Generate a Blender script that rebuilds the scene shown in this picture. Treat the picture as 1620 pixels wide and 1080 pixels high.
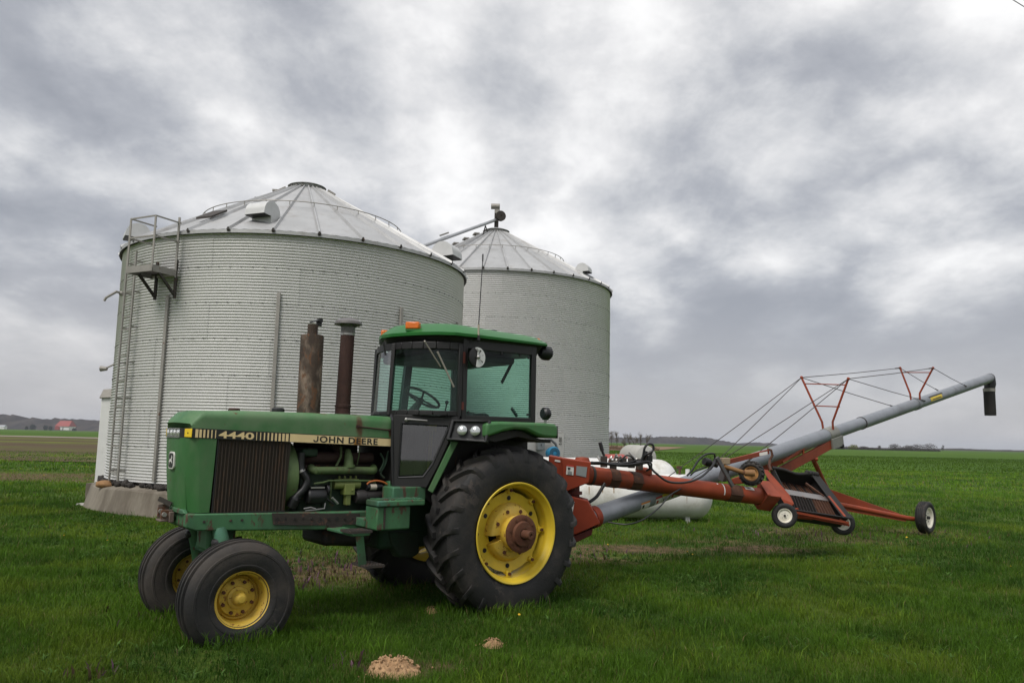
import bpy, bmesh, math, random
import numpy as np
from mathutils import Vector, Matrix, noise as mnoise

random.seed(7)
rng = np.random.default_rng(7)
for o in list(bpy.data.objects):
    bpy.data.objects.remove(o, do_unlink=True)
SC = bpy.context.scene
COL = SC.collection
R = math.radians

# ---------------------------------------------------------------- camera
F_PX, PITCH, ROLL, CAM_H = 1240.84, 0.124133, 0.021799, 1.768
cp, sp, cr, sr = math.cos(PITCH), math.sin(PITCH), math.cos(ROLL), math.sin(ROLL)
FWD = Vector((0, cp, sp))
_r0 = Vector((1, 0, 0)); _u0 = _r0.cross(FWD)
RGT = cr * _r0 + sr * _u0
UPV = -sr * _r0 + cr * _u0
CAMP = Vector((0, 0, CAM_H))
cam = bpy.data.cameras.new('camera')
cam.sensor_width = 36.0
cam.lens = 36.0 * F_PX / 1620.0
cam.clip_start = 0.1
cam.clip_end = 12000
camo = bpy.data.objects.new('camera', cam)
COL.objects.link(camo)
mw = Matrix((RGT, UPV, -FWD)).transposed().to_4x4()
mw.translation = CAMP
camo.matrix_world = mw
SC.camera = camo

# ---------------------------------------------------------------- light and sky
SUN_EL, SUN_AZ = 52.0, 215.0            # azimuth clockwise from +Y (behind the camera, to its left)
sun = bpy.data.lights.new('sun', 'SUN')
sun.energy = 1.5
sun.angle = R(22)
sun.color = (1.0, 0.96, 0.9)
suno = bpy.data.objects.new('sun', sun)
COL.objects.link(suno)
sd = Vector((math.sin(R(SUN_AZ)) * math.cos(R(SUN_EL)), math.cos(R(SUN_AZ)) * math.cos(R(SUN_EL)), math.sin(R(SUN_EL))))
suno.rotation_euler = sd.to_track_quat('Z', 'Y').to_euler()

SC.view_settings.view_transform = 'Standard'
SC.view_settings.look = 'None'
SC.view_settings.exposure = 0.72
SC.view_settings.gamma = 1.0
SC.view_settings.use_curve_mapping = False
SC.render.engine = 'CYCLES'
SC.cycles.use_denoising = True
SC.cycles.max_bounces = 8
SC.cycles.transparent_max_bounces = 16
SC.cycles.caustics_reflective = False
SC.cycles.caustics_refractive = False

world = bpy.data.worlds.new('World')
SC.world = world
world.use_nodes = True

class NT:
    """small helper to write node trees"""
    def __init__(s, tree):
        s.t = tree
        s.t.nodes.clear()
    def n(s, typ, **kw):
        nd = s.t.nodes.new(typ)
        for k, v in kw.items():
            setattr(nd, k, v)
        return nd
    def link(s, a, b):
        s.t.links.new(a, b)
    def put(s, sock, v):
        if isinstance(v, bpy.types.NodeSocket):
            s.link(v, sock)
        elif isinstance(v, (tuple, list)) and len(v) == 3 and sock.type == 'RGBA':
            sock.default_value = (*v, 1)
        else:
            sock.default_value = v
    def math(s, op, a, b=0.0, c=0.0, clamp=False):
        nd = s.n('ShaderNodeMath', operation=op, use_clamp=clamp)
        for i, v in enumerate((a, b, c)):
            s.put(nd.inputs[i], v)
        return nd.outputs[0]
    def vmath(s, op, a, b=(0, 0, 0), out=0):
        nd = s.n('ShaderNodeVectorMath', operation=op)
        s.put(nd.inputs[0], a)
        if op == 'SCALE':
            s.put(nd.inputs[3], b)
        else:
            s.put(nd.inputs[1], b)
        return nd.outputs[out]
    def mix(s, fac, a, b, blend='MIX'):
        nd = s.n('ShaderNodeMix', data_type='RGBA', blend_type=blend)
        s.put(nd.inputs[0], fac); s.put(nd.inputs[6], a); s.put(nd.inputs[7], b)
        return nd.outputs[2]
    def noise(s, vec, scale, detail=4, rough=0.55, dist=0.0, w=None):
        nd = s.n('ShaderNodeTexNoise')
        if w is not None:
            nd.noise_dimensions = '4D'; nd.inputs['W'].default_value = w
        if vec is not None:
            s.link(vec, nd.inputs['Vector'])
        nd.inputs['Scale'].default_value = scale
        nd.inputs['Detail'].default_value = detail
        nd.inputs['Roughness'].default_value = rough
        nd.inputs['Distortion'].default_value = dist
        return nd.outputs[0]
    def ramp(s, fac, stops, interp='LINEAR'):
        nd = s.n('ShaderNodeValToRGB')
        s.put(nd.inputs[0], fac)
        cr_ = nd.color_ramp
        cr_.interpolation = interp
        while len(cr_.elements) < len(stops):
            cr_.elements.new(0.5)
        for e, (p, c) in zip(cr_.elements, stops):
            e.position = p
            e.color = (*c, 1) if isinstance(c, (tuple, list)) else (c, c, c, 1)
        return nd.outputs[0]
    def smooth(s, x, a, b):
        nd = s.n('ShaderNodeMapRange', interpolation_type='SMOOTHSTEP')
        s.put(nd.inputs[0], x)
        nd.inputs[1].default_value = a; nd.inputs[2].default_value = b
        return nd.outputs[0]

def build_world():
    g = NT(world.node_tree)
    tc = g.n('ShaderNodeTexCoord')
    d = g.vmath('NORMALIZE', tc.outputs['Generated'])
    sep = g.n('ShaderNodeSeparateXYZ'); g.link(d, sep.inputs[0])
    z = g.math('MAXIMUM', sep.outputs[2], 0.0)
    inv = g.math('DIVIDE', 1.0, g.math('ADD', z, 0.32))
    cmb = g.n('ShaderNodeCombineXYZ')
    g.link(g.math('MULTIPLY', sep.outputs[0], inv), cmb.inputs[0]); g.link(g.math('MULTIPLY', sep.outputs[1], inv), cmb.inputs[1]); cmb.inputs[2].default_value = 3.7
    p = g.vmath('ADD', g.vmath('MULTIPLY', cmb.outputs[0], (1.2, 1.0, 1.0)), SKY_OFF)
    wn = g.n('ShaderNodeTexNoise'); g.link(p, wn.inputs['Vector'])
    wn.inputs['Scale'].default_value = 1.6; wn.inputs['Detail'].default_value = 2
    wv = g.vmath('SCALE', g.vmath('SUBTRACT', wn.outputs['Color'], (0.5, 0.5, 0.5)), 0.22)
    pw = g.vmath('ADD', p, wv)
    big = g.noise(pw, 0.85, 2, 0.5)
    med = g.noise(pw, 3.0, 12, 0.63, 0.0, w=1.3)
    n3 = g.n('ShaderNodeTexNoise'); g.link(p, n3.inputs['Vector']); n3.inputs['Scale'].default_value = 5.0; n3.inputs['Detail'].default_value = 6; n3.inputs['Roughness'].default_value = 0.6
    pv = g.vmath('ADD', p, g.vmath('SCALE', g.vmath('SUBTRACT', n3.outputs['Color'], (0.5, 0.5, 0.5)), 0.30))
    vo = g.n('ShaderNodeTexVoronoi', feature='SMOOTH_F1'); g.link(pv, vo.inputs['Vector']); vo.inputs['Scale'].default_value = 3.6; vo.inputs['Smoothness'].default_value = 0.35
    v = g.math('ADD', g.math('MULTIPLY', big, 0.98), g.math('MULTIPLY', med, 0.72))
    v = g.math('ADD', v, g.math('MULTIPLY', g.math('SUBTRACT', 0.42, vo.outputs['Distance']), 0.38))
    col = g.ramp(g.smooth(v, 0.55, 1.19), [(0.0, (0.205, 0.215, 0.240)), (0.28, (0.288, 0.297, 0.320)), (0.52, (0.395, 0.400, 0.414)),
                                           (0.76, (0.51, 0.508, 0.512)), (1.0, (0.66, 0.655, 0.65))])
    hz = g.smooth(z, 0.24, 0.0)
    hcol = g.mix(g.smooth(g.noise(cmb.outputs[0], 0.55, 3), 0.3, 0.7), (0.255, 0.262, 0.290), (0.342, 0.332, 0.340))
    col = g.mix(g.math('MULTIPLY', hz, 0.88), col, hcol)
    top = g.math('ADD', 1.0, g.math('MULTIPLY', g.smooth(z, 0.5, 1.0), 0.9))
    col = g.vmath('SCALE', col, top)
    sky = g.n('ShaderNodeTexSky', sky_type='NISHITA', sun_disc=False)
    sky.sun_elevation = R(SUN_EL); sky.sun_rotation = R(SUN_AZ)
    cov = g.vmath('SCALE', col, 10.0)
    fin = g.mix(0.95, sky.outputs[0], cov)
    bg = g.n('ShaderNodeBackground')
    g.link(fin, bg.inputs[0]); bg.inputs[1].default_value = 0.1
    out = g.n('ShaderNodeOutputWorld'); g.link(bg.outputs[0], out.inputs[0])
SKY_OFF = (12.4, -12.0, 15.5)
build_world()

def at(px, py, Y):
    """the point of the place that lies at depth Y along the sight line of a photograph pixel (1620 wide)"""
    d = FWD * F_PX + RGT * (px - 810) - UPV * (py - 540)
    return CAMP + d * (Y / d.y)
def gnd(px, py, z=0.0):
    d = FWD * F_PX + RGT * (px - 810) - UPV * (py - 540)
    return CAMP + d * ((z - CAM_H) / d.z)
TX, TY, TYAW = -0.55478, 9.09644, 3.7975874
TM = Matrix.Translation((TX, TY, 0)) @ Matrix.Rotation(TYAW, 4, 'Z')
TMI = TM.inverted()
def tr(px, py, y):
    """the same in the tractor's own frame, on its plane y"""
    d = FWD * F_PX + RGT * (px - 810) - UPV * (py - 540)
    lo = TMI @ CAMP; ld = TMI.to_3x3() @ d
    return lo + ld * ((y - lo.y) / ld.y)

# ---------------------------------------------------------------- objects and tags
def tag(o, label=None, cat=None, group=None, kind=None):
    if label: o['label'] = label
    if cat: o['category'] = cat
    if group: o['group'] = group
    if kind: o['kind'] = kind
    return o
def empty(name, loc=(0, 0, 0), rz=0.0, parent=None):
    o = bpy.data.objects.new(name, None)
    o.empty_display_size = 0.2
    COL.objects.link(o)
    o.location = loc; o.rotation_euler = (0, 0, rz)
    if parent: o.parent = parent
    return o
def link(name, me, parent=None, loc=None, rot=None):
    o = bpy.data.objects.new(name, me)
    COL.objects.link(o)
    if parent: o.parent = parent
    if loc is not None: o.location = loc
    if rot is not None: o.rotation_euler = rot
    return o
def copy_tree(o, parent=None):
    c = o.copy(); COL.objects.link(c)
    if parent: c.parent = parent
    for ch in list(o.children):
        copy_tree(ch, c)
    return c

class MB:
    """collects shapes, builds them as one mesh object"""
    def __init__(s):
        s.v = []; s.f = []; s.mi = []; s.cur = 0
    def add(s, vs, fs):
        b = len(s.v)
        s.v += [tuple(p) for p in vs]
        for f in fs:
            s.f.append(tuple(i + b for i in f)); s.mi.append(s.cur)
        return s
    def hexa(s, p):
        return s.add(p, [(0, 3, 2, 1), (4, 5, 6, 7), (0, 1, 5, 4), (1, 2, 6, 5), (2, 3, 7, 6), (3, 0, 4, 7)])
    def box(s, c, d, m=None):
        x, y, z = d[0] / 2, d[1] / 2, d[2] / 2
        p = [Vector(q) for q in ((-x, -y, -z), (x, -y, -z), (x, y, -z), (-x, y, -z), (-x, -y, z), (x, -y, z), (x, y, z), (-x, y, z))]
        if m is not None: p = [m @ q for q in p]
        return s.hexa([q + Vector(c) for q in p])
    def bb(s, x0, x1, y0, y1, z0, z1):
        return s.box(((x0 + x1) / 2, (y0 + y1) / 2, (z0 + z1) / 2), (abs(x1 - x0), abs(y1 - y0), abs(z1 - z0)))
    def beam(s, a, b, w, h, up=(0, 0, 1)):
        a = Vector(a); b = Vector(b); t = (b - a).normalized()
        u = Vector(up); u = (u - t * u.dot(t))
        if u.length < 1e-4:
            u = Vector((1, 0, 0)); u = u - t * u.dot(t)
        u.normalize(); n = t.cross(u)
        p = []
        for e in (a, b):
            p += [e - n * w / 2 - u * h / 2, e + n * w / 2 - u * h / 2, e + n * w / 2 + u * h / 2, e - n * w / 2 + u * h / 2]
        return s.hexa(p)
    def tube(s, pts, r, n=10, cap=True):
        pts = [Vector(p) for p in pts]
        rs = r if isinstance(r, (list, tuple)) else [r] * len(pts)
        vs = []; fs = []
        t0 = (pts[1] - pts[0]).normalized()
        u = t0.orthogonal().normalized()
        for i, p in enumerate(pts):
            if i == 0: t = t0
            elif i == len(pts) - 1: t = (pts[i] - pts[i - 1]).normalized()
            else:
                t = (pts[i + 1] - pts[i]).normalized() + (pts[i] - pts[i - 1]).normalized()
                t = t.normalized() if t.length > 1e-6 else (pts[i + 1] - pts[i]).normalized()
            u = (u - t * u.dot(t))
            u = u.normalized() if u.length > 1e-6 else t.orthogonal().normalized()
            w = t.cross(u)
            for k in range(n):
                a = 2 * math.pi * k / n
                vs.append(p + (u * math.cos(a) + w * math.sin(a)) * rs[i])
        for i in range(len(pts) - 1):
            for k in range(n):
                k2 = (k + 1) % n
                fs.append((i * n + k, i * n + k2, (i + 1) * n + k2, (i + 1) * n + k))
        if cap:
            fs.append(tuple(range(n - 1, -1, -1)))
            fs.append(tuple(range((len(pts) - 1) * n, len(pts) * n)))
        return s.add(vs, fs)
    def cyl(s, a, b, r, r2=None, n=16):
        return s.tube([a, b], [r, r if r2 is None else r2], n)
    def lathe(s, prof, org=(0, 0, 0), axis=(0, 0, 1), n=32, a0=0.0, a1=2 * math.pi, close=True):
        """prof: list of (radius, height along axis)"""
        org = Vector(org); ax = Vector(axis).normalized()
        u = Vector((0, 0, 1)) if abs(ax.z) < 0.9 else Vector((1, 0, 0))
        u = (u - ax * u.dot(ax)).normalized(); w = ax.cross(u)
        full = abs(a1 - a0 - 2 * math.pi) < 1e-6
        m = n if full else n + 1
        vs = []; fs = []
        for (r, h) in prof:
            for k in range(m):
                a = a0 + (a1 - a0) * k / n
                vs.append(org + ax * h + (u * math.cos(a) + w * math.sin(a)) * max(r, 1e-4))
        for i in range(len(prof) - 1):
            for k in range(n):
                k2 = (k + 1) % m
                fs.append((i * m + k, i * m + k2, (i + 1) * m + k2, (i + 1) * m + k))
        return s.add(vs, fs)
    def prism(s, poly, ext):
        """poly: 3D points in a plane, pushed along vector ext"""
        n = len(poly); e = Vector(ext)
        a = [Vector(p) for p in poly]
        vs = a + [p + e for p in a]
        fs = [tuple(range(n - 1, -1, -1)), tuple(range(n, 2 * n))]
        for i in range(n):
            j = (i + 1) % n
            fs.append((i, j, n + j, n + i))
        return s.add(vs, fs)
    def loft(s, rings, cap=True, closed=True):
        n = len(rings[0]); vs = [p for r_ in rings for p in r_]; fs = []
        for i in range(len(rings) - 1):
            for k in range(n if closed else n - 1):
                k2 = (k + 1) % n
                fs.append((i * n + k, i * n + k2, (i + 1) * n + k2, (i + 1) * n + k))
        if cap and closed:
            fs.append(tuple(range(n - 1, -1, -1)))
            fs.append(tuple(range((len(rings) - 1) * n, len(rings) * n)))
        return s.add(vs, fs)
    def sphere(s, c, r, n=14, m=8, sc=(1, 1, 1)):
        prof = [(r * math.sin(math.pi * i / m), -r * math.cos(math.pi * i / m)) for i in range(m + 1)]
        t = MB(); t.lathe(prof, n=n)
        return s.add([(c[0] + p[0] * sc[0], c[1] + p[1] * sc[1], c[2] + p[2] * sc[2]) for p in t.v], t.f)
    def mesh(s, name, mats, ang=35, fix=True):
        me = bpy.data.meshes.new(name)
        me.from_pydata(s.v, [], s.f)
        mats = mats if isinstance(mats, (list, tuple)) else [mats]
        for m in mats: me.materials.append(m)
        if len(mats) > 1:
            me.polygons.foreach_set('material_index', s.mi)
        if fix:
            bm = bmesh.new(); bm.from_mesh(me)
            bmesh.ops.recalc_face_normals(bm, faces=bm.faces)
            bm.to_mesh(me); bm.free()
        me.polygons.foreach_set('use_smooth', [True] * len(me.polygons))
        if ang is not None:
            me.set_sharp_from_angle(angle=R(ang))
        me.update()
        return me
    def build(s, name, mats, parent=None, bevel=0.0, ang=35, fix=True, seg=2):
        o = link(name, s.mesh(name, mats, ang, fix), parent)
        if bevel:
            md = o.modifiers.new('edge', 'BEVEL')
            md.width = bevel; md.segments = seg; md.limit_method = 'ANGLE'; md.angle_limit = R(38)
        return o

# ---------------------------------------------------------------- materials
MATS = {}
def mat(name, col, rough=0.6, metal=0.0, var=0.25, vs=3.0, rust=0.0, rust_col=(0.085, 0.036, 0.018), rs=4.0, dirt=0.0,
        dirt_col=(0.10, 0.075, 0.05), bump=0.0, bs=60.0, col2=None, c2s=1.5, c2=0.5, spec=0.5, rand=0.0, stretch=(1, 1, 1)):
    m = bpy.data.materials.new(name); m.use_nodes = True
    g = NT(m.node_tree)
    tc = g.n('ShaderNodeTexCoord'); oi = g.n('ShaderNodeObjectInfo')
    off = g.vmath('SCALE', g.vmath('ADD', (0, 0, 0), (37.0, 11.0, 23.0)), oi.outputs['Random'])
    p = g.vmath('ADD', g.vmath('MULTIPLY', tc.outputs['Object'], stretch), off)
    c = col
    n1 = g.noise(p, vs, 6, 0.6)
    c = g.mix(g.math('MULTIPLY', g.smooth(n1, 0.3, 0.7), var), c, tuple(x * 0.45 for x in col))
    if col2:
        c = g.mix(g.smooth(g.noise(p, c2s, 5, 0.6, w=2.0), 1 - c2 - 0.12, 1 - c2 + 0.12), c, col2)
    rgh = rough
    if dirt:
        dn = g.smooth(g.noise(p, 2.2, 8, 0.65, w=7.0), 0.62 - 0.3 * dirt, 0.82 - 0.2 * dirt)
        c = g.mix(g.math('MULTIPLY', dn, min(1, 0.5 + dirt * .5)), c, dirt_col)
        rgh = g.math('ADD', rough, g.math('MULTIPLY', dn, (0.9 - rough) * 0.7))
    mtl = metal
    if rust:
        rn = g.noise(p, rs, 10, 0.7, 0.4, w=3.0)
        rm = g.smooth(rn, 0.70 - 0.36 * rust, 0.74 - 0.34 * rust)
        rc = g.mix(g.noise(p, rs * 5, 4), rust_col, tuple(x * 2.0 for x in rust_col))
        c = g.mix(rm, c, rc)
        rgh = g.mix(rm, g.math('ADD', rgh, 0.0), (0.9, 0.9, 0.9)) if not isinstance(rgh, float) else g.mix(rm, (rgh, rgh, rgh), (0.9, 0.9, 0.9))
        if metal: mtl = g.math('MULTIPLY', g.math('SUBTRACT', 1.0, rm), metal)
    if rand:
        k = g.math('ADD', 1 - rand / 2, g.math('MULTIPLY', oi.outputs['Random'], rand))
        if isinstance(c, tuple): c = g.mix(0.0, c, c)
        c = g.vmath('SCALE', c, k)
    b = g.n('ShaderNodeBsdfPrincipled')
    g.put(b.inputs['Base Color'], c); g.put(b.inputs['Roughness'], rgh); g.put(b.inputs['Metallic'], mtl)
    b.inputs['Specular IOR Level'].default_value = spec
    if bump:
        bn = g.n('ShaderNodeBump'); bn.inputs['Strength'].default_value = bump; bn.inputs['Distance'].default_value = 0.01
        g.link(g.noise(p, bs, 5, 0.6, w=9.0), bn.inputs['Height']); g.link(bn.outputs[0], b.inputs['Normal'])
    out = g.n('ShaderNodeOutputMaterial'); g.link(b.outputs[0], out.inputs[0])
    MATS[name] = m
    return m
def glass(name, tint, refl=0.5, rough=0.02, haze=0.0, hazecol=(0.5, 0.55, 0.55)):
    m = bpy.data.materials.new(name); m.use_nodes = True
    g = NT(m.node_tree)
    tb = g.n('ShaderNodeBsdfTransparent'); tb.inputs[0].default_value = (*tint, 1)
    gl = g.n('ShaderNodeBsdfGlossy'); gl.inputs['Roughness'].default_value = rough
    fr = g.n('ShaderNodeFresnel'); fr.inputs[0].default_value = 1.5
    mx = g.n('ShaderNodeMixShader'); g.link(g.math('MULTIPLY', fr.outputs[0], refl * 2), mx.inputs[0])
    g.link(tb.outputs[0], mx.inputs[1]); g.link(gl.outputs[0], mx.inputs[2])
    last = mx.outputs[0]
    if haze:
        df = g.n('ShaderNodeBsdfDiffuse'); df.inputs[0].default_value = (*hazecol, 1)
        tc = g.n('ShaderNodeTexCoord')
        hz = g.math('MULTIPLY', g.smooth(g.noise(tc.outputs['Object'], 3.0, 6, 0.6), 0.3, 0.75), haze)
        m2 = g.n('ShaderNodeMixShader'); g.link(hz, m2.inputs[0]); g.link(last, m2.inputs[1]); g.link(df.outputs[0], m2.inputs[2])
        last = m2.outputs[0]
    out = g.n('ShaderNodeOutputMaterial'); g.link(last, out.inputs[0])
    return m

GREEN = mat('green_paint', (0.042, 0.160, 0.044), 0.45, var=0.5, vs=2.5, rust=0.20, rs=13.0, dirt=0.75, dirt_col=(0.09, 0.155, 0.07), bump=0.06, stretch=(1, 1, 0.5))
ROOFG = mat('roof_green_paint', (0.016, 0.145, 0.024), 0.40, var=0.25, vs=2.0, dirt=0.3, dirt_col=(0.06, 0.16, 0.06))
FADED = mat('faded_green_paint', (0.050, 0.160, 0.064), 0.6, var=0.55, vs=4.0, rust=0.44, rust_col=(0.052, 0.028, 0.018), rs=8.0, dirt=0.65, dirt_col=(0.030, 0.05, 0.028), col2=(0.060, 0.18, 0.13), c2=0.4, bump=0.08, stretch=(1, 1, 0.45))
RUSTG = mat('rusty_rail_plate', (0.040, 0.032, 0.026), 0.85, var=0.6, vs=9.0, rust=0.40, rust_col=(0.055, 0.030, 0.020), rs=12.0, col2=(0.035, 0.10, 0.065), c2=0.25, c2s=5.0, bump=0.2)
PALEG = mat('pale_green_paint', (0.105, 0.165, 0.055), 0.65, var=0.5, vs=6.0, rust=0.28, rust_col=(0.07, 0.045, 0.02), rs=12.0, dirt=0.7, dirt_col=(0.04, 0.045, 0.02), bump=0.05)
ENGG = mat('engine_green', (0.022, 0.055, 0.028), 0.7, var=0.5, vs=6.0, rust=0.35, rs=6.0, dirt=0.8, dirt_col=(0.02, 0.018, 0.012), bump=0.15)
DARKG = mat('dark_housing_green', (0.012, 0.05, 0.022), 0.65, var=0.5, vs=4.0, dirt=0.8, dirt_col=(0.02, 0.02, 0.014), bump=0.1)
GRIME = mat('greasy_black', (0.016, 0.013, 0.011), 0.7, var=0.5, vs=8.0, rust=0.25, rust_col=(0.04, 0.02, 0.012), rs=6.0, bump=0.2)
BLACK = mat('black_frame_paint', (0.012, 0.011, 0.011), 0.5, var=0.3, vs=6.0, rust=0.10, rust_col=(0.05, 0.022, 0.014), rs=4.0)
PLAST = mat('black_plastic', (0.012, 0.012, 0.013), 0.45, var=0.3)
GRILL = mat('brown_grille', (0.034, 0.024, 0.015), 0.8, var=0.5, vs=6.0, rust=0.45, rust_col=(0.036, 0.021, 0.012), rs=9.0, stretch=(1, 1, 0.3))
YELLOW = mat('yellow_wheel_paint', (0.68, 0.49, 0.035), 0.42, var=0.25, vs=5.0, rust=0.12, rust_col=(0.16, 0.07, 0.015), rs=11.0, dirt=0.25, dirt_col=(0.36, 0.23, 0.03))
YRUST = mat('rusty_yellow_paint', (0.62, 0.42, 0.045), 0.6, var=0.3, vs=9.0, rust=0.36, rust_col=(0.15, 0.06, 0.014), rs=15.0, dirt=0.5, dirt_col=(0.54, 0.38, 0.12), bump=0.15)
HUBR = mat('rusty_hub', (0.115, 0.040, 0.016), 0.8, var=0.6, vs=9.0, rust=0.5, rust_col=(0.060, 0.020, 0.010), rs=11.0, bump=0.25)
RUBBER = mat('tyre_rubber', (0.0125, 0.0118, 0.0115), 0.68, var=0.6, vs=6.0, rust=0.34, rust_col=(0.034, 0.028, 0.024), rs=3.5, dirt=0.6, dirt_col=(0.058, 0.048, 0.040), bump=0.4, bs=45)
HOSE = mat('hose_rubber', (0.010, 0.010, 0.011), 0.45, var=0.2)
MUFF = mat('burnt_muffler', (0.055, 0.036, 0.024), 0.85, var=0.7, vs=8.0, rust=0.42, rust_col=(0.075, 0.036, 0.018), rs=10.0, col2=(0.30, 0.225, 0.17), c2=0.40, c2s=4.5, bump=0.25, stretch=(1, 1, 0.5))
PIPER = mat('rusty_pipe', (0.050, 0.021, 0.015), 0.85, var=0.5, vs=12.0, rust=0.4, rust_col=(0.035, 0.014, 0.010), rs=8.0, bump=0.3, bs=120)
CREAM = mat('cream_decal', (0.78, 0.60, 0.31), 0.5, var=0.2, vs=6.0, rust=0.10, rust_col=(0.24, 0.12, 0.02), rs=6.0)
DECALB = mat('black_decal', (0.014, 0.014, 0.013), 0.45, var=0.1)
LAMPY = mat('yellow_lens', (0.80, 0.55, 0.02), 0.25, var=0.1)
AMBER = mat('amber_lens', (0.72, 0.16, 0.012), 0.25, var=0.2, vs=12)
CHROME = mat('lamp_glass', (0.62, 0.64, 0.62), 0.15, metal=0.7, var=0.3, vs=20)
WHITEP = mat('white_paint', (0.72, 0.72, 0.70), 0.5, var=0.12, vs=4.0, dirt=0.2, dirt_col=(0.42, 0.40, 0.36))
TANKW = mat('tank_white', (0.72, 0.71, 0.68), 0.5, var=0.12, vs=1.6, rust=0.10, rust_col=(0.22, 0.13, 0.06), rs=9.0, dirt=0.5, dirt_col=(0.42, 0.39, 0.32))
SILVER = mat('brushed_metal', (0.38, 0.37, 0.35), 0.35, metal=0.7, var=0.2)
SEATM = mat('seat_fabric', (0.016, 0.016, 0.015), 0.8, var=0.3)
INTER = mat('cab_interior', (0.022, 0.024, 0.024), 0.7, var=0.3)
ORANGE = mat('orange_wire', (0.55, 0.16, 0.04), 0.5, var=0.2)
REDP = mat('auger_red_paint', (0.29, 0.050, 0.017), 0.58, var=0.35, vs=3.0, rust=0.16, rust_col=(0.10, 0.035, 0.018), rs=9.0, dirt=0.5, dirt_col=(0.15, 0.045, 0.028), spec=0.35)
REDB = mat('boot_red_paint', (0.255, 0.037, 0.013), 0.58, var=0.25, vs=3.0, rust=0.06, rs=9.0, spec=0.3)
TUBEG = mat('auger_grey_tube', (0.235, 0.25, 0.275), 0.45, metal=0.2, var=0.25, vs=3.0, rust=0.12, rust_col=(0.13, 0.10, 0.075), rs=8.0, dirt=0.4, dirt_col=(0.16, 0.16, 0.165))
GALV = mat('galvanised_steel', (0.67, 0.665, 0.645), 0.52, metal=0.42, var=0.08, vs=2.0, rust=0.02, rs=6.0, rand=0.04, dirt=0.14, dirt_col=(0.50, 0.48, 0.45))
GALVR = mat('galvanised_roof', (0.47, 0.47, 0.465), 0.58, metal=0.5, var=0.25, vs=2.0, rand=0.16, dirt=0.35, dirt_col=(0.33, 0.305, 0.28))
GALVD = mat('dull_galvanised', (0.34, 0.32, 0.29), 0.6, metal=0.4, var=0.3, vs=5.0, rust=0.2, rs=4.0)
VENTM = mat('vent_sheet', (0.60, 0.60, 0.59), 0.55, metal=0.3, var=0.2, vs=4.0, dirt=0.2, dirt_col=(0.42, 0.40, 0.37))
DARKST = mat('dark_steel', (0.055, 0.047, 0.040), 0.65, metal=0.3, var=0.3, rust=0.35, rust_col=(0.07, 0.035, 0.02), rs=6.0)
BROWNB = mat('brown_band', (0.085, 0.036, 0.02), 0.75, var=0.4, vs=8.0, rust=0.4, rs=8.0)
CONC = mat('concrete', (0.245, 0.215, 0.17), 0.92, var=0.5, vs=3.0, dirt=0.75, dirt_col=(0.10, 0.082, 0.06), bump=0.6, bs=30, stretch=(1, 1, 0.25))
GREYLAB = mat('grey_plate', (0.22, 0.24, 0.24), 0.5, var=0.2)
LABELW = mat('label_white', (0.66, 0.64, 0.60), 0.5, var=0.15, vs=12)
LABELR = mat('label_red', (0.45, 0.04, 0.03), 0.5)
LABELO = mat('label_orange', (0.62, 0.22, 0.03), 0.5)
LABELY = mat('label_yellow', (0.72, 0.52, 0.02), 0.5)
BLUEM = mat('blue_motor_paint', (0.02, 0.22, 0.40), 0.5, var=0.3)
TANAX = mat('tan_axle', (0.26, 0.13, 0.045), 0.7, var=0.4, rust=0.3, rs=6.0)
RIMT = mat('tan_rim', (0.48, 0.25, 0.09), 0.6, var=0.3, rust=0.3, rust_col=(0.14, 0.06, 0.02), rs=6.0)
RIMW = mat('cream_rim', (0.80, 0.76, 0.65), 0.5, var=0.12, dirt=0.2, dirt_col=(0.35, 0.28, 0.18))
BELT = mat('belt_rubber', (0.014, 0.013, 0.012), 0.75, var=0.4, dirt=0.4, dirt_col=(0.035, 0.026, 0.02))
SOIL = mat('dry_soil', (0.42, 0.26, 0.135), 0.95, var=0.5, vs=14.0, bump=1.0, bs=45)
ROCK = mat('orange_rock', (0.36, 0.20, 0.09), 0.9, var=0.5, vs=8.0, bump=0.6, bs=20)
GTINT = glass('cab_glass', (0.60, 0.92, 0.80), 0.30, haze=0.05, hazecol=(.40, .56, .52))
GDOOR = glass('lower_door_glass', (0.24, 0.28, 0.27), 2.1, rough=0.02, haze=0.02)
GFRONT = glass('windshield_glass', (0.72, 0.95, 0.86), 0.14, haze=0.04, hazecol=(.45, .55, .52))

def stain(m, spots, col):
    """rust that has run down from a fitting: spots are (x, y, z, rx, ry, rz) in the part's own frame"""
    g = NT.__new__(NT); g.t = m.node_tree
    b = next(n for n in g.t.nodes if n.type == 'BSDF_PRINCIPLED')
    src = b.inputs['Base Color'].links[0].from_socket
    tc = g.n('ShaderNodeTexCoord')
    tot = None
    for (x, y, z, rx, ry, rz) in spots:
        d = g.vmath('MULTIPLY', g.vmath('SUBTRACT', tc.outputs['Object'], (x, y, z)), (1 / rx, 1 / ry, 1 / rz))
        L = g.n('ShaderNodeVectorMath', operation='LENGTH'); g.link(d, L.inputs[0])
        f = g.math('SUBTRACT', 1.0, L.outputs['Value'], clamp=True)
        tot = f if tot is None else g.math('MAXIMUM', tot, f)
    n = g.noise(g.vmath('MULTIPLY', tc.outputs['Object'], (40, 40, 6)), 1.0, 6, 0.65)
    k = g.smooth(g.math('ADD', tot, g.math('MULTIPLY', g.math('SUBTRACT', n, 0.5), 0.9)), 0.28, 0.75)
    g.link(g.mix(k, src, col), b.inputs['Base Color'])
HOODG = mat('hood_green_paint', (0.046, 0.168, 0.048), 0.42, var=0.5, vs=2.2, rust=0.19, rs=13.0, dirt=0.8, dirt_col=(0.115, 0.19, 0.095), bump=0.05)
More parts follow.
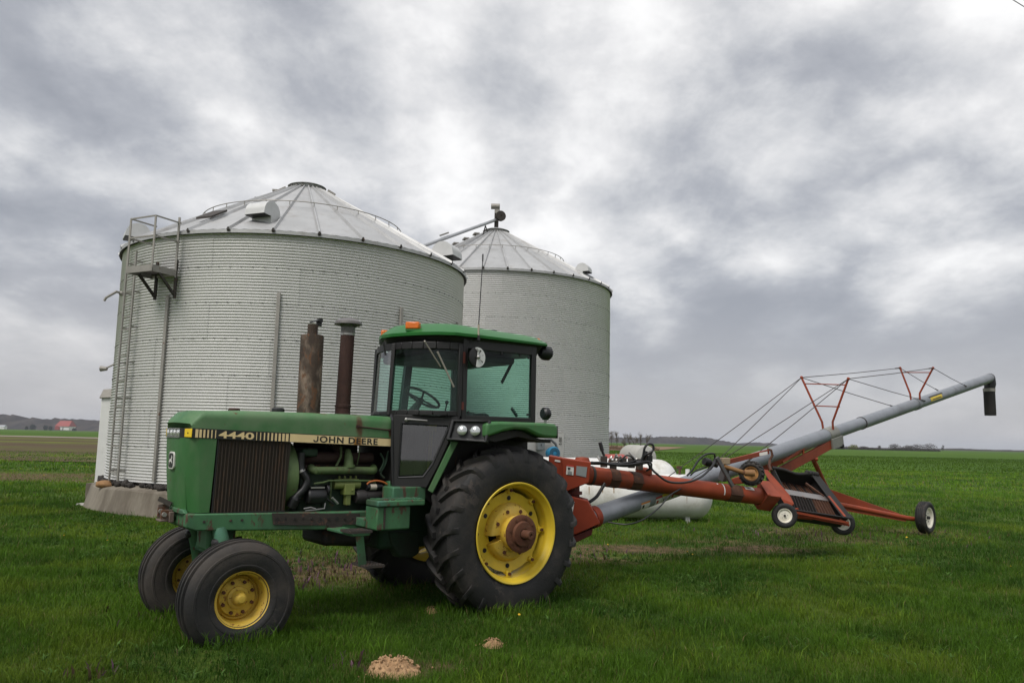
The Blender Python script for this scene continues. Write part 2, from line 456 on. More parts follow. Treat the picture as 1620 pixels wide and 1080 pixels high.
stain(HOODG, [(1.50, .40, 1.86, .075, .12, .20), (1.50, 0.2, 1.98, .16, .28, .10), (1.87, .25, 1.98, .13, .2, .08), (1.155, .40, 1.80, .03, .1, .07)], (0.085, 0.045, 0.018))
stain(CREAM, [(1.515, .40, 1.71, .10, .1, .12), (1.53, .40, 1.71, .05, .1, .12)], (0.30, 0.13, 0.015))

# ---------------------------------------------------------------- ground
BARE = []   # x, y, rx, ry, amount : worn or bare places in the lawn
def _b(px, py, rx, ry, a):
    p = gnd(px, py); BARE.append((p.x, p.y, rx, ry, a))
_b(1000, 868, 1.5, 0.7, 0.85); _b(930, 885, 1.0, 0.6, 0.7); _b(1120, 856, 1.1, 0.6, 0.6); _b(1190, 868, 1.1, 0.7, 0.8)
_b(1340, 856, 1.7, 0.8, 0.55); _b(1450, 842, 1.3, 1.0, 0.6); _b(525, 905, 1.6, 0.9, 0.85); _b(600, 905, 1.4, 1.1, 0.9)
_b(480, 885, 0.9, 1.6, 0.6); _b(740, 900, 1.4, 1.3, 0.85); _b(1040, 840, 2.2, 1.6, 0.35); _b(70, 752, 9.0, 3.0, 0.7); _b(20, 757, 6.0, 2.0, 0.7)
_b(1100, 752, 8, 2.5, 0.35); _b(700, 875, 1.8, 1.5, 0.9); _b(1270, 842, 1.6, 1.2, 0.55); _b(640, 1052, 0.5, 0.3, 0.6); _b(860, 870, 1.5, 1.4, 0.7)
MOUNDS = [(gnd(622, 1060), 0.215, 0.115), (gnd(779, 1018), 0.10, 0.06), (gnd(682, 971), 0.07, 0.05)]
C1, C2, RB = Vector((-5.76, 21.025)), Vector((-0.706, 29.658)), 4.39

def vnoise(x, y, s, seed=0):
    """cheap smooth value noise for arrays"""
    x = np.asarray(x) * s; y = np.asarray(y) * s
    xi = np.floor(x).astype(np.int64); yi = np.floor(y).astype(np.int64)
    fx = x - xi; fy = y - yi
    fx = fx * fx * (3 - 2 * fx); fy = fy * fy * (3 - 2 * fy)
    def h(a, b):
        n = (a * 374761393 + b * 668265263 + seed * 1442695041) & 0x7fffffff
        n = ((n ^ (n >> 13)) * 1274126177) & 0x7fffffff
        return ((n ^ (n >> 16)) & 0xffff) / 65535.0
    return (h(xi, yi) * (1 - fx) + h(xi + 1, yi) * fx) * (1 - fy) + (h(xi, yi + 1) * (1 - fx) + h(xi + 1, yi + 1) * fx) * fy
def fnoise(x, y, s, seed=0, o=4):
    t = 0; a = 0.5
    for i in range(o):
        t = t + a * vnoise(x, y, s * 2 ** i, seed + i * 17); a *= 0.5
    return t / 0.9375
def bare_at(x, y):
    b = np.zeros_like(x)
    n = fnoise(x, y, 1.1, 5) - 0.5
    for (bx, by, rx, ry, a) in BARE:
        d = np.sqrt(((x - bx) / rx) ** 2 + ((y - by) / ry) ** 2) + n * 0.9
        b = np.maximum(b, a * np.clip(1.35 - d, 0, 1))
    return np.clip(b, 0, 1)
WHEELS = [tuple((TM @ Vector((a, b_, 0)))[:2]) for a, b_ in ((2.71, .655), (2.71, -.655), (0, .835), (0, -.835))]
def height_at(x, y):
    rise = 0.0
    for (wx, wy) in WHEELS:
        rise = np.maximum(rise, 0.055 * np.exp(-(((x - wx) ** 2 + (y - wy) ** 2) / 0.9) ** 1.5))
    return rise + (fnoise(x, y, 0.35, 3) - 0.5) * 0.06 + (fnoise(x, y, 1.7, 9, 2) - 0.5) * 0.03

def ground_material(name, stops, s1, s2, bump=0.5, use_bare=False, streak=(1, 1, 1), soil=None, soil_at=(0.55, 0.75), brightness=1.0):
    m = bpy.data.materials.new(name); m.use_nodes = True
    g = NT(m.node_tree)
    tc = g.n('ShaderNodeTexCoord')
    p = g.vmath('MULTIPLY', tc.outputs['Object'], streak)
    a = g.noise(p, s1, 6, 0.6); b = g.noise(p, s2, 8, 0.68, w=3.0)
    v = g.math('ADD', g.math('MULTIPLY', a, 0.6), g.math('MULTIPLY', b, 0.4))
    c = g.ramp(g.smooth(v, 0.36, 0.64), stops)
    if soil:
        c = g.mix(g.smooth(g.noise(p, s1 * 0.6, 8, 0.66, w=8.0), *soil_at), c, soil)
    if use_bare:
        at_ = g.n('ShaderNodeAttribute', attribute_name='bare')
        sn = g.noise(tc.outputs['Object'], 5.0, 8, 0.7, w=5.0)
        sc_ = g.ramp(sn, [(0.3, (0.050, 0.042, 0.020)), (0.5, (0.10, 0.075, 0.038)), (0.68, (0.22, 0.15, 0.085))])
        f = g.smooth(g.math('ADD', at_.outputs['Fac'], g.math('MULTIPLY', g.math('SUBTRACT', sn, 0.5), 0.8)), 0.3, 0.7)
        c = g.mix(f, c, sc_)
    bs = g.n('ShaderNodeBsdfPrincipled'); g.put(bs.inputs['Base Color'], c); bs.inputs['Roughness'].default_value = 0.95
    bs.inputs['Specular IOR Level'].default_value = 0.1
    bn = g.n('ShaderNodeBump'); bn.inputs['Strength'].default_value = bump; bn.inputs['Distance'].default_value = 0.08
    g.link(b, bn.inputs['Height']); g.link(bn.outputs[0], bs.inputs['Normal'])
    out = g.n('ShaderNodeOutputMaterial'); g.link(bs.outputs[0], out.inputs[0])
    return m

def sheet(name, pts, z, material):
    b = MB(); b.add([(x, y, z) for x, y in pts], [tuple(range(len(pts)))])
    o = b.build(name, material, fix=False)
    if o.data.polygons[0].normal.z < 0: o.data.flip_normals()
    return tag(o, kind='structure')

GM_FAR = ground_material('far_ground_grass', [(0.0, (0.030, 0.060, 0.010)), (0.5, (0.045, 0.085, 0.014)), (1.0, (0.075, 0.105, 0.022))], 0.02, 0.3)
GM_LAWN = ground_material('lawn_turf', [(0.0, (0.030, 0.060, 0.008)), (0.5, (0.048, 0.090, 0.011)), (0.8, (0.075, 0.11, 0.018)), (1.0, (0.10, 0.11, 0.03))], 0.45, 7.0, 1.0, use_bare=True)
GM_WHEAT = ground_material('wheat_green', [(0.0, (0.036, 0.080, 0.005)), (0.5, (0.050, 0.105, 0.006)), (1.0, (0.072, 0.128, 0.010))], 0.03, 0.55, 1.0, streak=(0.5, 1.6, 1))
GM_STUB = ground_material('fallow_field', [(0.0, (0.066, 0.046, 0.028)), (0.45, (0.092, 0.066, 0.038)), (0.62, (0.080, 0.088, 0.020)), (0.8, (0.12, 0.14, 0.022)), (1.0, (0.17, 0.18, 0.03))], 0.05, 0.6, 0.8, streak=(0.22, 0.75, 1))
GM_TRACK = ground_material('stony_track', [(0.0, (0.11, 0.08, 0.045)), (0.5, (0.17, 0.125, 0.075)), (1.0, (0.24, 0.19, 0.12))], 0.4, 3.5, 1.0, soil=(0.08, 0.10, 0.025), streak=(0.5, 1.5, 1))
GM_ROAD = ground_material('pale_road', [(0.0, (0.25, 0.20, 0.17)), (1.0, (0.34, 0.29, 0.25))], 0.05, 0.8)
GM_DRY = ground_material('dry_brown_field', [(0.0, (0.13, 0.085, 0.055)), (0.5, (0.19, 0.125, 0.08)), (1.0, (0.25, 0.17, 0.11))], 0.03, 0.4, streak=(0.3, 1, 1))

sheet('ground', [(-5000, -400), (5000, -400), (5000, 7000), (-5000, 7000)], -0.30, GM_FAR)
def grid(name, xs, ys, zf, material, attr=None):
    X, Y = np.meshgrid(xs, ys); nx, ny = len(xs), len(ys)
    Z = zf(X, Y)
    me = bpy.data.meshes.new(name)
    idx = np.arange(nx * ny).reshape(ny, nx)
    q = np.stack([idx[:-1, :-1], idx[:-1, 1:], idx[1:, 1:], idx[1:, :-1]], -1).reshape(-1, 4)
    me.vertices.add(nx * ny); me.vertices.foreach_set('co', np.stack([X, Y, Z], -1).astype(np.float32).ravel())
    me.loops.add(q.size); me.loops.foreach_set('vertex_index', q.ravel().astype(np.int32))
    me.polygons.add(len(q)); me.polygons.foreach_set('loop_start', np.arange(0, q.size, 4, dtype=np.int32))
    me.polygons.foreach_set('use_smooth', np.ones(len(q), bool))
    me.update(calc_edges=True)
    if attr is not None:
        at_ = me.attributes.new('bare', 'FLOAT', 'POINT'); at_.data.foreach_set('value', attr(X, Y).astype(np.float32).ravel())
    me.materials.append(material)
    return link(name, me)
LX = np.concatenate([np.arange(-70, -22, 1.5), np.arange(-22, 22, 0.2), np.arange(22, 95, 1.5)])
LY = np.concatenate([np.arange(-12, 3, 1.5), np.arange(3, 30, 0.2), np.arange(30, 63, 1.0)])
def lawn_h(x, y):
    edge = np.clip((y - 56) / 6, 0, 1)
    return height_at(x, y) * (1 - edge)
lawn = tag(grid('lawn', LX, LY, lawn_h, GM_LAWN, bare_at), kind='structure')
# the fields beyond the yard, each a rising or level sheet of its own
def field(name, x0, x1, y0, y1, material, z0=0.01, rough=0.12, step=None, seed=4):
    xs = np.linspace(x0, x1, 70); ys = np.geomspace(y0, y1, 70)
    o = grid(name, xs, ys, lambda X, Y: z0 + (fnoise(X, Y, 0.06, seed) - 0.5) * rough, material)
    return tag(o, kind='structure')
field('wheat_field', 9.5, 900, 61, 900, GM_WHEAT, 0.05, 0.10)
sheet('dry_field', [(12, 150), (27, 158), (34, 178), (74, 330), (20, 330)], 0.16, GM_DRY)
field('fallow_field', -260, 9.0, 43.5, 168, GM_STUB, 0.05, 0.06)
field('road', -700, -40, 168.2, 190, GM_ROAD, 0.10, 0.02)
field('pasture', -1800, -30, 190.5, 1500, GM_WHEAT, 0.12, 0.06)

# far wooded hills
def hill_mat(name, c1, c2):
    m = bpy.data.materials.new(name); m.use_nodes = True
    g = NT(m.node_tree); tc = g.n('ShaderNodeTexCoord')
    n = g.noise(g.vmath('MULTIPLY', tc.outputs['Object'], (1, 0.4, 1.6)), 0.035, 8, 0.7)
    c = g.mix(g.smooth(n, 0.38, 0.62), c1, c2)
    b = g.n('ShaderNodeBsdfPrincipled'); g.put(b.inputs['Base Color'], c); b.inputs['Roughness'].default_value = 1.0
    b.inputs['Specular IOR Level'].default_value = 0.0
    out = g.n('ShaderNodeOutputMaterial'); g.link(b.outputs[0], out.inputs[0]); return m
HILLM = hill_mat('bare_woods', (0.030, 0.029, 0.031), (0.066, 0.058, 0.053))
def hill(prof, Y, base_px, jag, seed, depth=260):
    """a wooded rise: photograph outline (px, py) at distance Y, with real depth and a tree-top edge"""
    pts = []
    N = 260
    x0, x1 = prof[0][0], prof[-1][0]
    rnd = random.Random(seed)
    cols = []
    for i in range(N + 1):
        px = x0 + (x1 - x0) * i / N
        py = np.interp(px, [p[0] for p in prof], [p[1] for p in prof])
        top = at(px, py, Y)
        h = max(0.5, top.z + 0.0) + jag * (rnd.random() - 0.35) * (0.5 + 0.5 * rnd.random())
        cols.append((top.x, h))
    X = [[], [], [], []]
    for (x, h) in cols:
        X[0].append((x, Y - depth * 0.35, -0.5)); X[1].append((x, Y - depth * 0.10, h * 0.62 + jag * (rnd.random() - .5) * 0.5))
        X[2].append((x, Y, h)); X[3].append((x, Y + depth, -0.5))
    b = MB(); b.loft(X, closed=False, cap=False)
    return tag(b.build('hill', HILLM, ang=None), kind='structure')
hill([(-400, 648), (-200, 652), (-60, 650), (0, 657), (20, 656), (40, 661), (75, 663), (100, 662), (130, 664), (160, 665), (200, 666), (300, 670), (420, 676), (620, 684)], 1500, 680, 4.5, 3)
hill([(700, 690), (850, 688), (960, 692), (1010, 693), (1040, 691.2), (1070, 690.5), (1100, 691.5), (1130, 694), (1150, 698.5), (1170, 701.5), (1190, 700.5), (1215, 701.0), (1240, 704.5), (1270, 707), (1330, 708)], 1750, 705, 4.0, 5)
hill([(1270, 707.5), (1330, 707.8), (1380, 708.8), (1480, 710.0), (1500, 710.4), (1530, 710.2), (1560, 711.6), (1620, 713.0), (1800, 716), (2100, 722)], 1300, 710, 2.5, 8)

# ---------------------------------------------------------------- grain bins
RING_H = 0.78
def wall_sheet_mesh(sect):
    waves, per, cols = 12, 10, 7
    da = 2 * math.pi / sect
    vs = []; fs = []
    rows = waves * per
    for i in range(rows + 1):
        z = RING_H * i / rows
        ph = 2 * math.pi * i / per; wv = 0.0155 * math.sin(ph - 0.30 * math.sin(ph))
        for k in range(cols + 1):
            a = (da + 0.012) * k / cols
            r = RB + wv + 0.004 * k / cols
            vs.append((r * math.cos(a), r * math.sin(a), z))
    for i in range(rows):
        for k in range(cols):
            a = i * (cols + 1) + k
            fs.append((a, a + 1, a + cols + 2, a + cols + 1))
    b = MB(); b.add(vs, fs)
    return b.mesh('wall_sheet', GALV, ang=None, fix=False)
SECT = 10
SHEET_ME = wall_sheet_mesh(SECT)
BOLT = DARKST
def polar(c, r, deg, z):
    return Vector((r * math.cos(R(deg)), r * math.sin(R(deg)), z))

def grain_bin(c, z0, rings, panels, apex_z, apex_r, label, seam0, roof_a0):
    t = empty('grain_bin', (c.x, c.y, 0))
    tag(t, label, 'grain bin', 'corrugated steel grain bins behind the tractor')
    for k in range(rings):
        for j in range(SECT):
            o = link('wall_sheet', SHEET_ME, t, (0, 0, z0 + RING_H * k), (0, 0, R(seam0 + 36 * j + (18 if k % 2 else 0) + (7 if k % 3 == 2 else 0))))
    ze = z0 + RING_H * rings
    # bolts of the sheet joints
    b = MB()
    for k in range(1, rings):
        for q in range(0, 110):
            a = q * 360 / 110
            p = polar(c, RB + 0.006, a, z0 + RING_H * k)
            b.box(p, (0.03, 0.014, 0.014), Matrix.Rotation(R(a), 3, 'Z'))
    for k in range(rings):
        for j in range(SECT):
            a = seam0 + 36 * j + (18 if k % 2 else 0) + (7 if k % 3 == 2 else 0)
            for q in range(12):
                for da in (0.4,):
                    b.box(polar(c, RB + 0.012, a + da, z0 + RING_H * (k + (q + 0.25) / 12)), (0.010, 0.008, 0.010))
    tag(b.build('sheet_bolts', BOLT, t, fix=False, ang=None), kind='stuff')
    # roof panels
    dA = 2 * math.pi / panels
    Re = RB + 0.09
    zr = ze + 0.03
    def rp(r): return zr + (apex_z - zr) * (Re - r) / (Re - apex_r)
    vs = []; fs = []
    K = 6
    rr = [Re + 0.0, Re * 0.68 + apex_r * 0.32, Re * 0.34 + apex_r * 0.66, apex_r]
    b = MB()
    # flat pan with shallow pleats
    ncol = 9
    vs = []
    for r in rr:
        for q in range(ncol):
            a = dA * q / (ncol - 1)
            pl_ = 0.007 if (q % 2) else 0.0
            vs.append((r * math.cos(a), r * math.sin(a), rp(r) + pl_ * (r / Re)))
    fs = [(i * ncol + q, i * ncol + q + 1, (i + 1) * ncol + q + 1, (i + 1) * ncol + q) for i in range(len(rr) - 1) for q in range(ncol - 1)]
    b.add(vs, fs)
    # turned-down eave edge
    b.add([(Re * math.cos(dA * q / 4), Re * math.sin(dA * q / 4), rp(Re) - dz) for dz in (0.0, 0.075) for q in range(5)],
          [(q, q + 1, q + 6, q + 5) for q in range(4)])
    # standing rib on the first edge
    a0 = 0.0
    ribs = []
    for r, w, h in ((Re + 0.03, 0.042, 0.065), (Re * 0.5 + apex_r * 0.5, 0.045, 0.075), (apex_r, 0.028, 0.055)):
        da = w / r
        ribs.append([(r * math.cos(a0 - da), r * math.sin(a0 - da), rp(r) + 0.002), (r * math.cos(a0 - da * .35), r * math.sin(a0 - da * .35), rp(r) + h),
                     (r * math.cos(a0 + da * .35), r * math.sin(a0 + da * .35), rp(r) + h), (r * math.cos(a0 + da), r * math.sin(a0 + da), rp(r) + 0.002)])
    b.loft(ribs, closed=False, cap=False)
    b.cur = 1
    b.add(ribs[0], [(0, 1, 2, 3)])
    # dark notch below each rib end
    r_, da_ = Re + 0.012, 0.030 / Re
    b.add([(r_ * math.cos(-da_), r_ * math.sin(-da_), rp(Re) - 0.05), (r_ * math.cos(da_), r_ * math.sin(da_), rp(Re) - 0.05), (r_ * math.cos(da_), r_ * math.sin(da_), rp(Re) + .01), (r_ * math.cos(-da_), r_ * math.sin(-da_), rp(Re) + .01)], [(0, 1, 2, 3)])
    me = b.mesh('roof_panel', [GALVR, DARKST], fix=False, ang=30)
    for j in range(panels):
        link('roof_panel', me, t, (0, 0, 0), (0, 0, R(roof_a0) + dA * j))
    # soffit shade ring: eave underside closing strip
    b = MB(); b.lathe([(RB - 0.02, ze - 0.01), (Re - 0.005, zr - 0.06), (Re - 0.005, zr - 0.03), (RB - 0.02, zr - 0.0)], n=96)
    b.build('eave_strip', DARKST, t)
    # cap
    b = MB(); b.lathe([(apex_r + 0.02, apex_z - 0.03), (apex_r + 0.03, apex_z + 0.07), (apex_r + 0.10, apex_z + 0.08), (apex_r * 0.8, apex_z + 0.16), (0.0, apex_z + 0.24)], n=32)
    b.build('roof_cap', GALVR, t)
    b = MB()
    for k in range(16):
        a = k * 22.5
        b.box(polar(c, apex_r + 0.035, a, apex_z + 0.03), (0.05, 0.05, 0.05))
    b.build('cap_brackets', GALVD, t)
    # safety ring with its short posts
    r = RB * 0.60
    b = MB(); pts = [polar(c, r, a * 5, rp(r) + 0.17) for a in range(73)]
    b.tube(pts, 0.012, 6)
    for j in range(panels):
        a = roof_a0 + math.degrees(dA) * j
        b.cyl(polar(c, r, a, rp(r)), polar(c, r, a, rp(r) + 0.18), 0.011, n=5)
    b.build('safety_ring', GALVD, t)
    return t, ze, rp, Re

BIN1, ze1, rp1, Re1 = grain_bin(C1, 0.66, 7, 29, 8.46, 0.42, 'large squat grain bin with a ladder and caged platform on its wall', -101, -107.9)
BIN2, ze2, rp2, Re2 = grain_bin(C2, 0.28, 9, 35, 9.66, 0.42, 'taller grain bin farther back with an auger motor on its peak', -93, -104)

def vent(t, c, r, deg, zf, face_deg, size, label=None):
    """gooseneck roof vent: a neck, a half-round hood and a dark downward mouth"""
    p = polar(c, r, deg, zf(r))
    f = Vector((math.cos(R(face_deg)), math.sin(R(face_deg)), 0)); sdv = Vector((-f.y, f.x, 0)); up = Vector((0, 0, 1))
    s = size
    n = 18
    prof = [(-0.36, -0.30)] + [(0.06 - 0.42 * math.cos(math.pi * i / n), 0.22 + 0.42 * math.sin(math.pi * i / n)) for i in range(n + 1)]
    prof += [(0.50, 0.12), (0.12, 0.10), (0.12, -0.30)]
    w = 0.42
    b = MB()
    poly = [p + f * (x * s) + up * (z * s) - sdv * (w * s) for x, z in prof]
    b.prism(poly, sdv * (2 * w * s))
    v = b.build('roof_vent', VENTM, t, ang=40)
    b = MB()
    q = p + f * (0.30 * s) + up * (0.112 * s)
    b.box((0, 0, 0), (0.36 * s, 0.80 * s, 0.012), Matrix((f, sdv, up)).transposed())
    b.v = [tuple(Vector(x) + q + up * (-0.012)) for x in b.v]
    b.build('vent_mouth', BLACK, v)
    return v
vent(BIN1, C1, 3.80, -88.5, rp1, -112, 0.64)
vent(BIN1, C1, 4.10, -148, rp1, -148, 0.66)
vent(BIN1, C1, 3.95, -7, rp1, -20, 0.74)
vent(BIN2, C2, 4.0, -38, rp2, -22, 0.56)

def strip_up(t, c, deg, z0, z1, w=0.075, d=0.05, mat_=GALVD):
    b = MB()
    m = Matrix.Rotation(R(deg), 3, 'Z')
    b.box(polar(c, RB + 0.012 + d / 2, deg, (z0 + z1) / 2), (d, w, z1 - z0), m)
    return b.build('wall_stiffener', mat_, t, bevel=0.006)
strip_up(BIN1, C1, -80.7, 0.70, 4.79)
strip_up(BIN1, C1, -114.2, 0.70, 4.74)
strip_up(BIN1, C1, -44, 3.6, 4.75)
strip_up(BIN1, C1, -12, 0.70, 4.75)

# ladder on the big bin
b = MB(); aL, aR = -134.0, -128.4
RL = RB + 0.15
for a in (aL, aR):
    m = Matrix.Rotation(R(a), 3, 'Z')
    b.box(polar(C1, RL, a, 3.25), (0.03, 0.055, 5.15), m)
    for z in (0.9, 1.7, 2.5, 3.3, 4.1, 4.9, 5.6):
        b.beam(polar(C1, RB, a, z), polar(C1, RL, a, z), 0.03, 0.03)
lad = b.build('ladder', GALVD, BIN1)
for i in range(17):
    z = 0.85 + i * 0.29
    b = MB(); b.cyl(polar(C1, RL, aL, z), polar(C1, RL, aR, z), 0.014, n=8)
    b.build('rung', GALVD, lad)
# caged platform
pz = 5.20
aP0, aP1 = -120.0, -111.4
mP = (aP0 + aP1) / 2
er = Vector((math.cos(R(mP)), math.sin(R(mP)), 0)); et = Vector((-er.y, er.x, 0))
base = er * (RB + 0.06)
D, Wd = 0.66, 0.38
def pp(u, v, z): return base + er * u + et * v + Vector((0, 0, z))
b = MB()
for v0 in (-Wd, Wd): b.beam(pp(0, v0, pz), pp(D, v0, pz), 0.03, 0.14)
b.beam(pp(D, -Wd - 0.015, pz), pp(D, Wd + 0.015, pz), 0.03, 0.14); b.beam(pp(0.02, -Wd, pz), pp(0.02, Wd, pz), 0.03, 0.12)
plat = b.build('platform', GALVD, BIN1)
b = MB()
for i in range(9): b.beam(pp(0.05 + i * 0.068, -Wd + .02, pz + 0.03), pp(0.05 + i * 0.068, Wd - .02, pz + 0.03), 0.04, 0.02)
b.build('platform_deck', DARKST, plat)
b = MB()
RT = 1.13
for v0 in (-Wd, Wd):
    b.beam(pp(D, v0, pz), pp(D, v0, pz + RT), 0.034, 0.034)
    b.beam(pp(D, v0, pz + RT), pp(0.0, v0, pz + RT), 0.028, 0.028); b.beam(pp(D, v0, pz + RT * .62), pp(0.0, v0, pz + RT * .62), 0.03, 0.03)
b.beam(pp(D, -Wd, pz + RT), pp(D, Wd, pz + RT), 0.028, 0.028); b.beam(pp(D, -Wd, pz + RT * .62), pp(D, Wd, pz + RT * .62), 0.03, 0.03)
b.beam(pp(0.05, Wd, pz - .1), pp(0.05, Wd, pz + RT + .12), 0.04, 0.04)
b.build('guard_rail', GALVD, plat)
for v0 in (-Wd * 0.62, Wd * 0.97):
    b = MB(); b.beam(pp(D * 0.72, v0, pz - 0.06), pp(0.03, v0, pz - 0.48), 0.05, 0.05); b.build('brace', DARKST, plat)
    b = MB(); b.beam(pp(0.02, v0, pz - 0.55), pp(0.02, v0, pz + 0.30), 0.06, 0.05); b.build('brace_rail', DARKST, plat)
# roof hatch, roof ladder steps
b = MB(); hp = [polar(C1, 3.35 + dx, -110 + da, rp1(3.35 + dx) + 0.10) for dx, da in ((0, -4), (0, 3.5), (0.5, 3), (0.5, -3.5))]
b.prism(hp, (0, 0, 0.05)); b.build('roof_hatch', DARKST, BIN1)
for (t, c, rp_, a0, rr) in ((BIN1, C1, rp1, -170, (0.8, 1.25, 1.7, 2.15, 2.6, 3.05, 3.5)), (BIN2, C2, rp2, -163, (0.8, 1.2, 1.6, 2.0, 2.4, 2.8, 3.2))):
    for r in rr:
        b = MB(); m = Matrix.Rotation(R(a0), 3, 'Z')
        b.box(polar(c, r, a0, rp_(r) + 0.12), (0.20, 0.35, 0.05), m); b.box(polar(c, r, a0, rp_(r) + 0.06), (0.03, 0.30, 0.14), m)
        b.build('roof_step', GALVD, t)
b = MB()
for a in (55, -170, 10):
    b.beam(polar(C1, 0.55, a, rp1(0.55) + .1), polar(C1, 0.75, a, rp1(0.75) + .1), 0.06, 0.12)
b.build('cap_cleats', GALVD, BIN1)
# wall light on a short arm, at the left side of the big bin
b = MB(); p = polar(C1, RB, -148, 3.35)
q = at(166, 583, C1.y + p.y) - Vector((C1.x, C1.y, 0))
b.cyl(p, q, 0.02, n=8); b.cyl(q + Vector((0.05, 0, 0)), q + Vector((-0.10, 0, 0.0)), 0.045, 0.07, n=12)
b.build('wall_lamp', GALVD, BIN1)
b = MB(); p = polar(C1, RB + .1, -139, 4.95); b.tube([p, p + Vector((-.06, -.12, 0.02)), p + Vector((-.30, -.10, -.12)), p + Vector((-.34, -.1, -.2))], 0.03, 8)
b.sphere(p, 0.06); b.build('conduit_fitting', GALVD, BIN1)
# concrete footing (battered ring) and the crumbled dark joint under the wall
b = MB(); b.lathe([(RB - 0.3, 0.64), (RB + 0.22, 0.52), (RB + 0.26, 0.49), (RB + 0.43, -0.15)], n=72)
b.v = [(x * (1 + 0.004 * math.sin(7 * math.atan2(y, x) * 3)), y, z + 0.012 * math.sin(11 * math.atan2(y, x))) for x, y, z in b.v]
b.build('concrete_footing', CONC, BIN1)
b = MB()
rr_ = random.Random(3)
for q in range(260):
    a = rr_.uniform(-190, -10); r = RB + rr_.uniform(0.0, 0.12); s = rr_.uniform(0.03, 0.085)
    b.box(polar(C1, r, a, 0.60 + rr_.uniform(-.02, .03)), (s * 1.6, s * 1.5, s), Matrix.Rotation(rr_.uniform(0, 3), 3, (rr_.random(), rr_.random(), 1)))
tag(b.build('crumbled_tar', mat('tar_joint', (0.035, 0.030, 0.026), 0.9, bump=0.4), BIN1, ang=None), kind='stuff')
b = MB(); b.lathe([(RB - 0.3, 0.45), (RB + 0.25, 0.30), (RB + 0.40, -0.15)], n=72); b.build('concrete_footing', CONC, BIN2)

# steel door panel, switch box and conduit on the far bin's wall
b = MB()
vs = []
for z in (0.45, 2.02):
    for k in range(9): vs.append(polar(C2, RB + 0.035, -80 + 24.2 * k / 8, z))
for z in (0.45, 2.02):
    for k in range(9): vs.append(polar(C2, RB + 0.005, -80 + 24.2 * k / 8, z))
fs = [(k, k + 1, k + 10, k + 9) for k in range(8)] + [(18 + k + 1, 18 + k, 18 + k + 9, 18 + k + 10) for k in range(8)] + [(8, 26, 35, 17), (9, 10, 28, 27)] + [(9 + k, 10 + k, 28 + k, 27 + k) for k in range(1, 8)]
b.add(vs, fs)
pan = b.build('wall_door', mat('door_steel', (0.58, 0.57, 0.54), 0.5, metal=0.3, var=0.15, dirt=0.3, dirt_col=(0.45, 0.42, 0.38)), BIN2)
b = MB()
for i, a in enumerate((-58.2, -57.4)):
    for z in (1.86, 1.80, 1.74, 1.66):
        b.box(polar(C2, RB + 0.045, a, z), (0.03, 0.03, 0.03))
b.build('door_bolts', DARKST, pan)
b = MB(); b.box(polar(C2, RB + 0.12, -68.0, 1.62), (0.16, 0.26, 0.34), Matrix.Rotation(R(-68), 3, 'Z')); sw = b.build('switch_box', GREYLAB, BIN2, bevel=0.01)
b = MB(); b.box(polar(C2, RB + 0.205, -68.0, 1.62), (0.02, 0.05, 0.05)); b.build('knob', PLAST, sw)
b = MB(); b.tube([polar(C2, RB + 0.15, -66, 1.77), polar(C2, RB + 0.17, -63.5, 1.79), polar(C2, RB + 0.2, -61.5, 1.66), polar(C2, RB + 0.2, -60.3, 1.42), polar(C2, RB + 0.2, -60, 1.05), polar(C2, RB + .2, -60, .6)], 0.04, 10)
b.build('conduit', mat('conduit_grey', (0.16, 0.165, 0.17), 0.5, metal=0.3), BIN2)

# blue motor in front of the far bin
mt = empty('electric_motor', polar(C2, RB + 0.62, -65.5, 0) + Vector((C2.x, C2.y, 0)))
tag(mt, 'blue electric motor on a steel stand at the foot of the far bin', 'motor')
b = MB(); b.lathe([(0.0, -0.20), (0.12, -0.20), (0.20, -0.14), (0.21, 0.10), (0.17, 0.16), (0.0, 0.18)], (0, 0, 1.36), (0.3, -1, 0.1), n=20); b.build('motor_body', BLUEM, mt)
b = MB()
for k in range(10):
    a = k * 36; b.box((0, 0, 0), (0.018, 0.26, 0.03)); 
b = MB(); b.lathe([(0.075, 0.0), (0.165, 0.0), (0.165, 0.02), (0.075, 0.02)], Vector((0, 0, 1.36)) + Vector((0.3, -1, 0.1)).normalized() * 0.175, (0.3, -1, 0.1), n=20); b.build('fan_guard', mat('dark_blue_guard', (0.01, 0.09, 0.16), 0.5), mt)
b = MB(); b.box((0, 0, 0.6), (0.42, 0.4, 1.1)); b.build('stand', GALVD, mt, bevel=0.01)

# conveyor between the two bin roofs
p0 = polar(C1, 0.25, 20, 8.62) + Vector((C1.x, C1.y, 0)); p1 = Vector((C2.x, C2.y, 0)) + Vector((0, 0, 10.22))
p0 = at(640, 400, 25.0)
cv = empty('grain_conveyor', (C2.x, C2.y, 9.6)); 
tag(cv, 'slim grey tube conveyor running from the near bin to the far bin peak', 'conveyor')
def rel(o, p): return Vector(p) - o.location
b = MB(); b.tube([rel(cv, p0), rel(cv, p1 + (p1 - p0).normalized() * -0.1)], 0.062, 14); b.build('conveyor_tube', mat('conveyor_grey', (0.42, 0.43, 0.44), 0.45, metal=0.5), cv)
def along(k): return p0.lerp(p1, k)
b = MB()
for k, dz in ((0.36, -0.55), (0.86, -0.6)):
    q = along(k)
    for s_ in (-0.14, 0.14): b.beam(rel(cv, q + Vector((0, 0, -0.08))), rel(cv, q + Vector((s_ + .05, s_, dz))), 0.03, 0.03)
b.build('conveyor_legs', DARKST, cv)
b = MB(); q0, q1 = along(0.345) + Vector((0, 0, .16)), along(0.43) + Vector((0, 0, .16)); b.beam(rel(cv, q0), rel(cv, q1), 0.06, 0.05); b.build('inspection_cover', GALVD, cv)
mo = empty('motor_head', (C2.x, C2.y, 9.75), 0); mo.parent = None
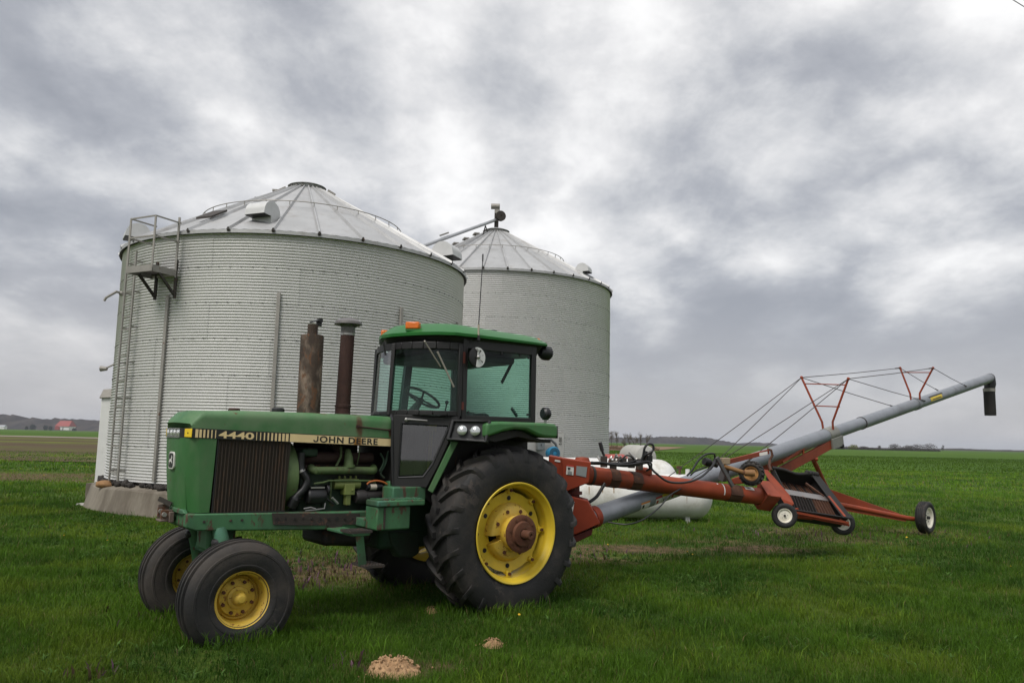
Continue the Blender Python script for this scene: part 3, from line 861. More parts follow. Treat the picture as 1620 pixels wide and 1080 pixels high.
mo.parent = cv; mo.location = rel(cv, (C2.x, C2.y, 9.75))
b = MB(); b.cyl((0, 0, -0.05), (0, 0, 0.45), 0.085, n=12); b.build('drop_pipe', DARKST, mo)
b = MB(); b.cyl((-0.22, -.05, 0.98), (0.12, -.05, 0.98), 0.11, n=16); b.box((0.02, 0, 0.80), (0.2, 0.2, 0.2)); b.build('motor', GALVD, mo, bevel=0.01)
b = MB(); b.lathe([(0.03, -0.06), (0.20, -0.06), (0.20, 0.06), (0.03, 0.06)], (0.16, -0.06, 0.60), (0.5, -1, 0), n=20); b.box((0, 0, 0.55), (0.16, 0.16, 0.36)); b.build('belt_guard', DARKST, mo)

# rock lying on the big bin's footing
def rock(name, loc, s, m, label, cat, seed):
    b = MB(); b.sphere((0, 0, 0), 1, 14, 9)
    b.v = [(x * s[0] * (1 + .35 * (mnoise.noise(Vector((x, y, z)) * 1.3 + Vector((seed, 0, 0))))), y * s[1] * (1 + .3 * mnoise.noise(Vector((x, y, z)) * 1.9 + Vector((0, seed, 0)))), z * s[2]) for x, y, z in b.v]
    o = b.build(name, m, ang=60); o.location = loc
    return tag(o, label, cat)
rp_ = polar(C1, RB + 0.20, -135.5, 0.58) + Vector((C1.x, C1.y, 0))
rock('rock', rp_, (0.20, 0.11, 0.09), ROCK, 'orange brown rock lying on the concrete footing of the big bin', 'rock', 3.1)
rock('stone', gnd(133, 799), (0.25, 0.16, 0.06), mat('pale_stone', (0.40, 0.38, 0.35), 0.9, var=0.3, bump=0.5), 'flat pale stone on the grass beside the concrete footing', 'stone', 7.7)

# fan shed behind the big bin
sp0 = at(150, 752, 20.6)
sh = empty('fan_shed', (sp0.x + 0.62, 21.2, 0)); tag(sh, 'narrow white metal shed with a grey roof cap against the big bin', 'shed')
b = MB(); b.bb(-0.62, 0.62, -0.6, 0.6, 0.0, 2.62); b.build('shed_wall', WHITEP, sh, bevel=0.01)
b = MB(); b.hexa([Vector(p) for p in ((-0.66, -.66, 2.60), (0.7, -.66, 2.70), (0.7, .66, 2.70), (-0.66, .66, 2.60), (-0.60, -.60, 2.84), (0.7, -.60, 2.98), (0.7, .60, 2.98), (-0.60, .60, 2.84))]); b.build('roof', GALVD, sh, bevel=0.02)
b = MB(); b.bb(-0.75, 0.75, -0.75, 0.75, -0.1, 0.42); b.build('pad', CONC, sh)

# ---------------------------------------------------------------- wheels
def tyre_profile(Rt, hw, Rb, grooves=0, gd=0.012):
    pr = [(Rb, -hw * 0.72), (Rb + 0.02 * Rt / 0.4, -hw * 0.86), ((Rb + Rt) / 2, -hw), (Rt * 0.90, -hw * 0.93), (Rt * 0.965, -hw * 0.78)]
    if grooves:
        xs = np.linspace(-hw * 0.66, hw * 0.66, grooves * 2 + 1)
        g = hw * 0.05
        for i in range(grooves):
            x = -hw * 0.62 + (2 * hw * 0.62) * (i + 0.5) / grooves
            crown = Rt * (1 - 0.012 * (x / hw) ** 2)
            pr += [(crown, x - g * 1.6), (crown - gd, x - g), (crown - gd, x + g), (crown, x + g * 1.6)]
    else:
        pr += [(Rt * 0.992, -hw * 0.5), (Rt, 0), (Rt * 0.992, hw * 0.5)]
    pr += [(Rt * 0.965, hw * 0.78), (Rt * 0.90, hw * 0.93), ((Rb + Rt) / 2, hw), (Rb + 0.02 * Rt / 0.4, hw * 0.86), (Rb, hw * 0.72)]
    return pr
def small_wheel(parent, name, c, ax, Rt, hw, Rr, rim_mat, lugs=0, hub_mat=DARKST, grooves=3):
    """wheel part (an Empty at its hub) with tyre, rim and hub"""
    w = empty(name, c, 0, parent)
    ax = Vector(ax).normalized()
    b = MB(); b.lathe(tyre_profile(Rt if not lugs else Rt * 0.93, hw, Rr, 0 if lugs else grooves), (0, 0, 0), ax, n=40)
    if lugs:
        u = ax.orthogonal().normalized(); v = ax.cross(u)
        for k in range(lugs):
            for s in (-1, 1):
                a = 2 * math.pi * (k + (0.5 if s > 0 else 0)) / lugs
                d0 = u * math.cos(a) + v * math.sin(a); d1 = u * math.cos(a + .28) + v * math.sin(a + .28)
                b.beam(d0 * Rt * 0.95 + ax * 0.0, d1 * Rt * 0.93 + ax * s * hw * 0.95, 0.032, Rt * 0.10, up=(d0 + d1))
    b.build('tyre', RUBBER, w)
    b = MB(); b.lathe([(Rr * 1.02, hw * .72), (Rr * 1.04, hw * .80), (Rr * 0.93, hw * .74), (Rr * 0.88, hw * 0.40), (Rr * 0.80, hw * 0.30), (Rr * 0.45, hw * .38), (Rr * 0.28, hw * 0.36), (0.0, hw * 0.36)], (0, 0, 0), ax, n=36)
    b.lathe([(0.0, -hw * .2), (Rr * .8, -hw * .2), (Rr * 0.9, -hw * 0.4), (Rr * 1.02, -hw * 0.74)], (0, 0, 0), ax, n=36)
    b.build('rim', rim_mat, w)
    b = MB(); b.lathe([(Rr * 0.16, hw * 0.3), (Rr * 0.16, hw * 0.75), (Rr * 0.09, hw * 0.85), (0, hw * 0.85)], (0, 0, 0), ax, n=16)
    u = ax.orthogonal().normalized(); v = ax.cross(u)
    for k in range(5):
        a = 2 * math.pi * k / 5; q = (u * math.cos(a) + v * math.sin(a)) * Rr * 0.42
        b.cyl(q + ax * hw * .33, q + ax * hw * .48, Rr * 0.045, n=6)
    b.build('hub', hub_mat, w)
    return w

# ---------------------------------------------------------------- grain auger
AGL = at(905, 850, 10.7); AGL.z = 0
AG = empty('grain_auger', AGL)
tag(AG, 'long grain auger with grey tube, red swing tube and hopper hitched behind the tractor', 'grain auger')
def A(px, py, Y): return at(px, py, Y) - AGL
A0, A1 = A(951, 813, 11.0), A(1566, 598, 22.07)
ADIR = (A1 - A0).normalized()
SIDE = Vector((ADIR.y, -ADIR.x, 0)).normalized()      # towards the near side
UPA = SIDE.cross(ADIR); UPA = UPA if UPA.z > 0 else -UPA
AL = (A1 - A0).length
def ax_at_px(px):
    """parameter along the main tube seen at photograph column px"""
    lo, hi = 0.0, 1.0
    f = lambda k: (lambda d: 810 + F_PX * d.dot(RGT) / d.dot(FWD))(A0.lerp(A1, k) + AGL - CAMP)
    for _ in range(40):
        m = (lo + hi) / 2
        if f(m) < px: lo = m
        else: hi = m
    return lo
RT_ = 0.132
kT1, kT2, kJ = ax_at_px(1311), ax_at_px(1449), ax_at_px(1362)
b = MB(); b.tube([A0 - ADIR * 0.25, A0.lerp(A1, kT1)], RT_, 28); b.build('lower_tube', TUBEG, AG)
b = MB(); b.tube([A0.lerp(A1, kT1), A0.lerp(A1, kJ) ], RT_ * 0.93, 28); b.tube([A0.lerp(A1, kJ), A1], RT_ * 0.97, 28); b.build('upper_tube', TUBEG, AG)
b = MB()
q = A0.lerp(A1, kT1)
b.tube([q - ADIR * 0.16, q + ADIR * 0.20], RT_ * 1.10, 28)
b.box(q + UPA * -0.16 + ADIR * 0.06, (0.46, 0.30, 0.20), Matrix((ADIR, SIDE, UPA)).transposed())
b.build('tube_clamp', mat('worn_clamp', (0.27, 0.265, 0.235), 0.5, metal=0.3, var=0.4, rust=0.25, rust_col=(0.2, 0.15, 0.07)), AG, bevel=0.006)
b = MB()
q = A0.lerp(A1, kT2); b.tube([q - ADIR * 0.10, q + ADIR * 0.10], RT_ * 1.06, 28); b.build('tube_clamp', TUBEG, AG)
b = MB(); q = A0.lerp(A1, kJ); b.tube([q - ADIR * .012, q + ADIR * .012], RT_ * 1.02, 28); b.build('joint_ring', DARKST, AG)
q = A0.lerp(A1, ax_at_px(1320)); b = MB(); b.sphere(q - UPA * 0.26 + SIDE * 0.12, 0.05); b.build('pulley', BLACK, AG)
# trusses
def truss(pn, pf, bn, bf, Y0, ks, k, bars):
    dn = Vector((0, 0, 0))
    yn, yf = Y0 - 0.743 * ks, Y0 + 0.743 * ks
    tn, tf = A(*pn, yn), A(*pf, yf)
    q = A0.lerp(A1, k)
    bn_, bf_ = q + SIDE * 0.10 + UPA * 0.10, q - SIDE * 0.10 + UPA * 0.10
    t = empty('truss_frame', q, 0, AG)
    for top, bot in ((tn, bn_), (tf, bf_)):
        m_ = MB(); kn = bot + (top - bot).normalized() * 0.02 + UPA * 0.13
        m_.tube([bot - q, kn - q, top - q], 0.022, 8); m_.sphere(top - q, 0.033, 8, 6); m_.build('upright', REDP, t)
    for f in bars:
        m_ = MB(); m_.cyl(bn_.lerp(tn, f) - q, bf_.lerp(tf, f) - q, 0.011, n=6); m_.build('crossbar', REDP, t)
    return tn, tf
t1n, t1f = truss((1342, 599), (1268, 597), None, None, (A0.lerp(A1, kT1) + AGL).y, 0.47, kT1, (0.45, 0.88))
t2n, t2f = truss((1476, 582), (1424, 582), None, None, (A0.lerp(A1, kT2) + AGL).y, 0.37, kT2, (0.86,))
def on_tube(px, s, upf=0.3):
    return A0.lerp(A1, ax_at_px(px)) + SIDE * s * RT_ * 0.98 + UPA * upf * RT_
cabs = [(t1f, on_tube(1035, -1)), (t1f, on_tube(1128, -1)), (t1n, on_tube(1062, 1)), (t1n, on_tube(1166, 1)), (t1f, t2f), (t1n, t2n),
        (t1f, on_tube(1427, -1)), (t1n, on_tube(1455, 1)), (t2f, on_tube(1497, -1)), (t2n, on_tube(1521, 1))]
for p, q in cabs:
    m_ = MB(); m_.tube([p, p.lerp(q, 0.5) - Vector((0, 0, 0.012)), q], 0.0075, 6)
    m_.cyl(q + (p - q).normalized() * 0.02, q + (p - q).normalized() * 0.26, 0.014, n=6)
    m_.build('stay_cable', DARKST, AG)
# discharge end
b = MB(); b.sphere(A1, RT_ * 1.02, 18, 10)
b.tube([A1 + Vector((0, 0, 0.02)), A1 + Vector((0.0, 0, -0.16)), A1 + Vector((-0.03, 0, -0.30))], [RT_ * 1.02, RT_ * 1.12, RT_ * 1.02], 20); hd = b.build('discharge_head', PLAST, AG)
b = MB(); c_ = A1 + Vector((-0.04, 0, 0)); b.cyl(c_ + Vector((0, 0, -0.29)), c_ + Vector((0, 0, -0.38)), RT_ * 1.18, n=24); b.build('spout_collar', GALVD, AG)
b = MB(); pr = [(RT_ * 1.10, -0.37)]
for i in range(14): pr += [(RT_ * 1.13, -0.40 - i * 0.045), (RT_ * 1.09, -0.42 - i * 0.045)]
pr += [(RT_ * 1.10, -1.05), (RT_ * 1.0, -1.05), (RT_ * 1.0, -0.5)]
b.lathe(pr, c_, (0, 0, 1), 24); b.build('spout_hose', BELT, AG)
# stickers on the main tube (wrapped plates standing just proud of the tube)
def tube_plate(p0, p1, r, a0, a1, mat_, name='sticker', up=None, side=None, n=6, d=0.003):
    ax = (p1 - p0).normalized(); sd_ = Vector((ax.y, -ax.x, 0)).normalized(); u_ = sd_.cross(ax); u_ = u_ if u_.z > 0 else -u_
    m_ = MB(); rows = []
    for e in (p0, p1):
        rows.append([e + (sd_ * math.cos(R(a0 + (a1 - a0) * i / n)) + u_ * math.sin(R(a0 + (a1 - a0) * i / n))) * (r + d) for i in range(n + 1)])
    m_.loft(rows, closed=False, cap=False)
    return m_.build(name, mat_, AG, fix=False)
def k2p(px): return A0.lerp(A1, ax_at_px(px))
tube_plate(k2p(1464), k2p(1482), RT_ * .97, -10, 30, LABELY); tube_plate(k2p(1463), k2p(1484), RT_ * .97, 30, 48, BLACK)
tube_plate(k2p(1467), k2p(1480), RT_ * .97, 2, 10, BLACK, d=0.006)
tube_plate(k2p(1003), k2p(1017), RT_, -56, -10, LABELW); tube_plate(k2p(1003), k2p(1017), RT_, -10, 0, LABELO); tube_plate(k2p(1005), k2p(1008), RT_, -38, -16, BLACK, d=.006)
tube_plate(k2p(1026), k2p(1036), RT_, -54, -8, LABELW); tube_plate(k2p(1026), k2p(1036), RT_, -8, 4, LABELR); tube_plate(k2p(1027.5), k2p(1030.5), RT_, -40, -18, LABELR, d=.006)
tube_plate(k2p(1036.5), k2p(1048), RT_, -54, -6, LABELW); tube_plate(k2p(1036.5), k2p(1048), RT_, -6, 8, LABELY)
for q_ in (1038, 1041, 1044): tube_plate(k2p(q_), k2p(q_ + 1.6), RT_, -36, -18, DECALB, d=.006)
tube_plate(k2p(1049), k2p(1063), RT_, -48, -4, LABELW); tube_plate(k2p(1049), k2p(1053), RT_, -2, 10, LABELR)
tube_plate(k2p(1051), k2p(1054), RT_, -34, -14, LABELR, d=.006)

# red intake boot and gearbox
TH = Vector((0.04, 0.42, 0.0))
def pxprism(name, pts, Y, mat_, ext=TH, bev=0.01, parent=None):
    m_ = MB(); m_.prism([A(px, py, Y if not isinstance(Y, (list, tuple)) else Y[i]) for i, (px, py) in enumerate(pts)], ext)
    return m_.build(name, mat_, parent or AG, bevel=bev)
gb = pxprism('gearbox_housing', [(868, 720), (888, 724), (935, 731), (932, 763), (899, 776), (868, 776)], 10.55, REDB)
b = MB(); p = A(887, 724, 10.54); q = A(889, 776, 10.54)
b.beam(p, q, 0.012, 0.02, (0, 1, 0)); b.build('corner_edge', REDB, gb)
def flat_plate(name, pts, Y, mat_, parent):
    m_ = MB(); m_.prism([A(px, py, Y) for px, py in pts], (0, -0.004, 0)); return m_.build(name, mat_, parent)
flat_plate('sticker', [(896.5, 735), (908, 736.5), (907, 751.5), (895.5, 750)], 10.545, LABELW, gb)
flat_plate('sticker', [(896.5, 735), (908, 736.5), (907.9, 738.2), (896.4, 736.6)], 10.54, LABELR, gb)
flat_plate('sticker', [(898, 739), (902.5, 739.5), (902.3, 741), (900, 743.5), (898.5, 742)], 10.54, DECALB, gb)
for i_ in range(4): flat_plate('sticker', [(898, 744.5 + i_ * 1.5), (905, 745.3 + i_ * 1.5), (905, 745.8 + i_ * 1.5), (898, 745.0 + i_ * 1.5)], 10.54, GREYLAB, gb)
flat_plate('grey_sticker', [(912, 736.5), (929, 738.5), (927, 754.5), (911, 751)], 10.545, GREYLAB, gb)
flat_plate('sticker', [(878, 726.5), (887, 728), (886.5, 731), (877.5, 729.5)], 10.545, LABELW, gb)
b = MB(); p = A(921, 727, 10.95); b.lathe([(0.0, 0.16), (0.09, 0.15), (0.11, 0.10), (0.11, 0)], p - Vector((0, 0, 0.12)), (0, 0, 1), 18); b.build('shaft_cover', REDP, gb)
b = MB(); p = A(908, 780, 10.7)
b.cyl(p + Vector((0, 0.1, 0.14)), p + Vector((0, .1, -0.10)), 0.085, n=20); b.cyl(p + Vector((0, .1, -0.02)), p + Vector((0, .1, 0.02)), 0.12, n=20); b.box(p + Vector((0.06, 0, -.08)), (0.1, 0.1, 0.06)); b.build('swivel', mat('swivel_red', (0.12, 0.022, 0.014), 0.7, rust=0.3), AG)
bt = pxprism('intake_boot', [(880, 780), (900, 784), (930, 792), (949.5, 828), (911, 845), (880, 848)], 10.55, REDB)
flat_plate('sticker', [(905, 793), (909, 793.5), (906, 810), (903.5, 809)], 10.545, LABELW, bt)
pxprism('boot_base', [(880, 846), (911, 846), (938, 836), (936, 846), (905, 861), (880, 862)], 10.62, mat('boot_dark_red', (0.14, 0.018, 0.012), 0.6), ext=TH * 0.8)
b = MB(); b.tube([A0 - ADIR * 0.22, A0 - ADIR * 0.12], RT_ * 1.12, 28); b.build('tube_flange', REDB, AG)
# hitch to the tractor
dr = (TM @ Vector((-0.95, 0, 0.42))) - AGL
b = MB(); b.beam(dr, A(895, 858, 10.85), 0.10, 0.08); b.build('hitch_bar', REDB, AG, bevel=0.008)
b = MB(); b.cyl((TM @ Vector((-0.7, 0, 0.72))) - AGL, A(890, 812, 10.9), 0.05, n=14); b.build('drive_shaft', BLACK, AG)

# swing tube
S0, S1 = A(936, 752, 11.05), A(1222, 787.5, 12.45)
SD = (S1 - S0).normalized(); SSIDE = Vector((SD.y, -SD.x, 0)).normalized(); SUP = SSIDE.cross(SD); SUP = SUP if SUP.z > 0 else -SUP
RS = 0.128
def sk(px):
    lo, hi = 0.0, 1.0
    f = lambda k: (lambda d: 810 + F_PX * d.dot(RGT) / d.dot(FWD))(S0.lerp(S1, k) + AGL - CAMP)
    for _ in range(40):
        m = (lo + hi) / 2
        if f(m) < px: lo = m
        else: hi = m
    return S0.lerp(S1, lo)
b = MB(); b.tube([S0 - SD * 0.2, sk(950), sk(1136), S1 - SD * 0.02], RS, 30); b.build('swing_tube', REDP, AG)
b = MB(); b.tube([S0 - SD * .04, S0 + SD * .0], RS * 1.05, 30); b.build('tube_flange', DARKST, AG)
for a_, c_ in ((960.5, 975), (994.5, 1010), (1148, 1167)):
    b = MB(); b.tube([sk(a_), sk(c_)], RS * 1.035, 30)
    q = (sk(a_) + sk(c_)) / 2
    b.beam(sk(a_) + SSIDE * RS * 1.05 - SUP * 0.015, sk(c_) + SSIDE * RS * 1.05 - SUP * 0.015, 0.05, 0.02, SUP)
    b.build('clamp_band', BROWNB, AG)
def swing_plate(x0, x1, a0, a1, m_, d=0.003): return tube_plate(sk(x0), sk(x1), RS, a0, a1, m_, d=d)
swing_plate(1172, 1186, 38, 72, LABELW); swing_plate(1176, 1181, 48, 60, GREYLAB, d=.006)
swing_plate(1137, 1138.5, -20, 70, WHITEP); swing_plate(1128, 1130, 50, 62, WHITEP)
swing_plate(1116, 1125, 75, 100, LABELR)
b = MB(); b.box(sk(1017) + SUP * RS + Vector((0, 0, 0.02)), (0.22, 0.14, 0.09)); b.sphere(sk(1017) + SUP * (RS + .03), 0.09, 12, 8, (1.1, .9, .6)); b.build('valve_cover', REDP, AG, bevel=0.01)

# hydraulic valve block with levers
vb = empty('valve_block', sk(978) + SUP * (RS + 0.02), 0, AG)
rv = random.Random(5)
b = MB()
for i in range(5): b.box((-0.22 + i * 0.13 + rv.uniform(-.02, .02), rv.uniform(-.05, .05), 0.05 + rv.uniform(0, .05)), (0.09, 0.10, 0.10 + rv.uniform(0, .06)))
b.build('valve_bodies', DARKST, vb, bevel=0.006)
b = MB()
for i in range(12):
    x = rv.uniform(-0.25, 0.40); y = rv.uniform(-.08, .08); z = rv.uniform(0.06, 0.16)
    b.cyl((x, y, z), (x + rv.uniform(-.08, .08), y + rv.uniform(-.05, .05), z + rv.uniform(-0.02, .09)), 0.016, n=8)
tag(b.build('fittings', SILVER, vb), kind='stuff')
b = MB(); b.cyl((-0.19, 0, 0.1), (-0.27, 0, 0.32), 0.018, n=8); b.cyl((-0.24, 0, 0.24), (-0.275, 0, 0.36), 0.028, n=10); b.build('lever', PLAST, vb)
b = MB(); b.beam((-.15, -.02, 0.06), (0.10, -.02, 0.15), 0.014, 0.022); b.build('lever', GALVD, vb)
for x_ in (0.36, 0.43):
    b = MB(); b.cyl((x_, -.03, 0.10), (x_, -.03, 0.19), 0.04, n=10); b.cyl((x_, -.03, 0.19), (x_ + 0.02, -.03, 0.25), 0.025, n=8); b.build('coupler', BLACK, vb)
# hoses
def spline(pts, n=8):
    P = [Vector(p) for p in pts]; out = []
    for i in range(len(P) - 1):
        p0 = P[max(i - 1, 0)]; p1 = P[i]; p2 = P[i + 1]; p3 = P[min(i + 2, len(P) - 1)]
        for k in range(n):
            t = k / n
            out.append(0.5 * ((2 * p1) + (p2 - p0) * t + (2 * p0 - 5 * p1 + 4 * p2 - p3) * t * t + (3 * p1 - p0 - 3 * p2 + p3) * t ** 3))
    out.append(P[-1]); return out
def hose(pts, r=0.017, m_=HOSE, parent=AG):
    r = r * 0.82
    b_ = MB(); b_.tube(spline([A(*p) for p in pts]), r, 8); return b_.build('hose', m_, parent)
hose([(930, 732, 10.7), (950, 731.5, 10.8), (975, 735, 10.85), (1000, 734, 10.9), (1022, 730, 10.95), (1030, 733, 10.95), (1031, 741, 10.95), (1040, 750, 10.95), (1056, 761, 11.0), (1077, 763.5, 11.1), (1096, 760, 11.2), (1112, 752, 11.4), (1125, 739, 11.6), (1136, 724, 11.8)], 0.019)
hose([(932, 733, 10.75), (960, 734, 10.9), (990, 737, 10.95), (1012, 734, 11.0), (1024, 732, 11.0), (1028, 740, 11.05), (1023, 744, 11.1)], 0.019)
hose([(935, 731, 10.85), (970, 733, 11.0), (1000, 731, 11.05), (1018, 729, 11.05)], 0.019)
hose([(1012, 732, 11.0), (1017, 722, 11.0), (1020, 708, 11.0), (1026, 702, 11.0), (1033, 704, 11.0), (1033, 712, 11.0), (1024, 718, 11.0), (1018, 727, 11.05)], 0.020)
hose([(985, 725, 11.0), (992, 720, 11.0), (1000, 723, 11.0), (1006, 732, 11.05)], 0.014)
hose([(975, 736, 11.05), (982, 726, 11.05), (986, 733, 11.05), (990, 737, 11.05)], 0.014)
hose([(978, 733, 10.95), (996, 731, 10.95), (1008, 727, 11.0)], 0.013)
hose([(1087, 752, 11.55), (1096, 742, 11.6), (1105, 728, 11.7), (1116, 719, 11.8), (1128, 717, 11.9), (1131, 722, 11.95), (1129, 729, 11.95)], 0.018)
hose([(1092, 752, 11.6), (1100, 745, 11.6), (1112, 740, 11.7), (1120, 737, 11.8)], 0.014)
hose([(957, 764, 10.98), (950, 776, 10.95), (943, 786, 10.9), (932, 794, 10.85)], 0.028)
hose([(962, 825.5, 10.8), (990, 829, 10.7), (1012, 824, 10.75), (1030, 813, 10.9), (1045, 800, 11.05), (1060, 783, 11.3), (1080, 771, 11.6), (1092, 762, 11.8)], 0.013)
hose([(905, 862, 10.9), (897, 875, 10.8), (893, 884, 10.7)], 0.012)

# powered mover: grey post, motor, tan axle and small lugged wheel on the swing tube
b = MB(); b.beam(A(1134, 723, 11.72), A(1159, 769, 11.85), 0.04, 0.055); b.beam(A(1136, 724, 11.74), A(1122, 742, 11.85), 0.035, 0.05); b.beam(A(1142, 760, 12.15), A(1148, 740, 12.1), 0.10, 0.10); b.build('mover_post', mat('worn_grey_steel', (0.12, 0.115, 0.115), 0.6, metal=0.4, var=0.3), AG, bevel=0.006)
b = MB(); b.lathe([(0, 0), (.055, 0), (.06, .03), (.06, .10), (.04, .12), (.04, .24), (0, .24)], A(1114, 729, 11.8), (A(1136, 736, 11.9) - A(1114, 729, 11.8)), 14); b.build('hydraulic_motor', BLACK, AG)
b = MB(); b.box(A(1147, 729, 12.0), (0.12, 0.16, 0.10)); b.build('gear_case', mat('tan_case', (0.30, 0.22, 0.14), 0.6, rust=0.3), AG, bevel=0.01)
b = MB(); b.tube([A(1145, 737, 11.95), A(1178, 747.5, 11.98)], 0.032, 14); b.tube([A(1178, 747.5, 11.98), A(1194, 748, 11.95)], 0.05, 12); b.build('mover_axle', TANAX, AG)
wv = -(Vector((0.42, 0.86, 0.05)))
small_wheel(AG, 'mover_wheel', A(1189, 748.5, 12.1), wv, 0.190, 0.075, 0.105, RIMT, lugs=16, hub_mat=TANAX)
pxprism('red_bracket', [(1157, 757), (1180, 750), (1182, 764), (1160, 766)], 12.35, REDP, ext=Vector((0.05, 0.15, 0)))
# red link with its hook and chain
b = MB(); b.beam(A(1151, 730.5, 12.3), A(1216, 714, 13.2), 0.03, 0.075); b.build('red_link', REDP, AG, bevel=0.005)
flat_plate('sticker', [(1201, 716, ), (1214, 713.6), (1214.3, 718.5), (1201.5, 721)], 12.96, LABELW, AG)
b = MB(); b.tube([A(1214, 710, 13.2), A(1220, 712, 13.2), A(1222, 720, 13.2), A(1218, 727, 13.2), A(1217, 736, 13.1), A(1220, 744, 13.0)], 0.022, 8); b.build('hook_chain', BROWNB, AG)

# swing hopper
jb = MB()
jp = [(1199, 759), (1217.5, 760), (1236, 785.5), (1215, 783.5), (1195, 805), (1190, 797)]
jb.hexa([A(1192, 797, 12.35), A(1198, 806, 12.30), A(1219, 809, 12.45), A(1214, 800, 12.6), A(1199, 759, 12.45), A(1215.5, 783.5, 12.15), A(1237, 786, 12.3), A(1217.5, 760, 12.65)])
jb.build('junction_box', REDP, AG, bevel=0.012)
b = MB(); b.hexa([A(1198, 758, 12.43), A(1203, 758.5, 12.46), A(1219, 784, 12.14), A(1214.5, 783.5, 12.12), A(1198, 756, 12.43), A(1203, 756.5, 12.46), A(1219, 782, 12.14), A(1214.5, 781.5, 12.12)]); b.build('box_lip', REDP, AG)
YH = {'tl': 13.05, 'tr': 13.35, 'br': 12.75, 'bl': 12.45}
pxprism('hopper_side', [(1206, 742), (1214, 743), (1248, 782), (1256, 797), (1247, 806), (1236, 788), (1217, 760)], [13.0, 13.05, 12.6, 12.45, 12.45, 12.35, 12.7], REDP, ext=Vector((0.02, 0.03, 0)))
TL, TR_, BR, BL = A(1224, 741, 13.05), A(1292, 754, 13.35), A(1343, 819, 12.75), A(1256, 806, 12.45)
hn = (TR_ - TL).cross(BL - TL).normalized(); hn = hn if (AGL + TL - CAMP).dot(hn) > 0 else -hn      # pointing away from the camera
def hp_(u, v, d=0.0): return TL.lerp(TR_, u).lerp(BL.lerp(BR, u), v) + hn * d
b = MB()
DP = 0.24
b.prism([hp_(0.02, 0.02, DP), hp_(.98, .02, DP), hp_(.98, .98, DP), hp_(.02, .98, DP)], hn * 0.02)
b.build('hopper_floor', mat('hopper_red_brown', (0.085, 0.022, 0.015), 0.7, var=0.4, rust=0.3, rust_col=(0.05, 0.02, 0.012)), AG)
b = MB()
for (u0, v0, u1, v1) in ((0, 0, 1, 0), (1, 0, 1, 1), (1, 1, 0, 1), (0, 1, 0, 0)):
    b.prism([hp_(u0, v0), hp_(u1, v1), hp_(u1, v1, DP), hp_(u0, v0, DP)], (hp_(0.5, 0.5) - hp_((u0 + u1) / 2, (v0 + v1) / 2)).normalized() * 0.02)
b.build('hopper_wall', BELT, AG)
for i in range(15):
    u = 0.07 + i * 0.058
    m_ = MB(); m_.beam(hp_(u, 0.06, DP - 0.02), hp_(u, 0.42, DP - 0.05), 0.014, 0.03, hn); m_.build('grate_bar', BROWNB if i % 3 else GRIME, AG)
    m_ = MB(); m_.beam(hp_(u, 0.58, 0.06), hp_(u, 0.97, 0.12), 0.012, 0.04, hn); m_.build('grate_bar', GRIME if i < 9 else BROWNB, AG)
b = MB(); b.prism([hp_(0.03, 0.44, 0.05), hp_(0.93, 0.44, 0.05), hp_(0.93, 0.58, 0.04), hp_(0.03, 0.58, 0.04)], hn * 0.015); b.build('auger_cover', mat('worn_cover', (0.26, 0.245, 0.24), 0.5, metal=0.4, var=0.4, rust=0.4, rust_col=(0.13, 0.07, 0.05)), AG)
b = MB()
fl = [hp_(0.86, -0.04, -0.03), hp_(1.06, -0.05, -0.03), hp_(1.05, 1.02, -0.02), hp_(0.86, 1.03, -0.02)]
b.prism(fl, hn * 0.02)
b.build('belt_flap', BELT, AG, bevel=0.008)
b = MB(); b.tube(spline([hp_(-0.02, -0.02, 0), hp_(0.2, 0.02, -0.03), hp_(0.5, 0.03, 0.0), hp_(0.8, -0.01, -0.03), hp_(1.0, -0.04, -.04)]), 0.028, 8)
for u in (0.78, 0.86, 0.93, 1.0): b.sphere(hp_(u, -0.035, -0.03), 0.045, 10, 6)
b.build('rubber_edge', BELT, AG)
for (u, m_) in ((0.895, REDP),):
    b = MB(); b.beam(hp_(u, 0.52, -0.01), hp_(u + .02, 1.0, -0.01), 0.05, 0.03, hn); b.build('hopper_rib', m_, AG)
b = MB(); b.beam(hp_(0.66, 0.18, .05), hp_(0.88, 0.46, 0.05), 0.03, 0.03, hn); b.build('hopper_rib', BROWNB, AG)
b = MB(); b.beam(A(1258, 810, 12.45), A(1342, 826.5, 12.75), 0.03, 0.035); b.beam(A(1262, 815, 12.55), A(1343, 830.5, 12.8), 0.03, 0.03); b.beam(A(1328, 821, 12.75), A(1343, 831, 12.8), 0.025, 0.03); b.build('hopper_base_frame', REDP, AG)
for (c_, Y, nm) in (((1241, 815), 12.35, 0), ((1333, 827), 12.98, 1)):
    small_wheel(AG, 'hopper_wheel', A(*c_, Y), (-0.18, -1, 0.05), 0.19, 0.055, 0.105, RIMW, hub_mat=DARKST, grooves=3)
b = MB(); b.beam(A(1246, 812, 12.55), A(1262, 805, 12.6), 0.05, 0.04); b.cyl(A(1241, 815, 12.4), A(1333, 827, 13.05), 0.02, n=8); b.build('hopper_axle', REDP, AG)

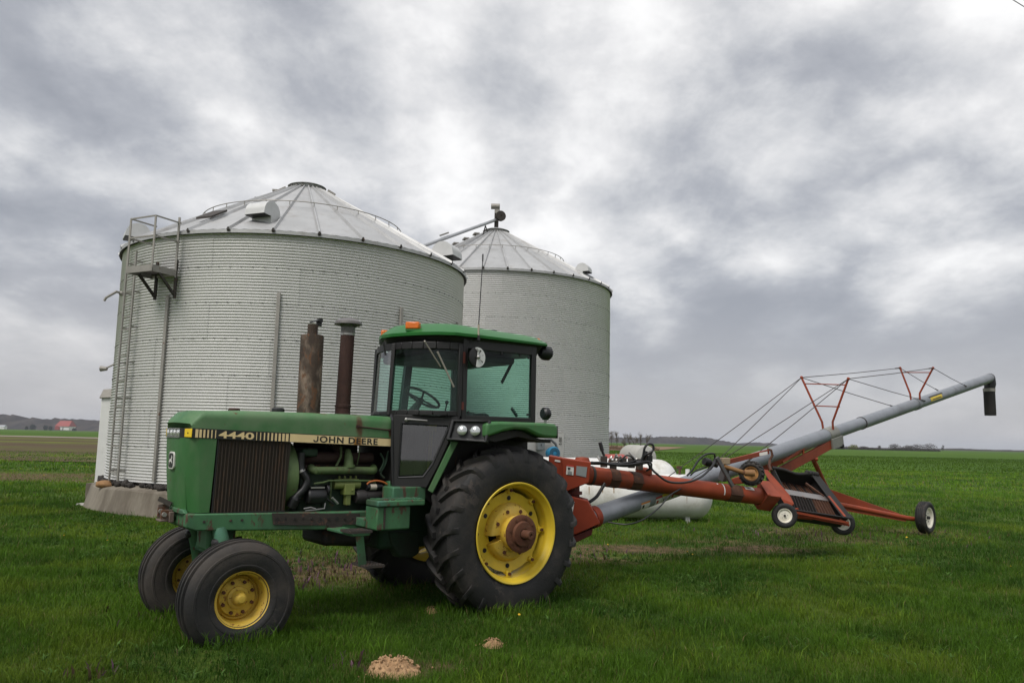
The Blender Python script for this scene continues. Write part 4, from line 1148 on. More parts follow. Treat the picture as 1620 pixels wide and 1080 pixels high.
# lift arms, struts and transport axle
for ds, nm in ((0.0, 0), (0.42, 1)):
    o_ = -SIDE * ds
    b = MB(); b.beam(A(1222, 752, 14.0) + o_, A(1318, 700.5, 15.45) + o_, 0.06, 0.17); b.build('lift_arm', REDP, AG, bevel=0.008)
    b = MB(); b.beam(A(1238, 731, 14.1) + o_, A(1270, 708.5, 14.6) + o_, 0.035, 0.035); b.beam(A(1270, 708.5, 14.6) + o_, A(1298, 698.5, 15.1) + o_, 0.035, 0.035); b.beam(A(1270.5, 708.5, 14.6) + o_, A(1271, 718, 14.6) + o_, 0.03, 0.03); b.build('arm_brace', REDP, AG)
b = MB(); b.cyl(A(1281, 726, 15.0), A(1294, 726, 14.95), 0.035, n=12); b.build('pivot_pin', REDP, AG)
WC = A(1464, 818, 16.35); WF = WC - SIDE * 2.15 + Vector((0, 0, 0.0))
b = MB(); b.tube([A(1287, 727, 15.05), A(1303, 762, 15.6), A(1312, 780, 15.9)], 0.045, 12); b.build('lift_strut', REDP, AG)
small_wheel(AG, 'transport_wheel', WC, SIDE, 0.325, 0.105, 0.20, RIMW, hub_mat=BLACK, grooves=4)
small_wheel(AG, 'transport_wheel', WF + Vector((0, 0, 0.02)), -SIDE, 0.325, 0.105, 0.20, RIMW, hub_mat=BLACK, grooves=4)
b = MB(); p0_ = A(1312, 781, 16.3); p1_ = A(1422, 814, 16.3)
b.hexa([p0_ + Vector((0, -.04, -.10)), p1_ + Vector((0, -.04, -.05)), p1_ + Vector((0, .04, -.05)), p0_ + Vector((0, .04, -.10)), p0_ + Vector((0, -.04, .10)), p1_ + Vector((0, -.04, .03)), p1_ + Vector((0, .04, .03)), p0_ + Vector((0, .04, .10))]); b.build('axle_beam', REDP, AG, bevel=0.008)
b = MB(); b.tube([A(1320, 796, 15.9), A(1434, 819, 16.2), A(1446, 820.5, 16.3)], [0.05, 0.05, 0.045], 14); b.build('axle_tube', REDP, AG)
b = MB(); b.beam(A(1330, 804, 15.95), A(1432, 822, 16.2), 0.05, 0.06); b.build('axle_brace', REDP, AG)
b = MB(); b.beam(A(1312, 781, 16.3), WF, 0.09, 0.12); b.build('axle_beam', REDP, AG)

# ---------------------------------------------------------------- tanks behind the auger
def lp_tank(name, right_px, top_py, Y, dia, L, z_bot, label, yaw=0.0, leg=True):
    q = at(*right_px, Y)
    t = empty(name, (q.x - L / 2, Y, 0), yaw); tag(t, label, 'tank')
    r = dia / 2; zc = z_bot + r
    hd_ = 0.85 * r
    prof = [(r * math.cos(a), -L / 2 + hd_ - hd_ * math.sin(a)) for a in np.linspace(math.pi / 2, 0, 9)]
    prof += [(r * math.cos(a), L / 2 - hd_ + hd_ * math.sin(a)) for a in np.linspace(0, math.pi / 2, 9)]
    b = MB(); b.lathe(prof, (0, 0, zc), (1, 0, 0), 40); b.build('shell', TANKW, t)
    for s in (-1, 1):
        b = MB(); b.box((s * (L / 2 - hd_ - .18), -0.06, z_bot / 2), (0.10, 0.36, z_bot + 0.14)); b.build('saddle', WHITEP, t)
    return t, zc, r
TB, zcB, rB = lp_tank('propane_tank', (1126, 785), 750, 18.2, 1.0, 4.6, 0.06, 'long white tank with rust streaks lying low behind the red swing tube')
b = MB(); b.cyl((1.55, -.05, zcB + rB), (1.58, -.05, zcB + rB + 0.16), 0.03, n=8); b.box((1.55, -.05, zcB + rB + .16), (0.12, 0.06, 0.06)); b.build('valve', BROWNB, TB)
b = MB(); b.cyl((1.75, 0, zcB + rB - .02), (1.75, 0, zcB + rB + 0.12), 0.05, n=10); b.build('filler_cap', WHITEP, TB)
RUSTM = mat('rust_stain', (0.28, 0.16, 0.055), 0.8, var=0.4); RUSTD = mat('rust_hole', (0.05, 0.028, 0.015), 0.9)
rr_ = random.Random(11)
for (x_, a_, w_, l_, m_) in ((-0.55, 25, 0.02, 0.18, RUSTM), (-0.25, 25, 0.025, 0.14, RUSTM), (0.0, 26, 0.03, 0.15, RUSTM), (0.02, 30, 0.06, 0.03, RUSTD), (0.30, 31, 0.06, 0.05, RUSTD), (0.36, 29, 0.04, 0.06, RUSTD), (0.25, 33, 0.02, 0.02, RUSTD), (0.62, 44, 0.04, 0.05, RUSTD), (0.63, 40, 0.02, 0.11, RUSTM), (1.0, 20, 0.015, 0.2, RUSTM), (1.62, 10, 0.012, 0.2, RUSTM)):
    m_b = MB(); rows = []
    n = 5
    for i in range(n + 1):
        a = R(a_ - math.degrees(l_ / rB) * i / n); rr0 = rB + 0.003
        wq = w_ * (1 - 0.5 * i / n) * rr_.uniform(0.7, 1.1) / 2
        rows.append([(x_ - wq, -rr0 * math.cos(a), zcB + rr0 * math.sin(a)), (x_ + wq, -rr0 * math.cos(a), zcB + rr0 * math.sin(a))])
    m_b.loft(rows, closed=False, cap=False); m_b.build('rust_streak', m_, TB, fix=False)
TA, zcA, rA = lp_tank('propane_tank', (1072, 757), 728, 21.4, 1.24, 4.6, 0.08, 'bright white domed tank standing behind the rust streaked one')
# grey fuel tank on a frame, and the small red tank
q = at(1010, 712, 26.0)
ft = empty('fuel_tank', (q.x, 26.0, 0), R(14)); tag(ft, 'grey round fuel tank on a stand, seen end on near the bare trees', 'tank')
b = MB(); b.lathe([(0.0, -0.66), (0.2, -0.65), (0.36, -0.6), (0.40, -0.5), (0.40, 0.7), (0.3, 0.78), (0, .8)], (0, 0, 1.28), (0, 1, 0), 28); b.build('shell', mat('grey_tank_paint', (0.46, 0.45, 0.42), 0.6, var=0.2, dirt=0.4, dirt_col=(0.3, 0.28, 0.25)), ft)
b = MB(); b.bb(-.4, .44, -.62, .7, 0.55, 0.88); b.bb(0.1, 0.42, -.66, -.5, 0.75, 1.18); b.build('pump_box', GREYLAB, ft, bevel=0.02)
for sx in (-.32, .32):
    for sy in (-.5, .55): b = MB(); b.bb(sx - .04, sx + .04, sy - .04, sy + .04, -.1, 0.95); b.build('leg', GALVD, ft)
b = MB(); b.lathe([(0, .04), (.08, .04), (.08, 0)], (0, -0.3, 1.66), (0, 0, 1), 12); b.build('filler_cap', DARKST, ft)
q = at(973, 720, 24.0)
rt = empty('red_tank', (q.x, 24.0, 0)); tag(rt, 'small faded red tank showing behind the black hoses', 'tank')
b = MB(); b.lathe([(0.0, -0.42), (0.16, -0.40), (0.25, -0.30), (0.26, 0.25), (0.2, 0.36), (0, .4)], (0, 0, 1.14), (1, 0.2, 0), 24); b.build('shell', mat('faded_red', (0.38, 0.075, 0.06), 0.55, var=0.2), rt)
b = MB(); b.bb(-.3, .3, -.2, .2, -0.1, 0.92); b.build('stand', REDP, rt)

# ---------------------------------------------------------------- tractor (local frame: x forward from the rear axle, y to its near side, z up)
T = empty('tractor', (TX, TY, 0), TYAW)
tag(T, 'old green farm tractor with yellow wheels and glazed cab parked on the grass', 'tractor')
def part(b, name, m, parent=T, bevel=0.0, **k): return b.build(name, m, parent, bevel=bevel, **k)

def nose(b):
    """rounds the front of the machine in plan, as the photographed nose is"""
    out = []
    for x, y, z in b.v:
        if x > 2.98:
            k = min(1, max(0, (abs(y) - .21) / .19)) ** 1.25
            x = x - .060 * k * min(1, (x - 2.98) / .11) - 0.012 * min(1, (x - 2.98) / .11)
        out.append((x, y, z))
    b.v = out
# --- hood: lofted from front to cab
def hood_ring(x, hw, zt, zb, rad, hwb=None):
    """half-open section: side bottom near -> top -> side bottom far"""
    hwb = hwb or hw
    pts = [(x, hwb, zb), (x, hw, zb + (zt - zb) * 0.5)]
    for i in range(7):
        a = math.pi / 2 * i / 6
        pts.append((x, hw - rad + rad * math.cos(a), zt - rad + rad * math.sin(a)))
    mid = [(x, hw * .75, zt + .004), (x, hw * .5, zt + .008), (x, 0.0, zt + 0.012), (x, -hw * .5, zt + .008), (x, -hw * .75, zt + .004)]
    far = [(p[0], -p[1], p[2]) for p in reversed(pts)]
    return [Vector(p) for p in pts + mid + far]
b = MB()
rings = [hood_ring(3.175, 0.385, 1.845, 1.80, 0.03), hood_ring(3.15, 0.395, 1.885, 1.80, 0.035), hood_ring(3.09, 0.40, 1.945, 1.797, 0.05), hood_ring(3.02, 0.40, 1.957, 1.793, 0.06), hood_ring(2.6, 0.40, 1.973, 1.783, 0.07),
         hood_ring(2.0, 0.40, 1.977, 1.768, 0.07), hood_ring(1.5, 0.40, 1.977, 1.757, 0.07), hood_ring(1.13, 0.40, 1.972, 1.749, 0.075)]
b.loft(rings, closed=False, cap=False)
n_ = len(rings[0])
b.add(rings[0], [tuple(range(n_))])
# inner skin so that the hood has a thickness
inner = [[Vector((p.x, p.y * 0.965, p.z - (0.018 if p.z > 1.85 else 0.0))) for p in r_] for r_ in rings[2:]]
b.loft(inner, closed=False, cap=False)
nose(b)
hood = part(b, 'hood', HOODG, ang=28)
# side rail that carries the decal stripe, both sides
def rail_z(x): 
    k = (x - 1.105) / (3.157 - 1.105); return 1.668 + 0.056 * k, 1.749 + 0.056 * k
for s in (1, -1):
    b = MB(); z0a, z1a = rail_z(3.10); z0b, z1b = rail_z(1.105)
    b.hexa([Vector(p) for p in ((1.105, s * .375, z0b), (3.10, s * .375, z0a), (3.10, s * .401, z0a), (1.105, s * .401, z0b), (1.105, s * .375, z1b + .004), (3.10, s * .375, z1a + .004), (3.10, s * .401, z1a + .004), (1.105, s * .401, z1b + .004))])
    part(b, 'hood_rail', DECALB)
def stripe_piece(x0, x1, m_, inset0=0.09, inset1=0.09, y=0.4035, name='stripe', s=1, d=0.0022):
    pts = []
    za0, za1 = rail_z(x0); zb0, zb1 = rail_z(x1)
    h = za1 - za0
    p4 = [(x0, s * y, za0 + h * inset0), (x1, s * y, zb0 + h * inset0), (x1, s * y, zb1 - h * inset1), (x0, s * y, za1 - h * inset1)]
    b_ = MB(); b_.prism(p4, (0, -s * d, 0)); return b_.build(name, m_, T)
for s in (1, -1):
    b = MB(); ma, mb_ = Vector((3.133, s * .300, 1.764)), Vector((3.100, s * .398, 1.764)); mn = Vector((.098, s * .033, 0)).normalized()
    b.prism([ma + Vector((0, 0, -.036)), mb_ + Vector((0, 0, -.038)), mb_ + Vector((0, 0, .038)), ma + Vector((0, 0, .036))], mn * .007); mk = part(b, 'side_marker', LAMPY, bevel=0.003)
    b = MB(); b.sphere((ma + mb_) / 2 + mn * .007, 0.007, 8, 5); part(b, 'marker_screw', BLACK, mk)
    xs_ = np.linspace(3.075, 2.905, 6)
    for i, x in enumerate(xs_): stripe_piece(x, x - [0.024, 0.020, 0.016, 0.013, 0.010, 0.007][i], CREAM, 0.06, 0.06, s=s)
    xs_ = np.linspace(2.535, 2.255, 9)
    for i, x in enumerate(xs_): stripe_piece(x, x - (0.006 + 0.0024 * i), CREAM, 0.06, 0.06, s=s)
    stripe_piece(2.215, 1.115, CREAM, 0.04, 0.04, s=s)
def text_on(s_txt, body, size, x_left, z_base, m_, y=0.4048, sx=1.0, bold=0.02, length=None, plane='side', slope=0.0, name='lettering', spacing=1.0):
    cu = bpy.data.curves.new(name, 'FONT'); cu.body = body; cu.size = size; cu.extrude = 0.0008; cu.offset = bold * size; cu.space_character = spacing
    tmp = bpy.data.objects.new('tmp', cu); COL.objects.link(tmp)
    dg = bpy.context.evaluated_depsgraph_get(); dg.update()
    me = bpy.data.meshes.new_from_object(tmp.evaluated_get(dg))
    bpy.data.objects.remove(tmp, do_unlink=True); bpy.data.curves.remove(cu)
    n = len(me.vertices); co = np.zeros(n * 3); me.vertices.foreach_get('co', co); co = co.reshape(-1, 3)
    w = co[:, 0].max() - co[:, 0].min(); k = (length / w) if length else sx
    co[:, 0] = (co[:, 0] - co[:, 0].min()) * k
    X = x_left - co[:, 0]; Z = z_base + co[:, 1] + slope * co[:, 0]; Yv = y + co[:, 2]
    me.vertices.foreach_set('co', np.stack([X, Yv, Z], -1).ravel())
    me.materials.clear(); me.materials.append(m_)
    o = link(name, me, T)
    return o
SLP = -0.056 / 2.052
za, zb = rail_z(1.99)
text_on(0, 'OHN DEERE', 0.083, 1.918, za + 0.011, DECALB, length=0.623, bold=0.026, slope=SLP, y=.4045, spacing=1.15)
b = MB(); jz = za + .011; jx = 1.985
jo = [(.053, .058), (.053, .018), (.049, .007), (.040, .001), (.028, -.001), (.014, .001), (.005, .008), (.001, .020), (.013, .023), (.016, .015), (.023, .011), (.032, .011), (.038, .016), (.040, .024), (.040, .058)]
b.prism([(jx - u_, .4040, jz + v_) for u_, v_ in jo], (0, .0012, 0)); part(b, 'lettering', DECALB)
za, zb = rail_z(2.88)
text_on(0, '4440', 0.083, 2.875, za + 0.011, CREAM, length=0.318, bold=0.026, slope=SLP, y=.4035)
# front cowl with rounded corners, tapering down
def cowl_ring(z, x, hw, r):
    pts = [(2.905 - (z - 1.07) * 0.03, hw + 0.0, z)]
    for i in range(6):
        a = math.pi / 2 * i / 5
        pts.append((x - r + r * math.sin(a), hw - r + r * math.cos(a), z))
    far = [(p[0], -p[1], p[2]) for p in reversed(pts)]
    mid = [(x, yy, z) for yy in (.30, .22, .1, -.1, -.22, -.30)]
    return [Vector(p) for p in pts + mid + far]
b = MB()
zs = [(1.722, 3.165, .397, .06), (1.60, 3.16, .396, .075), (1.40, 3.145, .393, .09), (1.20, 3.125, .387, .11), (1.075, 3.11, .38, .13)]
rg = [cowl_ring(*z) for z in zs]
b.loft(rg, closed=False, cap=False); b.add(rg[-1], [tuple(range(len(rg[-1])))]); b.add(rg[0], [tuple(range(len(rg[0])))])
nose(b)
cowl = part(b, 'front_cowl', GREEN, ang=40)
# headlight band
b = MB(); ys_ = [-.397, -.36, -.30, -.24, -.2, 0, .2, .24, .30, .36, .397]
b.loft([[(3.05 if i_ in (0, 3) else 3.166, y_, (1.722, 1.722, 1.806, 1.806)[i_]) for i_ in range(4)] for y_ in ys_]); nose(b); hb = part(b, 'headlight_band', BLACK)
for y0 in (0.108, -0.108):
    for dy in (0.051, -0.051):
        b = MB(); b.bb(3.14, 3.160, y0 + dy - .046, y0 + dy + .046, 1.730, 1.798); l_ = part(b, 'headlight', CHROME, hb, bevel=0.006)
        b = MB(); b.sphere((3.158, y0 + dy, 1.764), 0.027, 12, 8, (0.4, 1, 1)); part(b, 'lens', mat('bright_lens', (0.8, 0.8, 0.78), 0.1, metal=0.6) if 'bright_lens' not in MATS else MATS['bright_lens'], l_)
    b = MB(); b.bb(3.13, 3.163, y0 - .104, y0 + .104, 1.722, 1.729); b.bb(3.13, 3.163, y0 - .104, y0 + .104, 1.799, 1.806); b.bb(3.13, 3.163, y0 - .004, y0 + .004, 1.729, 1.799); part(b, 'lamp_frame', SILVER, hb)
# badge with the leaping deer
bd = MB()
def rrect(x, w, h, r, zc, n=5, yo=0):
    pts = []
    for (cx, cz, a0) in ((w / 2 - r, h / 2 - r, 0), (-w / 2 + r, h / 2 - r, 90), (-w / 2 + r, -h / 2 + r, 180), (w / 2 - r, -h / 2 + r, 270)):
        for i in range(n + 1):
            a = R(a0 + 90 * i / n); pts.append((x, yo + cx + r * math.cos(a), zc + cz + r * math.sin(a)))
    return pts
bd.prism(rrect(3.13, 0.17, 0.155, 0.035, 1.515), (0.026, 0, 0)); badge = part(bd, 'badge', LABELW, cowl, bevel=0.004)
bd = MB(); bd.prism(rrect(3.155, 0.142, 0.128, 0.025, 1.515), (0.003, 0, 0)); part(bd, 'badge_field', DECALB, cowl)
deer = [(-0.055, -0.01), (-0.03, 0.012), (0.0, 0.012), (0.018, 0.026), (0.022, 0.046), (0.028, 0.046), (0.030, 0.034), (0.044, 0.026), (0.042, 0.018), (0.030, 0.018), (0.028, 0.0), (0.046, -0.022), (0.040, -0.026), (0.020, -0.010), (0.0, -0.012), (-0.022, -0.012), (-0.036, -0.034), (-0.046, -0.04), (-0.038, -0.016)]
bd = MB(); bd.prism([(3.158, y, 1.515 + z) for y, z in deer], (0.0025, 0, 0)); part(bd, 'deer_emblem', LABELW, cowl)
# side grilles with their ribs
for s in (1, -1):
    b = MB(); b.prism([(2.885, s * .375, 1.066), (2.868, s * .375, 1.716), (2.19, s * .375, 1.695), (2.22, s * .375, 1.060)], (0, s * -.02, 0)); gp = part(b, 'side_grille', GRILL)
    rib = MB(); rib.add([(0, 0, 0), (-.010, .016, 0), (-.020, 0, 0), (-0.012, 0, .638), (-.022, .016, .638), (-.032, 0, .638)], [(0, 1, 4, 3), (1, 2, 5, 4)])
    if s < 0: rib.v = [(x, -y, z) for x, y, z in rib.v]
    rme = rib.mesh('grille_rib', GRILL, fix=False)
    for i in range(21):
        link('grille_rib', rme, gp, (2.878 - i * 0.0312, s * .3755, 1.066))
    b = MB(); b.beam((2.885, s * .382, 1.066), (2.22, s * .382, 1.062), 0.014, 0.014); b.beam((2.883, s * .382, 1.066), (2.868, s * .382, 1.712), 0.012, 0.012, (1, 0, 0)); part(b, 'grille_frame', BLACK, gp)
# fan shroud
b = MB(); b.lathe([(0.355, 2.20), (0.365, 2.17), (0.365, 2.09), (0.335, 2.075), (0.20, 2.075)], (0, 0, 1.37), (1, 0, 0), 40)
b.v = [(x, y, 1.37 + (z - 1.37) * 0.93) for x, y, z in b.v]
part(b, 'fan_shroud', PALEG)
b = MB(); b.bb(2.22, 2.85, -.33, .33, 1.07, 1.70); part(b, 'radiator', GRIME)
b = MB()
for k in range(6): b.box((0, 0, 0), (0.03, 0.09, 0.5), Matrix.Rotation(k * math.pi / 3, 3, 'X') )
b.v = [(x + 2.03, y, z + 1.37) for x, y, z in b.v]; part(b, 'fan', GRIME)

# --- frame rails and front support
for s in (1, -1):
    b = MB(); P = lambda x, y, z: Vector((x, s * y, z))
    b.prism([P(3.10, .30, 1.072), P(3.10, .30, .955), P(3.02, .30, .925), P(1.56, .30, .862), P(1.10, .30, .862), P(1.10, .30, 1.03), P(1.56, .30, 1.036)], (0, s * .105, 0))
    part(b, 'frame_rail', FADED, bevel=0.012)
    b = MB(); b.prism([P(2.35, .4055, 1.052), P(2.33, .4055, .945), P(1.80, .4055, .915), P(1.78, .4055, .895), P(1.66, .4055, .89), P(1.63, .4055, .915), P(1.46, .4055, .905), P(1.46, .4055, 1.015), P(1.7, .4055, 1.022)], (0, s * .008, 0)); rp = part(b, 'rail_plate', RUSTG)
    for i in range(11):
        x = 2.30 - i * 0.085; z = 1.0 - i * 0.004
        b = MB(); b.cyl((x, s * .410, z), (x, s * .4155 + (s * .006 if i % 2 == 0 else 0), z), 0.011 if i != 7 else 0.022, n=10); part(b, 'bolt', GRIME, rp)
    b = MB()
    for x in (2.95, 2.72, 2.62): b.cyl((x, s * .40, 1.0), (x, s * .412, 1.0), 0.012, n=8)
    part(b, 'bolts', RUSTG)
b = MB(); b.bb(2.98, 3.085, -.36, .36, .93, 1.072); part(b, 'front_support', FADED, bevel=0.04, seg=4)
b = MB(); b.prism([(3.07, y, z) for y, z in ((-.36, 1.10), (.30, 1.10), (.36, 1.07), (.30, 1.055), (-.36, 1.055))], (0.04, 0, 0)); part(b, 'support_lip', FADED, bevel=0.01)
# front hitch bracket with weights pins
b = MB(); b.bb(3.11, 3.15, -.12, .06, .97, 1.06); b.box((3.165, -0.10, 1.06), (0.10, 0.018, 0.12)); b.box((3.165, 0.02, 1.03), (0.10, 0.018, 0.10)); b.box((3.175, -.04, .985), (.09, .16, .018))
tb_ = part(b, 'tow_bracket', mat('rusty_steel', (0.20, 0.15, 0.125), 0.7, metal=0.4, rust=0.45, rs=12.0, var=0.5), bevel=0.004)
for (y, z) in ((-.10, 1.06), (.02, 1.04)):
    b = MB(); b.cyl((3.19, y - .035, z), (3.19, y + .035, z), 0.020, n=12); part(b, 'pin', GALVD, tb_)
b = MB(); b.beam((3.12, -.02, 1.12), (3.21, -.10, 1.17), 0.018, 0.04); part(b, 'bracket_arm', DARKST, tb_)
# front axle
b = MB(); b.bb(2.58, 2.84, -.17, .17, .70, .93); part(b, 'axle_pivot', FADED, bevel=0.03)
b = MB(); b.hexa([Vector(p) for p in ((2.63, -.42, .66), (2.79, -.42, .66), (2.79, .42, .66), (2.63, .42, .66), (2.65, -.42, .80), (2.77, -.42, .80), (2.77, .42, .80), (2.65, .42, .80))]); part(b, 'front_axle', FADED, bevel=0.02)
for s in (1, -1):
    b = MB(); b.tube([(2.80, s * .36, .93), (2.78, s * .40, .80), (2.74, s * .43, .62), (2.71, s * .45, .50)], [0.06, 0.065, 0.055, 0.06], 12); b.sphere((2.71, s * .45, .43), 0.085, 12, 8); b.cyl((2.71, s * .42, .39), (2.71, s * .62, .39), 0.05, n=12); part(b, 'spindle', FADED)
    b = MB(); b.beam((2.55, s * .42, .70), (2.45, s * .1, .78), 0.04, 0.03); b.sphere((2.55, s * .42, .70), 0.035, 8, 6); part(b, 'tie_rod', RUSTG)
    b = MB(); b.lathe([(0.0, 0), (0.035, 0.0), (0.045, .02), (0.035, .06), (0, .07)], (2.805, s * .40, .81), (1, 0, 0), 12); part(b, 'steering_stop', BLACK)

# --- wheels
def flat_foot(b, zc, floor, hw):
    """the tyre's loaded foot: flattened on the ground, its walls bulging a little"""
    out = []
    for x, y, z in b.v:
        f = floor - zc
        if z < f:
            k = (f - z); z = f - 0.12 * k; y *= 1 + 0.5 * k
        out.append((x, y, z))
    b.v = out
def front_wheel(s):
    w = empty('front_wheel', (2.71, s * .655, .385), 0, T)
    Rf, hw, Rb = 0.485, 0.165, 0.225
    pr = [(Rb - .005, -.13), (Rb + .01, -.15), (0.262, -.163), (0.268, -.167), (0.285, -.169), (0.290, -.166), (0.345, -.174), (0.388, -.170), (0.392, -.174), (0.408, -.172), (0.412, -.164), (0.448, -.148)]
    for x in (-.125, -.045, .045, .125):
        pass
    crown = lambda x: Rf - 0.022 * (x / .14) ** 2
    for x in (-.098, -.034, .034, .098):
        pr += [(crown(x - .022), x - .022), (crown(x) - .030, x - .018), (crown(x) - .030, x + .018), (crown(x + .022), x + .022)]
    pr += [(0.448, .148), (0.412, .164), (0.408, .172), (0.392, .174), (0.388, .170), (0.345, .174), (0.290, .166), (0.285, .169), (0.268, .167), (0.262, .163), (Rb + .01, .15), (Rb - .005, .13)]
    b = MB(); b.lathe(pr, (0, 0, 0), (0, s, 0), 96); flat_foot(b, .385, .055, .17); b.build('tyre', RUBBER, w)
    b = MB(); b.lathe([(.224, .145), (.232, .152), (.236, .145), (.222, .128), (.205, .118), (.196, .03), (.178, -.01), (.168, -.012), (.152, .012), (.075, .018), (.07, .02)], (0, 0, 0), (0, s, 0), 44)
    b.lathe([(.224, -.145), (.2, -.11), (.19, 0.0), (.175, .03)], (0, 0, 0), (0, s, 0), 44); rim = b.build('rim', YRUST, w)
    b = MB(); b.lathe([(.095, .012), (.090, .035), (.066, .045), (.056, .07), (.045, .115), (.028, .13), (0, .133)], (0, 0, 0), (0, s, 0), 28); hubo = b.build('hub', YRUST, w)
    for k in range(8):
        a = 2 * math.pi * (k + .5) / 8
        b = MB(); c = Vector((math.cos(a) * .132, s * .012, math.sin(a) * .132)); b.cyl(c, c + Vector((0, s * .026, 0)), 0.015, n=6); b.build('wheel_nut', HUBR, rim)
    b = MB(); b.cyl((.17, s * .05, .10), (.185, s * .09, .11), 0.008, n=6); b.build('valve_stem', BLACK, rim)
    return w
fw = front_wheel(1)
front_wheel(-1)
def rear_wheel(s):
    w = empty('rear_wheel', (0, s * .835, .815), 0, T)
    pr = [(0.495, -.20), (0.51, -.215), (0.57, -.232), (0.66, -.242), (0.745, -.235), (0.80, -.215), (0.828, -.185), (0.838, -.12), (0.843, 0), (0.838, .12), (0.828, .185), (0.80, .215), (0.745, .235), (0.66, .242), (0.57, .232), (0.51, .215), (0.495, .20)]
    b = MB(); b.lathe(pr, (0, 0, 0), (0, s, 0), 72)
    N = 23
    lat = [-0.01, 0.05, 0.11, 0.165, 0.205, 0.232, 0.240]
    rbot = [0.832, 0.832, 0.830, 0.820, 0.800, 0.765, 0.735]
    rtop = [0.886, 0.886, 0.884, 0.877, 0.860, 0.803, 0.743]
    angs = [0.0, 0.055, 0.115, 0.165, 0.195, 0.215, 0.222]
    for side in (1, -1):
        for k in range(N):
            a0 = 2 * math.pi * (k + (0.5 if side > 0 else 0.0)) / N
            rows = []
            for i in range(len(lat)):
                y = lat[i] * side
                wd = (0.030 if i == 0 else 0.024 + 0.006 * (i / 6)) / 0.86
                a = a0 + angs[i]
                ring = []
                for rr, da in ((rbot[i] - .01, -wd * 1.25), (rtop[i], -wd * 0.8), (rtop[i], wd * 0.8), (rbot[i] - .01, wd * 1.25)):
                    ring.append((rr * math.cos(a + da), y, rr * math.sin(a + da)))
                rows.append(ring)
            b.loft(rows, closed=True, cap=True)
    flat_foot(b, .815, .06, .24); b.build('tyre', RUBBER, w, ang=30)
    b = MB()
    b.lathe([(.492, .212), (.508, .222), (.516, .232), (.508, .240), (.494, .235), (.484, .215), (.478, .19), (.462, .175), (.455, .15), (.462, .125), (.455, .10), (.442, .06), (.442, -.06), (.470, -.18), (.50, -.235)], (0, 0, 0), (0, s, 0), 72)
    rim = b.build('rim', YELLOW, w, ang=40)
    # disc with scalloped edge
    n = 96; ring0 = []; ring1 = []
    for k in range(n):
        a = 2 * math.pi * k / n
        lobe = max(0.0, math.cos(8 * a)) ** 3
        r_o = 0.405 + 0.042 * lobe
        ring0.append((r_o * math.cos(a), s * .085, r_o * math.sin(a)))
        ring1.append((0.25 * math.cos(a), s * .065, 0.25 * math.sin(a)))
    b = MB(); b.loft([[(x, y - s * .02, z) for x, y, z in ring0], ring0, ring1], cap=False); disc = b.build('disc', YELLOW, w, ang=50)
    for k in range(8):
        a = 2 * math.pi * k / 8
        c = Vector((.425 * math.cos(a), s * .085, .425 * math.sin(a)))
        b = MB(); b.box(c + Vector((0, s * .012, 0)), (0.07, 0.028, 0.055), Matrix.Rotation(-a, 3, 'Y')); b.build('rim_lug', YELLOW, disc, bevel=0.01)
        b = MB(); b.cyl(c + Vector((0, s * .02, 0)), c + Vector((0, s * .045, 0)), 0.017, n=6); b.build('wheel_nut', HUBR, disc)
    for k in range(6):
        a = 2 * math.pi * (k + .5) / 6
        c = Vector((.345 * math.cos(a), s * .0775, .345 * math.sin(a))); b = MB(); b.cyl(c, c + Vector((0, s * .004, 0)), 0.024, n=14); b.build('disc_hole', GRIME, disc)
    # two half-round castings with a gap between them
    for (g0, g1) in ((R(-52), R(95)), (R(113), R(292))):
        # angles measured from +z towards axis x u
        b = MB(); prof = [(0.125, .06), (0.125, .165), (.16, .172), (.245, .168), (.268, .155), (.285, .125), (.297, .10), (.297, .06)]
        b.lathe(prof, (0, 0, 0), (0, s, 0), 26, a0=g0, a1=g1)
        m = 27
        for e in (0, 26): b.add([b.v[i * m + e] for i in range(len(prof))], [tuple(range(len(prof)))])
        hw_ = b.build('wheel_casting', YRUST, w, ang=30, bevel=0.004)
        for f in (0.2, 0.5, 0.8):
            a = g0 + (g1 - g0) * f
            ax_ = Vector((0, s, 0)); u_ = Vector((0, 0, 1)); w_ = ax_.cross(u_)
            c = (u_ * math.cos(a) + w_ * math.sin(a)) * .225 + ax_ * .166
            b = MB(); b.cyl(c, c + ax_ * .012, 0.020, n=8); b.build('casting_bolt', HUBR, hw_)
    b = MB(); b.lathe([(.165, .08), (.172, .20), (.180, .22), (.180, .275)], (0, 0, 0), (0, s, 0), 36); hub = b.build('hub', YRUST, w)
    b = MB(); b.lathe([(.186, .275), (.190, .285), (.190, .312), (.172, .320), (.130, .318), (.120, .345), (.075, .352), (.055, .352)], (0, 0, 0), (0, s, 0), 36)
    b.lathe([(.170, .283), (.170, .288), (.1, .288)], (0, 0, 0), (0, s, 0), 36)
    hf = b.build('hub_flange', HUBR, w)
    for k in range(8):
        a = 2 * math.pi * (k + .3) / 8; c = Vector((.158 * math.cos(a), s * .312, .158 * math.sin(a))); b = MB(); b.cyl(c, c + Vector((0, s * .014, 0)), 0.014, n=6); b.build('hub_bolt', HUBR, hf)
    b = MB(); b.lathe([(.046, .25), (.046, .455), (.040, .465), (.018, .465), (.012, .45), (0, .45)], (0, 0, 0), (0, s, 0), 24); b.build('axle_end', HUBR, w)
    return w
rear_wheel(1)
w2 = rear_wheel(-1)

